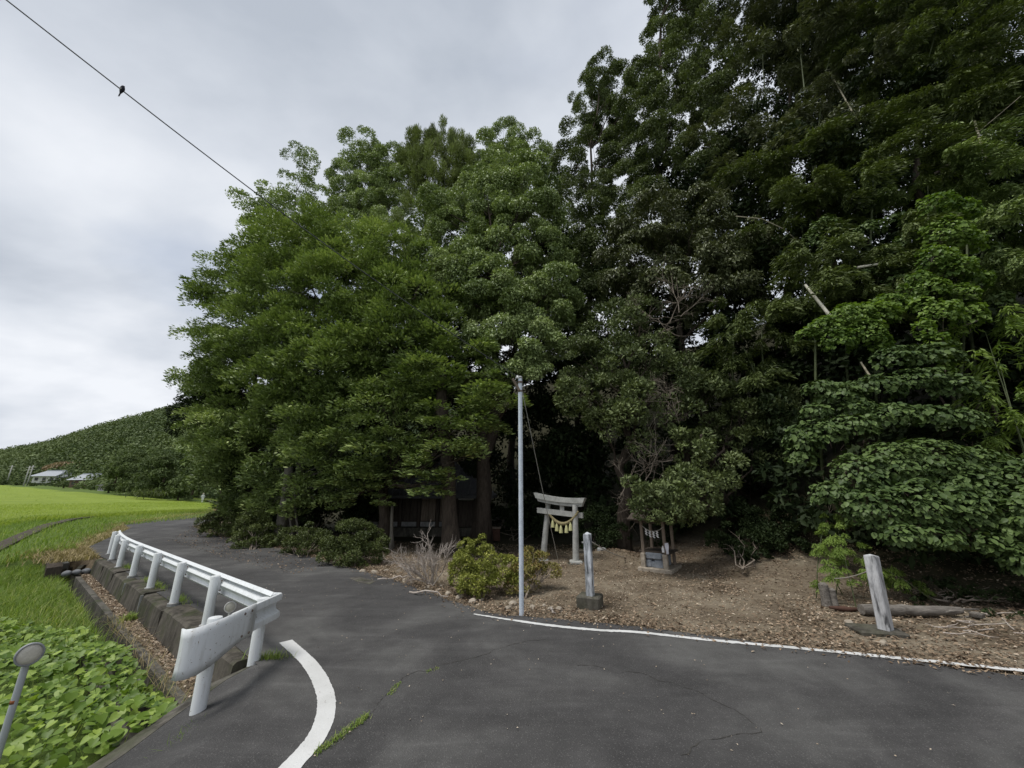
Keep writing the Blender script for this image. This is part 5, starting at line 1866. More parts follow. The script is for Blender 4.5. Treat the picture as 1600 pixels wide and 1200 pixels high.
def climber(name, label, cat, C, D, N, L, tint, mat, kind, base, want=300, front=None, group=None):
    """an Empty with up to 300 separate leaves (those that show largest) and the rest joined as foliage"""
    root = empty(name, base, label, cat, group)
    D = nrm(D)
    S = nrm(np.cross(D, N))
    N2 = np.cross(S, D)
    V0, F0 = shaped_leaf(name, kind)
    n = len(C)
    view = nrm(np.array([0, 0, CAM_H]) - C)
    dist = np.linalg.norm(np.array([0, 0, CAM_H]) - C, axis=1)
    facing = np.abs((N2 * view).sum(1))
    score = L * (0.3 + facing) / dist
    if front is not None:
        score = score * front
    order = np.argsort(-score)
    own = order[:want]
    rest = order[want:]
    q = 3                                            # three shades share meshes
    mes = []
    for i in range(q):
        me = np_mesh('leaf', V0, F0, attrs={'tint': np.full(len(F0), 0.25 + 0.27 * i)})
        me.materials.append(mat)
        mes.append(me)
    inv = basis(root).inverted()
    for j in own:
        o = bpy.data.objects.new('leaf', mes[min(q - 1, int(np.clip(tint[j], 0, .999) * q))])
        COL.objects.link(o)
        o.parent = root
        o.matrix_parent_inverse = inv
        m = Matrix((S[j], D[j], N2[j])).transposed()
        o.location = C[j]
        o.rotation_euler = m.to_euler()
        o.scale = (L[j],) * 3
    VV = C[rest][:, None, :] + (V0[None, :, 0:1] * S[rest][:, None, :] + V0[None, :, 1:2] * D[rest][:, None, :] + V0[None, :, 2:3] * N2[rest][:, None, :]) * L[rest][:, None, None]
    k = len(V0)
    FF = (np.arange(len(rest))[:, None, None] * k + F0[None]).reshape(-1, 3)
    me = np_mesh('foliage', VV.reshape(-1, 3), FF, attrs={'tint': np.repeat(np.clip(tint[rest], 0, 1), len(F0))})
    o = link('foliage', me, mat, root)
    o['kind'] = 'stuff'
    return root


def shingle(lobes, L0, rg, cover=2.2, sd=-0.8):
    """big leaves lying over each other on the faces of the lobes, tips hanging"""
    Cs, Ns, Ls = [], [], []
    for c, r, dn in lobes:
        c, r = np.array(c), np.array(r)
        area = 4 * math.pi * r.mean() ** 2 * 0.6
        n = int(dn * cover * area / (L0 * L0 * 0.5))
        d = sph(n * 2, rg)
        d = d[(d[:, 2] > -0.55) & (d[:, 1] < 0.45)][:n]
        n = len(d)
        ridge = 1 + 0.14 * vnoise(d * 4.5 + c, 5) + 0.07 * np.sin(d[:, 2] * 12 + 2.5 * vnoise(d * 2 + c, 9))
        Cs.append(c + d * r * (ridge * rg.uniform(0.86, 1.03, n))[:, None])
        Ns.append(d)
        Ls.append(L0 * rg.uniform(0.45, 1.3, n))
    C, n_, L = np.concatenate(Cs), np.concatenate(Ns), np.concatenate(Ls)
    m = len(C)
    N = nrm(n_ * 0.8 + np.array([0, -0.2, 0.85]) + 0.46 * rg.normal(size=(m, 3)))
    down = np.array([0, 0, sd]) + n_ * np.array([0.75, 0.75, 0.1]) + 0.45 * rg.normal(size=(m, 3))
    D = nrm(down - N * (down * N).sum(1)[:, None])
    t = 0.08 + 0.62 * rg.uniform(0, 1, m) + 0.24 * vnoise(C * 1.4, 33)
    return C, D, N, L, t


rgv = T(101)
iv1 = lob([(1255, 690, 9.6, 26, .8), (1285, 680, 9.4, 30, .7), (1250, 715, 9.6, 20), (1330, 670, 9.2, 32, .6), (1390, 655, 9.0, 36, .55), (1450, 655, 8.9, 34, .55), (1310, 620, 9.6, 30, .6), (1370, 610, 9.4, 34, .6), (1435, 600, 9.2, 34, .6), (1280, 610, 9.7, 22, .6), (1400, 565, 9.5, 30, .7), (1460, 560, 9.3, 30, .7), (1490, 610, 8.9, 30, .7), (1275, 645, 9.6, 20, .6), (1340, 640, 9.3, 24, .6), (1500, 660, 8.7, 28, .7)])
climber('ivy_curtain', 'upper tiers of broad-leaved ivy hanging over a dark hollow', 'ivy', *shingle(iv1, 0.115, rgv, 1.8), LM['ivy'], 'oval', gnd(1380, 880, 9.2))
iv2 = lob([(1300, 775, 8.8, 26, .8), (1345, 750, 8.7, 36), (1400, 735, 8.6, 40), (1460, 730, 8.4, 42), (1520, 740, 8.3, 40), (1370, 800, 8.3, 38), (1430, 795, 8.1, 44), (1490, 800, 8.0, 44), (1545, 800, 7.9, 40), (1410, 840, 7.9, 28, .7), (1460, 845, 7.8, 32, .7), (1590, 770, 8.0, 46), (1580, 850, 7.6, 34), (1545, 850, 7.6, 22), (1600, 880, 7.4, 26), (1640, 820, 7.4, 60), (1340, 790, 8.5, 26), (1520, 770, 8.0, 34)])
climber('ivy_mound', 'wide mound of broad-leaved ivy above the leaning stone post', 'ivy', *shingle(iv2, 0.108, rgv, 1.9), LM['ivy'], 'oval', gnd(1460, 920, 8.0))
v1 = lob([(1465, 325, 10.2, 24, .8), (1495, 335, 10.1, 24, .8), (1475, 370, 10.0, 28), (1505, 380, 10.0, 22), (1462, 410, 9.9, 24), (1490, 425, 9.8, 24), (1455, 455, 9.7, 20), (1435, 440, 9.9, 16), (1500, 465, 9.7, 20), (1470, 495, 9.5, 24), (1445, 520, 9.4, 14, 1.4), (1465, 545, 9.3, 16, 1.6), (1472, 575, 9.2, 13, 1.5), (1420, 460, 10.0, 14, 1.4), (1520, 495, 9.5, 17, 1.2), (1530, 440, 9.8, 15, 1.2), (1440, 480, 9.7, 16)])
climber('climbing_vine', 'bright green vine trailing down the bamboo on the right', 'vine', *shingle(v1, 0.10, rgv, 1.5), LM['vine'], 'heart', gnd(1480, 880, 10.2), want=200)
v2 = lob([(1262, 525, 10.6, 16, .7), (1290, 515, 10.4, 24, .8), (1325, 500, 10.3, 28, .8), (1365, 495, 10.2, 28, .8), (1350, 525, 10.1, 26), (1310, 535, 10.2, 22), (1385, 475, 10.3, 18, .8), (1415, 480, 10.1, 16, .7), (1375, 540, 10, 16)])
climber('climbing_vine', 'bright vine cushion below the broken bamboo culm', 'vine', *shingle(v2, 0.095, rgv, 1.8), LM['vine'], 'heart', gnd(1330, 860, 10.8), want=200)
v4 = lob([(1545, 400, 10.9, 20), (1570, 360, 11, 22), (1530, 440, 10.6, 18), (1590, 330, 11, 22), (1390, 400, 11.3, 16, .8), (1350, 430, 11.4, 16, .8), (1405, 440, 11, 18), (1560, 470, 10.2, 16), (1420, 380, 11.2, 18, .8)])
climber('climbing_vine', 'mid-green vine spreading over the olive clump at the right edge', 'vine', *shingle(v4, 0.10, rgv, 1.2), LM['ivy'], 'heart', gnd(1540, 880, 10.6), want=100)
v3 = lob([(1290, 360, 12.2, 20), (1270, 380, 12.2, 14, 1.4), (1330, 375, 11.9, 14, .8), (1360, 360, 11.8, 18, .7), (1310, 390, 12, 16), (1400, 345, 11.6, 14, .7)])
climber('climbing_vine', 'darker vine draped over bamboo left of the trailing bright vine', 'vine', *shingle(v3, 0.10, rgv, 1.4), LM['ivy'], 'heart', gnd(1310, 860, 12.0), want=120)

# hanging stems among the vines, one object each
stems = [((1500, 440), (1525, 470), (1515, 520), 10.2), ((1475, 480), (1470, 540), (1480, 600), 9.8), ((1460, 400), (1440, 440), (1415, 430), 10.8), ((1440, 520), (1480, 520), (1530, 500), 9.9)]
stem_labels = iter(('thin woody stem looping right of the trailing bright vine', 'thin woody stem hanging straight below the trailing bright vine', 'thin woody stem bending left from the trailing bright vine', 'thin woody stem stretched level above the ivy tiers'))
for a, b, c, Y in stems:
    P = [at(*a, Y), at(*b, Y - 0.1), at(*c, Y)]
    pts = [P[0].lerp(P[1], t).lerp(P[1].lerp(P[2], t), t) for t in np.linspace(0, 1, 9)]
    tag(MB().tube(pts, 0.012, 6).build('vine_stem', M_TWIG, smooth=True), next(stem_labels), 'vine', 'bare vine stems on the slope')

# dead bamboo culms sticking out of the green
def culm(label, a, b, Y0, Y1, r, mat, hollow=False):
    A, B = at(*a, Y0), at(*b, Y1)
    root = empty('broken_culm', A, label, 'bamboo culm')
    k = max(3, int((B - A).length / 0.28))
    pts, rad = [], []
    for i in range(k):
        for dt, rr in ((0.0, 1.0), (0.93, 1.0), (0.955, 1.18), (0.985, 1.18)):
            pts.append(A.lerp(B, (i + dt) / k))
            rad.append(r * rr * (1 - 0.25 * (i + dt) / k))
    MB().tube(pts, rad, 10).build('stem', mat, root, smooth=True, angle=40)
    MB().tube([B, B + (B - A).normalized() * 0.02], [r * 0.5, r * 0.35], 8).build('broken_end', M_DARKWOOD, root)
    return root


culm('thick broken tan bamboo culm pointing up out of the vine cushion', (1302, 500), (1258, 445), 10.8, 11.3, 0.052, M_CULMPALE)
culm('short bleached bamboo piece lying across the dark gap', (1340, 418), (1371, 413), 11.2, 11.0, 0.045, M_CULMPALE)
culm('tall snapped bamboo culm above the right-hand olive clump', (1547, 275), (1523, 190), 11.2, 11.6, 0.045, M_CULM)
culm('thin grey bamboo culm slanting below the sky gap', (1338, 185), (1303, 125), 14.2, 14.8, 0.035, M_CULM)
culm('thin grey bamboo culm slanting left of the sky gap', (1224, 291), (1188, 245), 15.2, 15.6, 0.035, M_CULM)
culm('short dark bamboo stick pointing down-right above the ivy', (1366, 598), (1345, 566), 9.6, 9.9, 0.03, M_CULM)
for lab, pts, Y, r in (('long bare arching twig in the shade above the vine cushion', [(1150, 338), (1190, 342), (1225, 358), (1262, 392)], 13.6, 0.02),
                       ('thin side twig of the snapped tall culm', [(1530, 220), (1505, 222), (1478, 226)], 11.2, 0.012),
                       ('slim rising twig right of the snapped tall culm', [(1530, 205), (1560, 180), (1595, 150)], 11.3, 0.010),
                       ('pale bent branch at the top right edge', [(1520, 80), (1560, 68), (1600, 42)], 11.8, 0.016)):
    tag(MB().tube([at(*p, Y) for p in pts], r, 6).build('bare_twig', M_CULM, smooth=True), lab, 'twig')

# ------------------------------------------------------------------ twig tangles
def branching(root_pts, rg, levels, spread, shrink, n0, L0, r0, up=0.3):
    mb = MB()

    def grow(p, d, L, r, lev):
        k = 3
        pts = [p]
        for i in range(k):
            d = (d + Vector(rg.normal(size=3)) * spread * 0.35 + Vector((0, 0, up * 0.12))).normalized()
            pts.append(pts[-1] + d * (L / k))
        mb.tube(pts, [r * (1 - 0.4 * i / k) for i in range(k + 1)], 5 if lev else 6, caps=False)
        if lev < levels:
            for _ in range(n0 if lev else n0 + 1):
                s = pts[rg.integers(1, k + 1)]
                nd = (d + Vector(rg.normal(size=3)) * spread).normalized()
                grow(s, nd, L * shrink * rg.uniform(0.7, 1.15), r * 0.62, lev + 1)

    for p, d in root_pts:
        grow(Vector(p), Vector(d).normalized(), L0, r0, 0)
    return mb


b = G(676, 914, 0.0)
rgs = T(7)
rootp = [((b.x + rgs.normal() * 0.04, b.y + rgs.normal() * 0.04, -0.02), (dx, rgs.normal() * 0.25, dz_)) for dx, dz_ in ((-0.9, 0.8), (-0.6, 1.0), (-0.25, 1.1), (0.15, 1.1), (0.5, 1.0), (-1.2, 0.7), (0.3, 0.9), (-1.0, 1.0), (-0.75, 0.7))]
ds = empty('dead_shrub', b, 'leafless grey-brown shrub between the round bush and yellow-green bush', 'shrub')
branching(rootp, rgs, 4, 0.40, 0.70, 3, 0.50, 0.015, 0.3).build('branches', M_DEADTWIG, ds)
for lab, px, py, Y, n, L, seed in (('brown tangle of bare twigs below the olive tree', 1010, 720, 13.4, 7, 0.9, 8), ('bare twigs showing through the olive tree crown', 1045, 610, 13.0, 6, 0.9, 9), ('fan of bare twigs rising under the round oak', 1055, 470, 13.9, 6, 1.3, 10)):
    rgs = T(seed)
    c = at(px, py + 30, Y)
    rp = [(c + Vector(rgs.normal(size=3)) * 0.3, (rgs.normal(), rgs.normal() * 0.5, 0.5 + rgs.normal() * 0.6)) for _ in range(n)]
    tag(branching(rp, rgs, 3, 0.6, 0.7, 3, L, 0.016, 0.1).build('twig_tangle', M_TWIG), lab, 'twigs')

# ------------------------------------------------------------------ shrubs at the roadside
def shrub(label, base, lobes, mat, seed, scale=1.0, k=1.0, stems=5, fat=1.0):
    rg = T(seed)
    lobes = [(c, tuple(q * fat for q in r), dn) for c, r, dn in lobes]
    base = Vector(base)
    root = empty('shrub', base, label, 'shrub')
    mb = MB()
    for i in range(stems):
        c = Vector(lobes[i % len(lobes)][0])
        mb.tube(wobble(base + Vector((rg.normal() * 0.06, rg.normal() * 0.06, -0.05)), c, 4, 0.06, rg), [0.018, 0.015, 0.012, 0.009, 0.005], 6, caps=False)
        for _ in range(3):
            s = base.lerp(c, rg.uniform(0.3, 0.8))
            e = c + Vector(sph(1, rg)[0]) * lobes[i % len(lobes)][1][0] * 0.8
            mb.tube(wobble(s, e, 3, 0.08, rg), [0.009, 0.007, 0.005, 0.003], 4, caps=False)
    mb.build('stems', M_TWIG, root)
    o = leaf_mesh('foliage', *crown_arrays(lobes, 'shrub', rg, scale, k), mat, root)
    o['kind'] = 'stuff'
    return root


AZ, AY, AB = LM['azalea_dark'], LM['azalea_yellow'], LM['azalea_brown']
shrub('dark low bush at the bend of the road, farthest of the row', G(345, 838, 0), lob([(335, 820, 19.6, 13), (350, 812, 19.6, 14), (362, 822, 19.3, 13), (345, 828, 19.2, 12), (330, 830, 19.4, 9)]), AZ, 201, 1.53, fat=1.12)
shrub('dark bush next to the thick pale trunk', G(392, 860, 0), lob([(378, 835, 16.2, 15), (395, 822, 16.3, 18), (412, 832, 16.1, 17), (390, 845, 15.8, 16), (405, 850, 15.6, 14), (372, 845, 15.9, 11), (420, 848, 15.8, 10), (392, 808, 16.8, 12)]), AZ, 202, 1.35, fat=1.12)
shrub('low spreading dark bush left of the round clipped bush', G(470, 872, 0), lob([(440, 852, 14.6, 11), (458, 842, 14.4, 14), (478, 838, 14.1, 16), (492, 850, 13.6, 15), (470, 856, 13.9, 13), (448, 862, 14.2, 9), (495, 838, 14.2, 14)]), AZ, 203, 1.1700000000000002, fat=1.12)
shrub('round dark green clipped bush at the road edge before the hall', G(552, 886, 0), lob([(530, 850, 12.4, 22), (555, 842, 12.5, 24), (578, 850, 12.4, 20), (545, 868, 12.0, 22), (570, 868, 12.0, 20), (520, 868, 12.1, 14), (590, 858, 12.3, 12), (548, 830, 12.7, 14)]), AZ, 204, 1.035, fat=1.12)
shrub('yellow-green azalea bush just left of the steel pole', G(752, 932, 0), lob([(735, 880, 8.9, 22), (765, 875, 8.95, 24), (785, 890, 8.9, 18), (722, 895, 8.8, 17), (750, 902, 8.6, 24), (780, 908, 8.7, 18), (738, 915, 8.5, 15), (728, 853, 9.1, 9), (748, 848, 9.1, 9), (762, 852, 9.1, 8), (795, 880, 9, 12), (712, 902, 8.8, 9), (760, 920, 8.5, 12)]), AY, 205, 0.95)
shrub('sparser browning azalea bush just right of the steel pole', G(818, 934, 0), lob([(830, 880, 9.2, 18), (850, 882, 9.3, 16), (862, 892, 9.3, 11), (835, 898, 9.0, 16), (815, 890, 9.0, 16), (810, 910, 8.8, 14), (828, 912, 8.8, 12), (845, 872, 9.4, 10), (822, 866, 9.3, 9), (800, 920, 8.7, 10)], dn=0.75), AB, 206, 0.95)
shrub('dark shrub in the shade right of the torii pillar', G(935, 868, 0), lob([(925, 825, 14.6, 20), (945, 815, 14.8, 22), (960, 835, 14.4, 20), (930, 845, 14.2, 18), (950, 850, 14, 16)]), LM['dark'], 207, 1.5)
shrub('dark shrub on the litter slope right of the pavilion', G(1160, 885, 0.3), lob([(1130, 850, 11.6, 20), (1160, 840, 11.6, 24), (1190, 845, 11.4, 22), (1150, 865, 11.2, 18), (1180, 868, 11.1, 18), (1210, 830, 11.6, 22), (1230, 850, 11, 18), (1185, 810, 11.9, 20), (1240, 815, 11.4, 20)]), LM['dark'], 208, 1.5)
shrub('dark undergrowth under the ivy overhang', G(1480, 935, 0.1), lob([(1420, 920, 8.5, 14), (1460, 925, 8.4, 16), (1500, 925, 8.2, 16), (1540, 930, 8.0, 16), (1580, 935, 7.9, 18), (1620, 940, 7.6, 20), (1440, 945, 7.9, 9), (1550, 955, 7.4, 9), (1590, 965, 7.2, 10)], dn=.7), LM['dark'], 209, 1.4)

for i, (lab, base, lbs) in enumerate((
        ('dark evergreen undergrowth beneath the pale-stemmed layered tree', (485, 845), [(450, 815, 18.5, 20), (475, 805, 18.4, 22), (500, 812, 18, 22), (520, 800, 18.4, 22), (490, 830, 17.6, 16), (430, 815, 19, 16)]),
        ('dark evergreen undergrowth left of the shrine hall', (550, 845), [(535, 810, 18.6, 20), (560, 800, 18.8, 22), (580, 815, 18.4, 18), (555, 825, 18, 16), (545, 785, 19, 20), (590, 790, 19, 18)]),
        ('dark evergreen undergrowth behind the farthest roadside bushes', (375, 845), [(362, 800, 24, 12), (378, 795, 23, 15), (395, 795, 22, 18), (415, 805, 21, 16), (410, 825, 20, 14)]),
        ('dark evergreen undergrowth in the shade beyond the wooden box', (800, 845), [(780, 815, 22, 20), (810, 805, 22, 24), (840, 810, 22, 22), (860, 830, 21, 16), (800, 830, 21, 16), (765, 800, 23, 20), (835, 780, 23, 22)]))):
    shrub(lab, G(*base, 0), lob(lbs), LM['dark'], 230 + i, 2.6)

# ------------------------------------------------------------------ fallen leaves
def on_ground(P):
    return np.concatenate([P, ground_z(P[:, 0], P[:, 1])[:, None]], 1)


def litter(name, label, P, L, rg, lift=0.012, tint=None, mat=None, wf=0.5):
    n = len(P)
    D = rg.normal(size=(n, 3)) * np.array([1, 1, 0.25])
    N = np.array([0, 0, 1.0]) + 0.4 * rg.normal(size=(n, 3))
    P = P + np.array([0, 0, lift]) + np.array([0, 0, 1.0]) * rg.uniform(0, 0.02, n)[:, None]
    t = rg.beta(1.6, 2.2, n) if tint is None else tint
    o = leaf_mesh(name, P, D, N, L * rg.uniform(0.5, 1.3, n), L * wf * rg.uniform(0.6, 1.2, n), t, mat or LM['litter'], None, 0.22)
    return tag(o, label, 'leaves', kind='stuff')


rgl2 = T(301)
edge = [Vector((*p, 0)) for p in right_edge]
ypoly = [(p.x, p.y) for p in edge[1:14]] + [(-14, 21), (-10, 20), (-6, 18), (-3, 17), (3, 16.5), (7, 14), (10, 12), (13, 8)]
P = sample_poly(ypoly, 52000, rgl2)
dns = 0.35 + 0.65 * sstep(-0.3, 0.5, vnoise(P * 0.9, 8) + 0.5 * sstep(2, 6, P[:, 0]) - 0.2)
# thinner on the trodden gravel between pole and torii
path = np.exp(-(((P[:, 0] - 1.6) / 1.6) ** 2 + ((P[:, 1] - 9.5) / 2.2) ** 2))
keep = rgl2.uniform(0, 1, len(P)) < dns * (1 - 0.75 * path)
litter('leaf_litter', 'brown leaf litter strewn over the shrine yard', on_ground(P[keep]), 0.066, rgl2)
# gravel on the yard
P = sample_poly(ypoly, 42000, rgl2)
path = np.exp(-(((P[:, 0] - 2.2) / 2.6) ** 2 + ((P[:, 1] - 8.8) / 2.2) ** 2))
P = P[rgl2.uniform(0, 1, len(P)) < 0.25 + 0.75 * path]
litter('yard_gravel', 'fine pale gravel and chips in the shrine yard', on_ground(P), 0.026, rgl2, 0.006, rgl2.beta(3, 1.6, len(P)), None, 0.75)
# along the road edge
rp_ = []
for i in range(len(edge) - 1):
    a, b = edge[i], edge[i + 1]
    if a.y > 30 or a.x > 9:
        continue
    n = int((b - a).length * 260)
    t = rgl2.uniform(0, 1, n)
    nr = Vector((b.y - a.y, -(b.x - a.x), 0)).normalized()
    sd = rgl2.normal(0.22, 0.20, n)
    for tt, ss in zip(t, sd):
        q = a.lerp(b, tt) + nr * ss
        rp_.append((q.x, q.y, 0.0))
rp_ = np.array(rp_)
dcheck = rp_[:, 1]
litter('edge_litter', 'drift of dry leaves along the road edge', rp_ + np.array([0, 0, 0.008]), 0.058, rgl2, 0.008)
P = sample_poly([tuple(G(*p)[:2]) for p in ((300, 826), (330, 838), (400, 855), (520, 888), (450, 900), (330, 868), (260, 845))], 900, rgl2)
litter('road_leaves', 'scattered fallen leaves on the asphalt by the bushes', np.concatenate([P, np.full((len(P), 1), 0.014)], 1), 0.06, rgl2, 0.004)
P = sample_poly([tuple(G(*p)[:2]) for p in ((220, 830), (620, 910), (760, 965), (1590, 1060), (1590, 1195), (420, 1195), (480, 1000), (250, 900))], 420, rgl2)
litter('road_chips', 'tiny pale chips and petals scattered over the asphalt', np.concatenate([P, np.full((len(P), 1), 0.013)], 1), 0.022, rgl2, 0.003, rgl2.uniform(0.7, 1.0, len(P)))
q = []
for t in np.linspace(0.2, 12.6, 2600):
    g_ = gr(t + rgl2.normal() * 0.02, rgl2.uniform(0.22, 0.44), -0.41)
    q.append(tuple(g_))
litter('ledge_leaves', 'brown leaves caught on the ledge above the ditch', np.array(q), 0.055, rgl2, 0.008)

# stones edging the yard
stone_mes = []
for i in range(5):
    mb = MB()
    rg = T(400 + i)
    d = sph(1, rg)[0]
    n, m = 8, 5
    vs = [(0, 0, -0.5)]
    for a in range(1, m):
        for k_ in range(n):
            th, ph = math.pi * a / m, 2 * math.pi * k_ / n
            r = 0.5 * rg.uniform(0.78, 1.15)
            vs.append((r * math.sin(th) * math.cos(ph), r * math.sin(th) * math.sin(ph), -0.5 * math.cos(th) * rg.uniform(.85, 1.1)))
    vs.append((0, 0, 0.48))
    fs = [(0, 1 + (k_ + 1) % n, 1 + k_) for k_ in range(n)]
    for a in range(m - 2):
        for k_ in range(n):
            b0_, b1_ = 1 + a * n + k_, 1 + a * n + (k_ + 1) % n
            fs.append((b0_, b1_, b1_ + n, b0_ + n))
    e_ = 1 + (m - 2) * n
    fs += [(e_ + k_, e_ + (k_ + 1) % n, len(vs) - 1) for k_ in range(n)]
    me = bpy.data.meshes.new('edge_stone')
    me.from_pydata(vs, [], fs)
    me.materials.append(M_STONE)
    stone_mes.append(me)
rgst = T(410)
spx = [(505, 881), (520, 884), (536, 886), (566, 896), (585, 898), (604, 895), (618, 903), (632, 909), (645, 915), (655, 908), (668, 920), (684, 925), (700, 931), (718, 936), (738, 943), (752, 938), (783, 948), (794, 953), (802, 946), (832, 951), (850, 948), (860, 953), (874, 955), (640, 905), (690, 918), (1002, 874), (1012, 882), (986, 886), (1326, 975), (1405, 985), (1380, 1006)]
for i, (px, py) in enumerate(spx):
    g = G(px, py - 4, 0.02)
    o = bpy.data.objects.new('edge_stone', stone_mes[i % 5])
    COL.objects.link(o)
    sz = rgst.uniform(0.08, 0.18) * (0.8 if px > 950 else 1.0)
    o.scale = (sz * rgst.uniform(0.9, 1.6), sz, sz * rgst.uniform(0.5, 0.8))
    o.rotation_euler = (rgst.normal() * 0.2, rgst.normal() * 0.2, rgst.uniform(0, 6))
    o.location = (g.x, g.y, gz(g.x, g.y) + sz * 0.15)
    tag(o, 'small pale brown stone lying at the littered edge of the yard', 'stone', 'stones along the yard edge')
# a few exposed roots / sticks on the bank
for (a, b), lab in ((((590, 905), (650, 900)), 'crooked pale stick on the leaf bank left of the dead shrub'), (((640, 925), (700, 932)), 'crooked pale stick at the road edge below the dead shrub'), (((860, 950), (868, 958)), 'short pale root end near the foot of the pole')):
    A, B = G(*a, 0.03), G(*b, 0.03)
    tag(MB().tube(wobble(A, B, 6, 0.06, rgst), [0.018, 0.022, 0.02, 0.018, 0.016, 0.012, 0.008], 7).build('stick', M_DEADTWIG, smooth=True), lab, 'stick')
slab = sheet('edge_slab', [tuple(G(*p)[:2]) for p in ((545, 904), (562, 902), (588, 909), (578, 914), (560, 911))], 0.016, M_CONC2)
slab.modifiers.new('solid', 'SOLIDIFY').thickness = 0.05
tag(slab, 'pale flat concrete slab set in the road edge by the round bush', 'slab')
# straws and twigs on the litter under the ivy
for i in range(16):
    x0, y0 = rgst.uniform(1420, 1590), rgst.uniform(955, 1000)
    A = G(x0, y0, 0.03)
    d = Vector((rgst.normal(), rgst.normal() * 0.4, 0.05)).normalized() * rgst.uniform(0.2, 0.55)
    tag(MB().tube(wobble(A, A + d, 4, 0.05, rgst), [0.008, 0.008, 0.007, 0.006, 0.003], 5).build('dry_twig', M_DEADTWIG), 'thin dry twig lying on the litter near the right end of the log', 'twig', 'dry twigs on the litter')

# ------------------------------------------------------------------ plants left of the ditch
rgp = T(501)
vpoly = [tuple(gr(-0.5, 0.66)[:2]), tuple(gr(2.0, 0.62)[:2]), tuple(gr(4.2, 0.66)[:2]), tuple(gr(5.2, 1.2)[:2]), (-10.5, 8.6), (-13, 7.0), (-9.0, 3.0), (-5.6, 2.0), (-3.78, 3.3), (-3.66, 4.5)]
n = 8200
P = sample_poly(vpoly, n, rgp)
h = 0.20 + 0.13 * vnoise(P * 1.6, 12) + rgp.uniform(-0.07, 0.07, n)
of_ = (P[:, 0] - P8.x) * GN.x + (P[:, 1] - P8.y) * GN.y
h -= 0.16 * sstep(1.0, 0.62, of_)
C = np.concatenate([P, (-0.52 + h)[:, None]], 1)
N = np.array([0.15, -0.25, 1.0]) + 0.32 * rgp.normal(size=(n, 3))
D = np.stack([rgp.normal(size=n) * 0.9 + 0.4, rgp.normal(size=n) * 0.9 - 0.35, np.full(n, -0.35)], -1)
D = D - nrm(N) * (D * nrm(N)).sum(1)[:, None]
L = 0.092 * rgp.uniform(0.5, 1.35, n)
tt = rgp.uniform(0.0, 0.85, n) + 0.2 * vnoise(P * 0.9, 4)
tt = np.where(rgp.uniform(0, 1, n) < 0.03, 1.0, tt)
inframe = np.array([1.0 if (0 < proj(c)[0] < 1600 and proj(c)[1] < 1200) else 0.05 for c in C])
climber('sweet_potato_vines', 'bed of bright green heart-leaved vines beside the ditch', 'vines', C, D, N, L, tt, LM['potato'], 'heart', (-6, 5, -0.55), 300, inframe)
P = sample_poly(vpoly, 1500, rgp)
o = blade_mesh('vine_bed_grass', np.concatenate([P, np.full((len(P), 1), -0.5)], 1), rgp.uniform(0.2, 0.5, len(P)), np.full(len(P), 0.008), rgp.uniform(0.3, 1.3, len(P)), rgp.uniform(0.1, 0.9, len(P)), LM['grass'], None, rgp)
tag(o, 'thin grass blades growing up through the heart-leaved vines', 'grass', kind='stuff')
# grass verge beyond the vines
gpoly = [tuple(gr(3.6, 0.78)[:2]), tuple(gr(8, 0.74)[:2]), tuple(gr(13.0, 0.8)[:2]), tuple(gr(14.2, 2.0)[:2]), (-21, 13), (-14, 6.5)]
P = sample_poly(gpoly, 36000, rgp)
t = rgp.uniform(0, 0.72, len(P)) + 0.14 * vnoise(P * 1.1, 3)
t = np.where(rgp.uniform(0, 1, len(P)) < 0.06, 0.95, t)
Pg = on_ground(P)
Pg[:, 2] = np.maximum(Pg[:, 2], -0.58)
o = blade_mesh('verge_grass', Pg, rgp.uniform(0.10, 0.34, len(P)), rgp.uniform(0.008, 0.016, len(P)), rgp.uniform(0.3, 1.1, len(P)), t, LM['grass'], None, rgp)
tag(o, 'long green verge grass between ditch and paddy', 'grass', kind='stuff')
P = sample_poly([tuple(gr(14.5, 1.4)[:2]), tuple(gr(17.5, 0.3)[:2]), tuple(G(190, 822)[:2]), tuple(G(330, 808)[:2]), (-37, 50), (-44, 36), (-36, 21), (-22, 14)], 26000, rgp)
t = rgp.uniform(0.1, 0.85, len(P)) + 0.25 * vnoise(P * 0.35, 9)
o = blade_mesh('bank_grass', on_ground(P), rgp.uniform(0.08, 0.30, len(P)), rgp.uniform(0.015, 0.03, len(P)), rgp.uniform(0.3, 1.1, len(P)), t, LM['grass'], None, rgp)
tag(o, 'rough grass on the bank between road bend and paddy', 'grass', kind='stuff')
P = np.array([tuple(gr(a, b)[:2]) for a, b in zip(rgp.uniform(13.0, 16.2, 3000), rgp.uniform(0.35, 3.2, 3000))])
o = blade_mesh('step_grass', on_ground(P), rgp.uniform(0.15, 0.45, len(P)), rgp.uniform(0.012, 0.022, len(P)), rgp.uniform(0.3, 1.2, len(P)), rgp.uniform(0.1, 0.9, len(P)), LM['grass'], None, rgp)
tag(o, 'shaggy grass over the soil step at the end of the ditch', 'grass', kind='stuff')
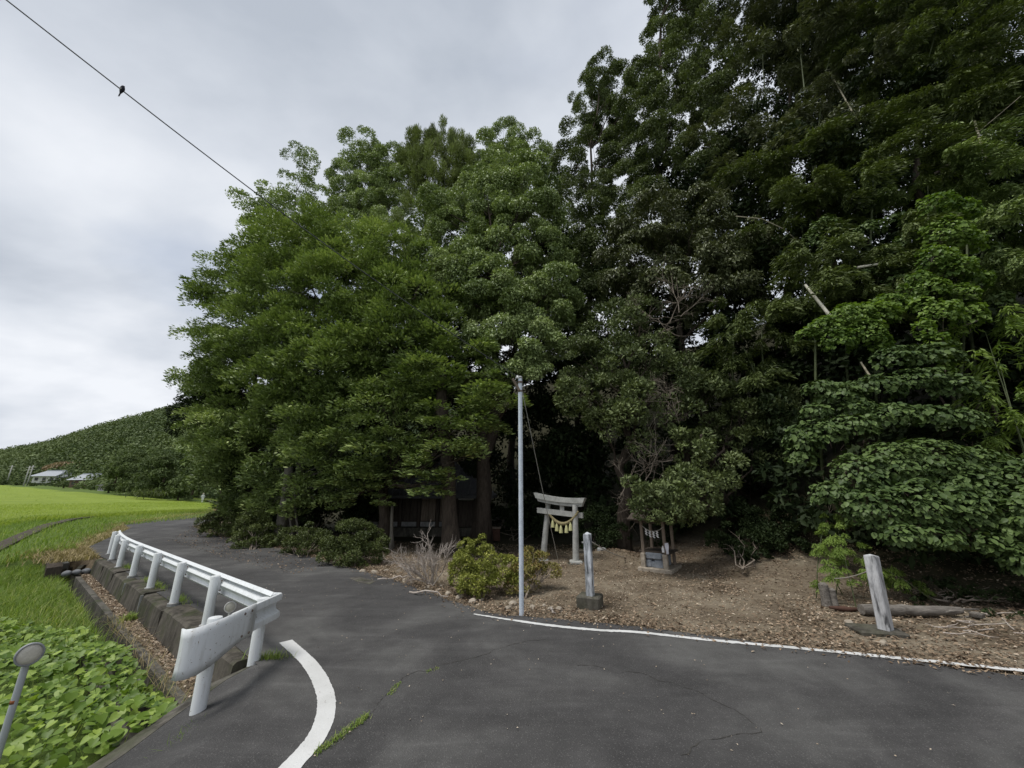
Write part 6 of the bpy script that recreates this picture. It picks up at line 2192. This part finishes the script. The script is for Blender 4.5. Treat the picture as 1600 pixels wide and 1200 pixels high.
# straw-coloured strip along the bend of the road
q = []
for a, b in zip(left_edge[2:7], left_edge[3:8]):
    a, b = Vector((*a, 0)), Vector((*b, 0))
    k_ = int((b - a).length * 260)
    for _ in range(k_):
        p = a.lerp(b, rgp.uniform())
        nv = Vector((b.y - a.y, -(b.x - a.x), 0)).normalized()
        p = p + nv * abs(rgp.normal(0.25, 0.45))
        q.append((p.x, p.y))
q += [tuple(gr(a, b)[:2]) for a, b in zip(rgp.uniform(12.6, 16.8, 2000), rgp.normal(0.65, 0.4, 2000).clip(0.1, 2.0))]
P = np.array(q)
o = blade_mesh('dry_grass', np.concatenate([P, np.full((len(P), 1), -0.03) - 0.22 * sstep(0.3, 3, np.zeros(len(P)))[:, None]], 1), rgp.uniform(0.05, 0.22, len(P)), rgp.uniform(0.012, 0.025, len(P)), rgp.uniform(0.5, 1.5, len(P)), rgp.uniform(0, 1, len(P)), LM['dry'], None, rgp)
tag(o, 'straw-coloured dry grass strip along the bend of the road', 'grass', kind='stuff')


def tuft(name, label, c, n, sx, sy, hmax, seed, z=0.0, mat='grass', w=0.007, ang=0.0, lean=(0.2, 1.0)):
    rg = T(seed)
    P = np.stack([rg.normal(0, sx, n), rg.normal(0, sy, n)], -1)
    ca, sa = math.cos(ang), math.sin(ang)
    P = P @ np.array([[ca, sa], [-sa, ca]]) + np.array([c[0], c[1]])
    o = blade_mesh(name, np.concatenate([P, np.full((n, 1), z)], 1), rg.uniform(0.3, 1, n) * hmax, np.full(n, w) * rg.uniform(.7, 1.2, n), rg.uniform(*lean, n), rg.uniform(0.1, 0.9, n), LM[mat], None, rg)
    return tag(o, label, 'grass', kind='stuff')


g = G(308, 1150, -0.22)
tuft('grass_tuft', 'green grass tuft at the foot of the nearest guardrail post', (g.x + 0.10, g.y - 0.12), 420, 0.05, 0.18, 0.20, 601, -0.22, lean=(0.4, 1.3))
g = G(425, 1030, 0.0)
tuft('grass_tuft', 'grass tuft at the foot of the corner guardrail post', (g.x - 0.03, g.y), 260, 0.12, 0.04, 0.13, 602, 0.0, lean=(0.5, 1.4))
cr0 = [G(*p, 0.014) for p in cracks[0]]
for i, (t0, t1, n, hh) in enumerate(((0.25, 1.25, 420, 0.045), (2.1, 2.9, 90, 0.032), (3.7, 4.1, 50, 0.025))):
    P = []
    for _ in range(n):
        t = rgp.uniform(t0, t1)
        k_ = int(t)
        p = cr0[k_].lerp(cr0[k_ + 1], t - k_)
        P.append((p.x + rgp.normal() * 0.02, p.y + rgp.normal() * 0.02, 0.012))
    P = np.array(P)
    o = blade_mesh('crack_grass', P, rgp.uniform(0.4, 1, n) * hh, np.full(n, 0.006), rgp.uniform(0.6, 1.6, n), rgp.uniform(0.2, 1.0, n), LM['grass'], None, rgp)
    tag(o, ('strip of short grass growing in the crack beside the curved white line', 'small weed patch halfway along the asphalt crack', 'faint weeds at the far end of the asphalt crack')[i], 'grass', kind='stuff')
for i in range(4):
    a = (4.2, 5.9, 6.8, 9.5)[i]
    g = gr(a, -0.14)
    tuft('weed_tuft', 'weeds growing on the wall top between the guardrail posts', (g.x, g.y), 220, 0.22, 0.05, 0.16, 610 + i, 0.0, ang=math.atan2(GD.y, GD.x), lean=(0.4, 1.2))
g = gr(5.3, 0.33)
tuft('weed_tuft', 'leafy weed on the leaf filled ledge beside the ditch', (g.x, g.y), 160, 0.08, 0.05, 0.2, 620, -0.42, 'grass', 0.02)
# dry straws hanging over the ditch wall
q = np.array([tuple(gr(a, b, -0.46)) for a, b in zip(rgp.uniform(-0.2, 6, 320), rgp.normal(0.52, 0.06, 320))])
o = blade_mesh('ditch_straw', q, rgp.uniform(0.08, 0.35, 320), np.full(320, 0.006), rgp.uniform(0.8, 2.2, 320), rgp.uniform(0, 0.8, 320), LM['dry'], None, rgp)
tag(o, 'dry straws straggling over the mossy ditch wall', 'straw', kind='stuff')

# ------------------------------------------------------------------ rice paddies
near_l = (-41.5, 32.6)
near_r = (-37.6, 50.6)
fpoly = [(-64, 8), near_l, (-38.8, 42), near_r, (-44, 61), (-57, 78.5), (-66, 84), (-168, 132), (-240, 160), (-260, 60), (-120, -10)]
fx, fy = np.meshgrid(np.linspace(-262, -36, 150), np.linspace(-12, 162, 120))
P2 = np.stack([fx.ravel(), fy.ravel()], -1)
ins = inpoly(P2, fpoly)
zz = field_z(P2[:, 0], P2[:, 1]) + 0.08 + 0.05 * vnoise(P2 * 0.5, 4)
idf = np.arange(len(P2)).reshape(fx.shape)
F = np.stack([idf[:-1, :-1].ravel(), idf[:-1, 1:].ravel(), idf[1:, 1:].ravel(), idf[1:, :-1].ravel()], -1)
F = F[ins[F].all(1)]
used = np.unique(F)
mp = np.zeros(len(P2), int)
mp[used] = np.arange(len(used))
tR = NT('rice_canopy')
vR = tR.pos()
cR = tR.ramp(tR.noise(tR.pos((1.0, 0.25, 1)), 0.9, 8, 0.75), [(0.3, (0.17, 0.24, 0.034)), (0.7, (0.31, 0.385, 0.070))])
M_RICE = tR.done(tR.bsdf(cR, 0.8, 0.1, 0, tR.bump(tR.noise(vR, 9, 5, 0.8), 0.8, 0.3)))
me = np_mesh('rice_paddy', np.concatenate([P2, zz[:, None]], 1)[used], mp[F], smooth=True)
tag(link('rice_paddy', me, M_RICE), kind='structure')
P = np.concatenate([sample_poly(fpoly, 18000, rgp), sample_poly([(-64, 8), near_l, (-38.8, 42), near_r, (-44, 61), (-57, 78.5), (-66, 84), (-70, 60), (-70, 30)], 52000, rgp)])
q = []
fl_ = [(-64, 8), near_l, (-38.8, 42), near_r, (-44, 61), (-57, 78.5)]
for a, b in zip(fl_[:-1], fl_[1:]):
    k_ = int(math.dist(a, b) * 260)
    t = rgp.uniform(0, 1, k_)
    q.append(np.stack([a[0] + (b[0] - a[0]) * t, a[1] + (b[1] - a[1]) * t], -1) + rgp.normal(0, 0.15, (k_, 2)))
P = np.concatenate([P] + q)
z = field_z(P[:, 0], P[:, 1]) - 0.25
t = rgp.uniform(0.1, 0.8, len(P)) + 0.12 * vnoise(P * 0.2, 2)
sc = 1 + np.clip((-P[:, 0] - 45) / 60, 0, 1.6)
o = blade_mesh('rice_plants', np.concatenate([P, z[:, None]], 1), rgp.uniform(0.40, 0.62, len(P)), 0.034 * sc, rgp.uniform(0.2, 1.0, len(P)), t, LM['rice'], None, rgp)
tag(o, 'bright green rice plants filling the paddy', 'rice', kind='stuff')
# narrow outer strip of rice / grass in front of a small black field drain
sl = [(-66, 6), (-37.5, 26.5), (-35.0, 34.0), (-35.2, 44)]
q = []
for a, b in zip(sl[:-1], sl[1:]):
    k_ = int(math.dist(a, b) * 500)
    t = rgp.uniform(0, 1, k_)
    q.append(np.stack([a[0] + (b[0] - a[0]) * t, a[1] + (b[1] - a[1]) * t], -1) + rgp.normal(0, 0.8, (k_, 2)))
P = np.concatenate(q)
o = blade_mesh('bund_grass', on_ground(P), rgp.uniform(0.15, 0.42, len(P)), np.full(len(P), 0.035), rgp.uniform(0.2, 0.8, len(P)), rgp.uniform(0.1, 0.9, len(P)), LM['rice'], None, rgp)
tag(o, 'bright grass on the low bund in front of the rice', 'grass', kind='stuff')
tr = [G(*p, -0.25) for p in ((84, 892), (84, 876), (94, 863), (112, 853), (140, 843))]
mb = MB()
mb.sweep([Vector((p.x, p.y, 0)) for p in tr], [(-0.16, -0.6), (-0.16, -0.16), (0.16, -0.14), (0.16, -0.6)])  # solid strip; its dark colour stands in for the shade inside the trench
tag(mb.build('side_trench_shade', M_DARKWOOD), 'dark strip for the shaded inside of the narrow trench curving away from the pale culvert block', 'trench')
dr = [tuple(G(*p, -0.3)[:2]) for p in ((-120, 905), (-40, 872), (0, 857), (30, 846), (70, 831), (110, 820), (150, 814))]
mb = MB()
mb.sweep([Vector((x, y, gz(x, y) + 0.02)) for x, y in dr], [(-0.28, -0.3), (-0.28, 0.10), (0.28, 0.12), (0.28, -0.3)])  # closed top, coloured dark in place of the drain's inner shade
tag(mb.build('field_drain_shade', M_DARKWOOD), 'dark strip for the shaded inside of the narrow field drain along the paddy bund', 'drain')
mb = MB()
mb.sweep([Vector((x, y, gz(x, y) + 0.02)) for x, y in [(a + 0.2, b - 0.45) for a, b in dr]], [(-0.09, -0.3), (-0.09, 0.10), (0.09, 0.10), (0.09, -0.3)])
tag(mb.build('drain_kerb', M_CONC3), 'pale concrete kerb beside the narrow field drain', 'kerb')

# ------------------------------------------------------------------ far hill, wood, houses
rgh = T(701)
ridge_px = [(-260, 745), (-120, 725), (0, 712), (60, 702), (110, 688), (150, 675), (200, 663), (250, 651), (300, 640), (380, 620), (480, 600), (620, 590), (800, 600)]


def ridge_z(px):
    for (a, ya), (b, yb) in zip(ridge_px[:-1], ridge_px[1:]):
        if a <= px <= b:
            return ya + (yb - ya) * (px - a) / (b - a)
    return ridge_px[-1][1]


rows, cols = 26, 90
foot_Y = lambda px: np.interp(px, [-260, 0, 150, 290, 420, 800], [175, 165, 128, 92, 92, 110])
vs = []
for j in range(rows):
    t = j / (rows - 1)
    for i in range(cols):
        px = -260 + 1060 * i / (cols - 1)
        fy_ = foot_Y(px)
        Y = fy_ + (262 - fy_) * t
        top = at(px, ridge_z(px) + 5, 262).z
        foot = at(px, 762, fy_).z - 1.5 if px < 290 else 0.0
        u = (px - 800) / FPX
        z = foot + (top - foot) * (math.sin(t * math.pi / 2) ** 1.15)
        d = ray(px, 700)
        vs.append((d.x / d.y * Y, Y, z + 1.2 * math.sin(i * 1.7 + j * 0.8) * math.sin(j * 0.9) * t))
for i in range(cols):                                 # back of the hill falls away again
    x, y, z = vs[(rows - 1) * cols + i]
    vs.append((x * 1.3, y * 1.35, -2))
V = np.array(vs)
idh = np.arange((rows + 1) * cols).reshape(rows + 1, cols)
F = np.stack([idh[:-1, :-1].ravel(), idh[:-1, 1:].ravel(), idh[1:, 1:].ravel(), idh[1:, :-1].ravel()], -1)
M_HILL = simple_mat('hill_floor', (0.02, 0.032, 0.014), (0.035, 0.05, 0.02), 0.4, 0.9, 0.1, 0)
tag(link('far_hill', np_mesh('far_hill', V, F, smooth=True), M_HILL), kind='structure')


def hill_at(i, j):
    i0, j0 = np.floor(i).astype(int).clip(0, cols - 2), np.floor(j).astype(int).clip(0, rows - 2)
    a, b = (i - i0)[:, None], (j - j0)[:, None]
    return V[idh[j0, i0]] * (1 - a) * (1 - b) + V[idh[j0, i0 + 1]] * a * (1 - b) + V[idh[j0 + 1, i0]] * (1 - a) * b + V[idh[j0 + 1, i0 + 1]] * a * b


ci, cj = [], []
for i_ in np.arange(12, 51, 0.62):                    # crowns stand a few metres apart
    for j_ in np.arange(0, rows - 1, 0.62 if False else 0.75):
        ci.append(i_ + rgh.uniform(-0.28, 0.28))
        cj.append(min(rows - 1.01, max(0.0, j_ + rgh.uniform(-0.33, 0.33))))
ci, cj = np.array(ci), np.array(cj)
cen = hill_at(ci, cj)
nt_ = len(cen)
rad = rgh.uniform(2.3, 4.6, nt_) * (0.72 + cen[:, 1] / 520)
nl = 95
ii = np.repeat(np.arange(nt_), nl)
e_ = sph(nt_ * nl, rgh)
e_[:, 2] = np.abs(e_[:, 2]) * 1.0 - 0.2
lump = 1 + 0.13 * vnoise(e_ * 3.4 + cen[ii] * 0.7, 6)
C = cen[ii] + e_ * (rad[ii] * lump * rgh.uniform(0.9, 1.03, len(ii)))[:, None] * np.array([1, 1, 1.15]) + np.array([0, 0, 1.0])
N = e_ * np.array([1, 1, 1.1]) + 0.25 * rgh.normal(size=e_.shape)
D = rgh.normal(size=e_.shape)
ct = rgh.uniform(0, 1, nt_) ** 1.3
t = 0.02 + 0.62 * ct[ii] + 0.30 * rgh.uniform(0, 1, len(ii)) + 0.15 * vnoise(cen * 0.03, 4)[ii]
o = leaf_mesh('hillside_wood', C, D, N, rgh.uniform(0.5, 1.15, len(ii)), rgh.uniform(0.4, 0.85, len(ii)), t, LM['far'], None, 0.05)
tag(o, 'dense green wood covering the far hill', 'wood', kind='stuff')
# withered bamboo patch
n = 5200
px = rgh.uniform(66, 148, n)
py = rgh.uniform(722, 750, n)
py = np.maximum(py, 726 + 10 * np.abs((px - 108) / 42) ** 2 - 4)
C = np.array([at(a, b, 160 + rgh.normal() * 2.5) for a, b in zip(px, py)])
o = leaf_mesh('withered_grove', C, np.array([0, 0, 1.0]) + 0.5 * rgh.normal(size=C.shape), np.array([0, -1.0, 0.4]) + 0.4 * rgh.normal(size=C.shape), rgh.uniform(0.7, 1.6, n), rgh.uniform(0.3, 0.6, n), rgh.uniform(0, 1, n), LM['far_brown'])
tag(o, 'withered brown bamboo grove behind the far houses', 'bamboo', kind='stuff')


def far_tree(label, px, py, Y, r, seed, dn=1.0):
    lb = [(px + dx * r, py + dy * r, Y + dyy, r * q) for dx, dy, dyy, q in ((-0.45, 0.1, 0, .55), (0.4, 0.05, 0, .55), (0, -0.4, 0, .55), (-0.1, 0.35, -1, .55), (0.5, 0.45, 0, .45), (-0.6, 0.5, 0, .4))]
    p = at(px, py, Y)
    b = Vector((p.x, p.y, p.z - r / FPX * depth(px, py, Y) * 1.0))
    return tree('broadleaf_tree', label, b, lob(lb), 'round', LM['far'], T(seed), scale=3.4, k=0.8, r0=0.2, limbs=False)


for i, (px, py, Y, r, lab) in enumerate(((185, 735, 102, 18, 'rounded tree at the hill foot, leftmost of the near ones'), (212, 722, 100, 24, 'broad tree at the hill foot above the far paddy corner'), (240, 745, 94, 24, 'dark tree at the hill foot near the road bend'), (262, 725, 92, 26, 'dark tree at the hill foot touching the grove'), (205, 755, 98, 16, 'low tree in front of the broad hill foot tree'), (172, 759, 106, 9, 'small bushy tree beside the small hut'), (282, 762, 86, 20, 'dark tree over the road where the walker is'), (146, 744, 134, 7, 'yellowish tree right of the brown-walled house'), (162, 742, 136, 9, 'small tree rising right of the withered grove'), (305, 750, 82, 20, 'dark tree just beyond the walker'))):
    far_tree(lab, px, py, Y, r, 720 + i)
for i, (px, py, Y, r, lab) in enumerate(((50, 757, 130, 5, 'clipped round bush before the long far roof'), (92, 757, 128, 4, 'bush between the two far houses'), (27, 754, 134, 6, 'dark bush left of the long far roof'), (101, 756, 124, 5, 'dark bush at the left end of the brown-walled house'), (5, 752, 136, 7, 'dark bush at the left edge by the far pole'), (120, 763, 118, 3, 'low hedge bush below the brown-walled house'), (144, 762, 118, 4, 'dark bush left of the small hut'))):
    far_tree(lab, px, py, Y, r, 740 + i)


def far_house(label, x0, x1, yr, ye, yb, Y, wallm, roofm, hip=0.12):
    A, B = at(x0, yb, Y), at(x1, yb, Y)
    root = empty('farmhouse', (A + B) / 2, label, 'house')
    ze, zr, zb = at(x0, ye, Y).z, at(x0, yr, Y + 3).z, A.z - 0.6
    w = B.x - A.x
    dpt = 7.0
    MB().box(((A.x + B.x) / 2, Y + dpt / 2, (ze + zb) / 2), (w * 0.93, dpt * 0.9, ze - zb)).build('wall', wallm, root)
    h = w * hip
    mb = MB()
    mb.add([(A.x - .3, Y - .5, ze), (B.x + .3, Y - .5, ze), (B.x + .3, Y + dpt + .5, ze), (A.x - .3, Y + dpt + .5, ze), (A.x + h, Y + dpt / 2, zr), (B.x - h, Y + dpt / 2, zr)], [(0, 1, 5, 4), (1, 2, 5), (2, 3, 4, 5), (3, 0, 4), (3, 2, 1, 0)])
    rf = mb.build('roof', roofm, root)
    MB().box(((A.x + B.x) / 2, Y + dpt / 2, zr + 0.1), (w - 2 * h, 0.4, 0.3)).build('ridge', roofm, rf)
    for k_ in range(3):
        x = A.x + w * (0.2 + 0.3 * k_)
        f = MB().box((x, Y + dpt * 0.05 - 0.03, (ze + zb) / 2 + 0.2), (w * 0.13, 0.1, (ze - zb) * 0.45)).build('window', M_WOOD, root)
        MB().box((x, Y + dpt * 0.05 - 0.1, (ze + zb) / 2 + 0.2), (w * 0.11, 0.06, (ze - zb) * 0.36)).build('pane', M_GLASS, f)
    return root


far_house('white-walled far house with a long pale grey roof', 46, 86, 735.5, 744, 752, 140, M_PLASTER, M_ROOFLIGHT)
far_house('small white outbuilding with grey roof between the far houses', 86, 96, 741.5, 745.5, 752, 139, M_PLASTER, M_ROOFLIGHT)
far_house('brown-walled far house with a grey tiled roof', 104, 140, 740.5, 750, 759, 128, M_BROWNWALL, M_ROOFLIGHT, 0.06)
far_house('small pale hut at the far edge of the paddy', 150, 160, 755.5, 758.5, 766, 112, M_PLASTER, M_ROOF, 0.1)


def upole(label, px, yt, yb, Y):
    A = at(px, yb, Y)
    B = at(px, yt, Y)
    root = empty('utility_pole', A, label, 'utility pole')
    MB().tube([A - Vector((0, 0, 1.5)), Vector((A.x, A.y, B.z))], [0.2, 0.13], 8).build('shaft', M_POLECONC, root, smooth=True)
    for k_, zz_ in enumerate((0.5, 1.3)):
        MB().box((A.x, A.y, B.z - zz_), (2.0, 0.14, 0.14)).build('crossarm', M_POLECONC, root)
    return root


upole('utility pole at the left edge by the dark bush', 11, 727, 752, 140)
upole('utility pole left of the long far roof', 37, 728, 758, 128)
upole('thinner utility pole beside the other one left of the far roof', 42, 727, 758, 130)

# low pale shrubs at the far field corner
q = []
for px, py in ((215, 768), (228, 769), (240, 770), (252, 772)):
    pass
n = 900
C = np.array([at(231 + 14 * rgh.normal(), 771 + 2.2 * rgh.normal(), 84 + rgh.normal()) for _ in range(n)])
o = leaf_mesh('reed_patch', C, np.array([0, 0, 1.0]) + 0.4 * rgh.normal(size=C.shape), np.array([0, -1.0, 0.3]) + 0.4 * rgh.normal(size=C.shape), rgh.uniform(0.4, 0.9, n), rgh.uniform(0.15, 0.3, n), rgh.uniform(0.0, 0.9, n), LM['azalea_dark'])
tag(o, 'pale reeds at the far corner of the paddy', 'reeds', kind='stuff')
P = sample_poly([(-40, 56), (-46, 63), (-58, 80), (-80, 103), (-84, 100), (-60, 80), (-48, 66)], 6000, rgh)
zz = ground_z(P[:, 0], P[:, 1])
o = blade_mesh('far_verge', np.concatenate([P, zz[:, None]], 1), rgh.uniform(0.1, 0.3, len(P)), np.full(len(P), 0.05), rgh.uniform(0.2, 1, len(P)), rgh.uniform(0.3, 1, len(P)), LM['grass'], None, rgh)
tag(o, 'thin verge grass along the far stretch of road', 'grass', kind='stuff')

# the grove runs on behind the bushes along the road
tree('roadside_tree', 'brownish-green tree leaning over the road beyond the grove', gnd(350, 770, 42),
     lob([(312, 690, 44, 20), (328, 715, 42, 22), (344, 738, 44, 14), (358, 748, 40, 14), (370, 766, 38, 13)]), 'round', LM['layer'], T(760), scale=2.4, r0=0.3)

# ------------------------------------------------------------------ walker on the road
def person(base, H, face):
    root = empty('person', base, 'person in white with a wide-brimmed hat walking on the far road', 'person')
    J = {'pel': (0, 0, .52), 'waist': (0, .005, .60), 'chest': (0, .0, .72), 'neck': (0, .0, .835), 'head0': (0, -.01, .875), 'head1': (0, -.012, .955),
         'shl': (.105, 0, .80), 'ell': (.15, .03, .64), 'hal': (.14, -.05, .50), 'shr': (-.105, 0, .80), 'elr': (-.15, -.03, .64), 'har': (-.135, -.10, .51),
         'hil': (.055, 0, .50), 'knl': (.06, -.07, .28), 'anl': (.06, -.03, .045), 'tol': (.062, -.115, .02), 'hir': (-.055, 0, .50), 'knr': (-.06, .03, .27), 'anr': (-.06, .11, .06), 'tor': (-.062, .05, .018)}
    rad = {'pel': .085, 'waist': .075, 'chest': .088, 'neck': .032, 'head0': .045, 'head1': .05, 'shl': .042, 'ell': .028, 'hal': .018, 'shr': .042, 'elr': .028, 'har': .018,
           'hil': .06, 'knl': .04, 'anl': .025, 'tol': .02, 'hir': .06, 'knr': .04, 'anr': .025, 'tor': .02}
    E = [('pel', 'waist'), ('waist', 'chest'), ('chest', 'neck'), ('neck', 'head0'), ('head0', 'head1'), ('chest', 'shl'), ('shl', 'ell'), ('ell', 'hal'), ('chest', 'shr'), ('shr', 'elr'), ('elr', 'har'),
         ('pel', 'hil'), ('hil', 'knl'), ('knl', 'anl'), ('anl', 'tol'), ('pel', 'hir'), ('hir', 'knr'), ('knr', 'anr'), ('anr', 'tor')]
    ks = list(J)
    rot = Matrix.Rotation(face, 3, 'Z')
    pts = [Vector(base) + rot @ (Vector(J[k_]) * H) for k_ in ks]
    me = bpy.data.meshes.new('body')
    me.from_pydata([tuple(p) for p in pts], [(ks.index(a), ks.index(b)) for a, b in E], [])
    o = link('body', me, M_CLOTH, root)
    sk = o.modifiers.new('skin', 'SKIN')
    lay = me.skin_vertices[0].data
    for i, k_ in enumerate(ks):
        lay[i].radius = (rad[k_] * H,) * 2
        lay[i].use_root = k_ == 'pel'
    o.modifiers.new('sub', 'SUBSURF').levels = 1
    o.modifiers['sub'].render_levels = 2
    hd = Vector(base) + rot @ (Vector((0, -.012, .985)) * H)
    MB().lathe(hd, [(0.13 * H, -0.035 * H), (0.135 * H, -0.03 * H), (0.06 * H, -0.012 * H), (0.055 * H, 0.03 * H), (0.02 * H, 0.04 * H)], 16).build('hat', M_HAT, root, smooth=True)
    fc = Vector(base) + rot @ (Vector((0, -.05, .915)) * H)
    MB().lathe(fc - Vector((0, 0, 0.045 * H)), [(0.012 * H, 0), (0.030 * H, 0.02 * H), (0.038 * H, 0.05 * H), (0.03 * H, 0.08 * H)], 10).build('face', M_SKIN, root, smooth=True)
    return root


wp = G(315, 787, 0.05)
person((wp.x, wp.y, road_z(wp.x, wp.y)), 1.62, R(25))
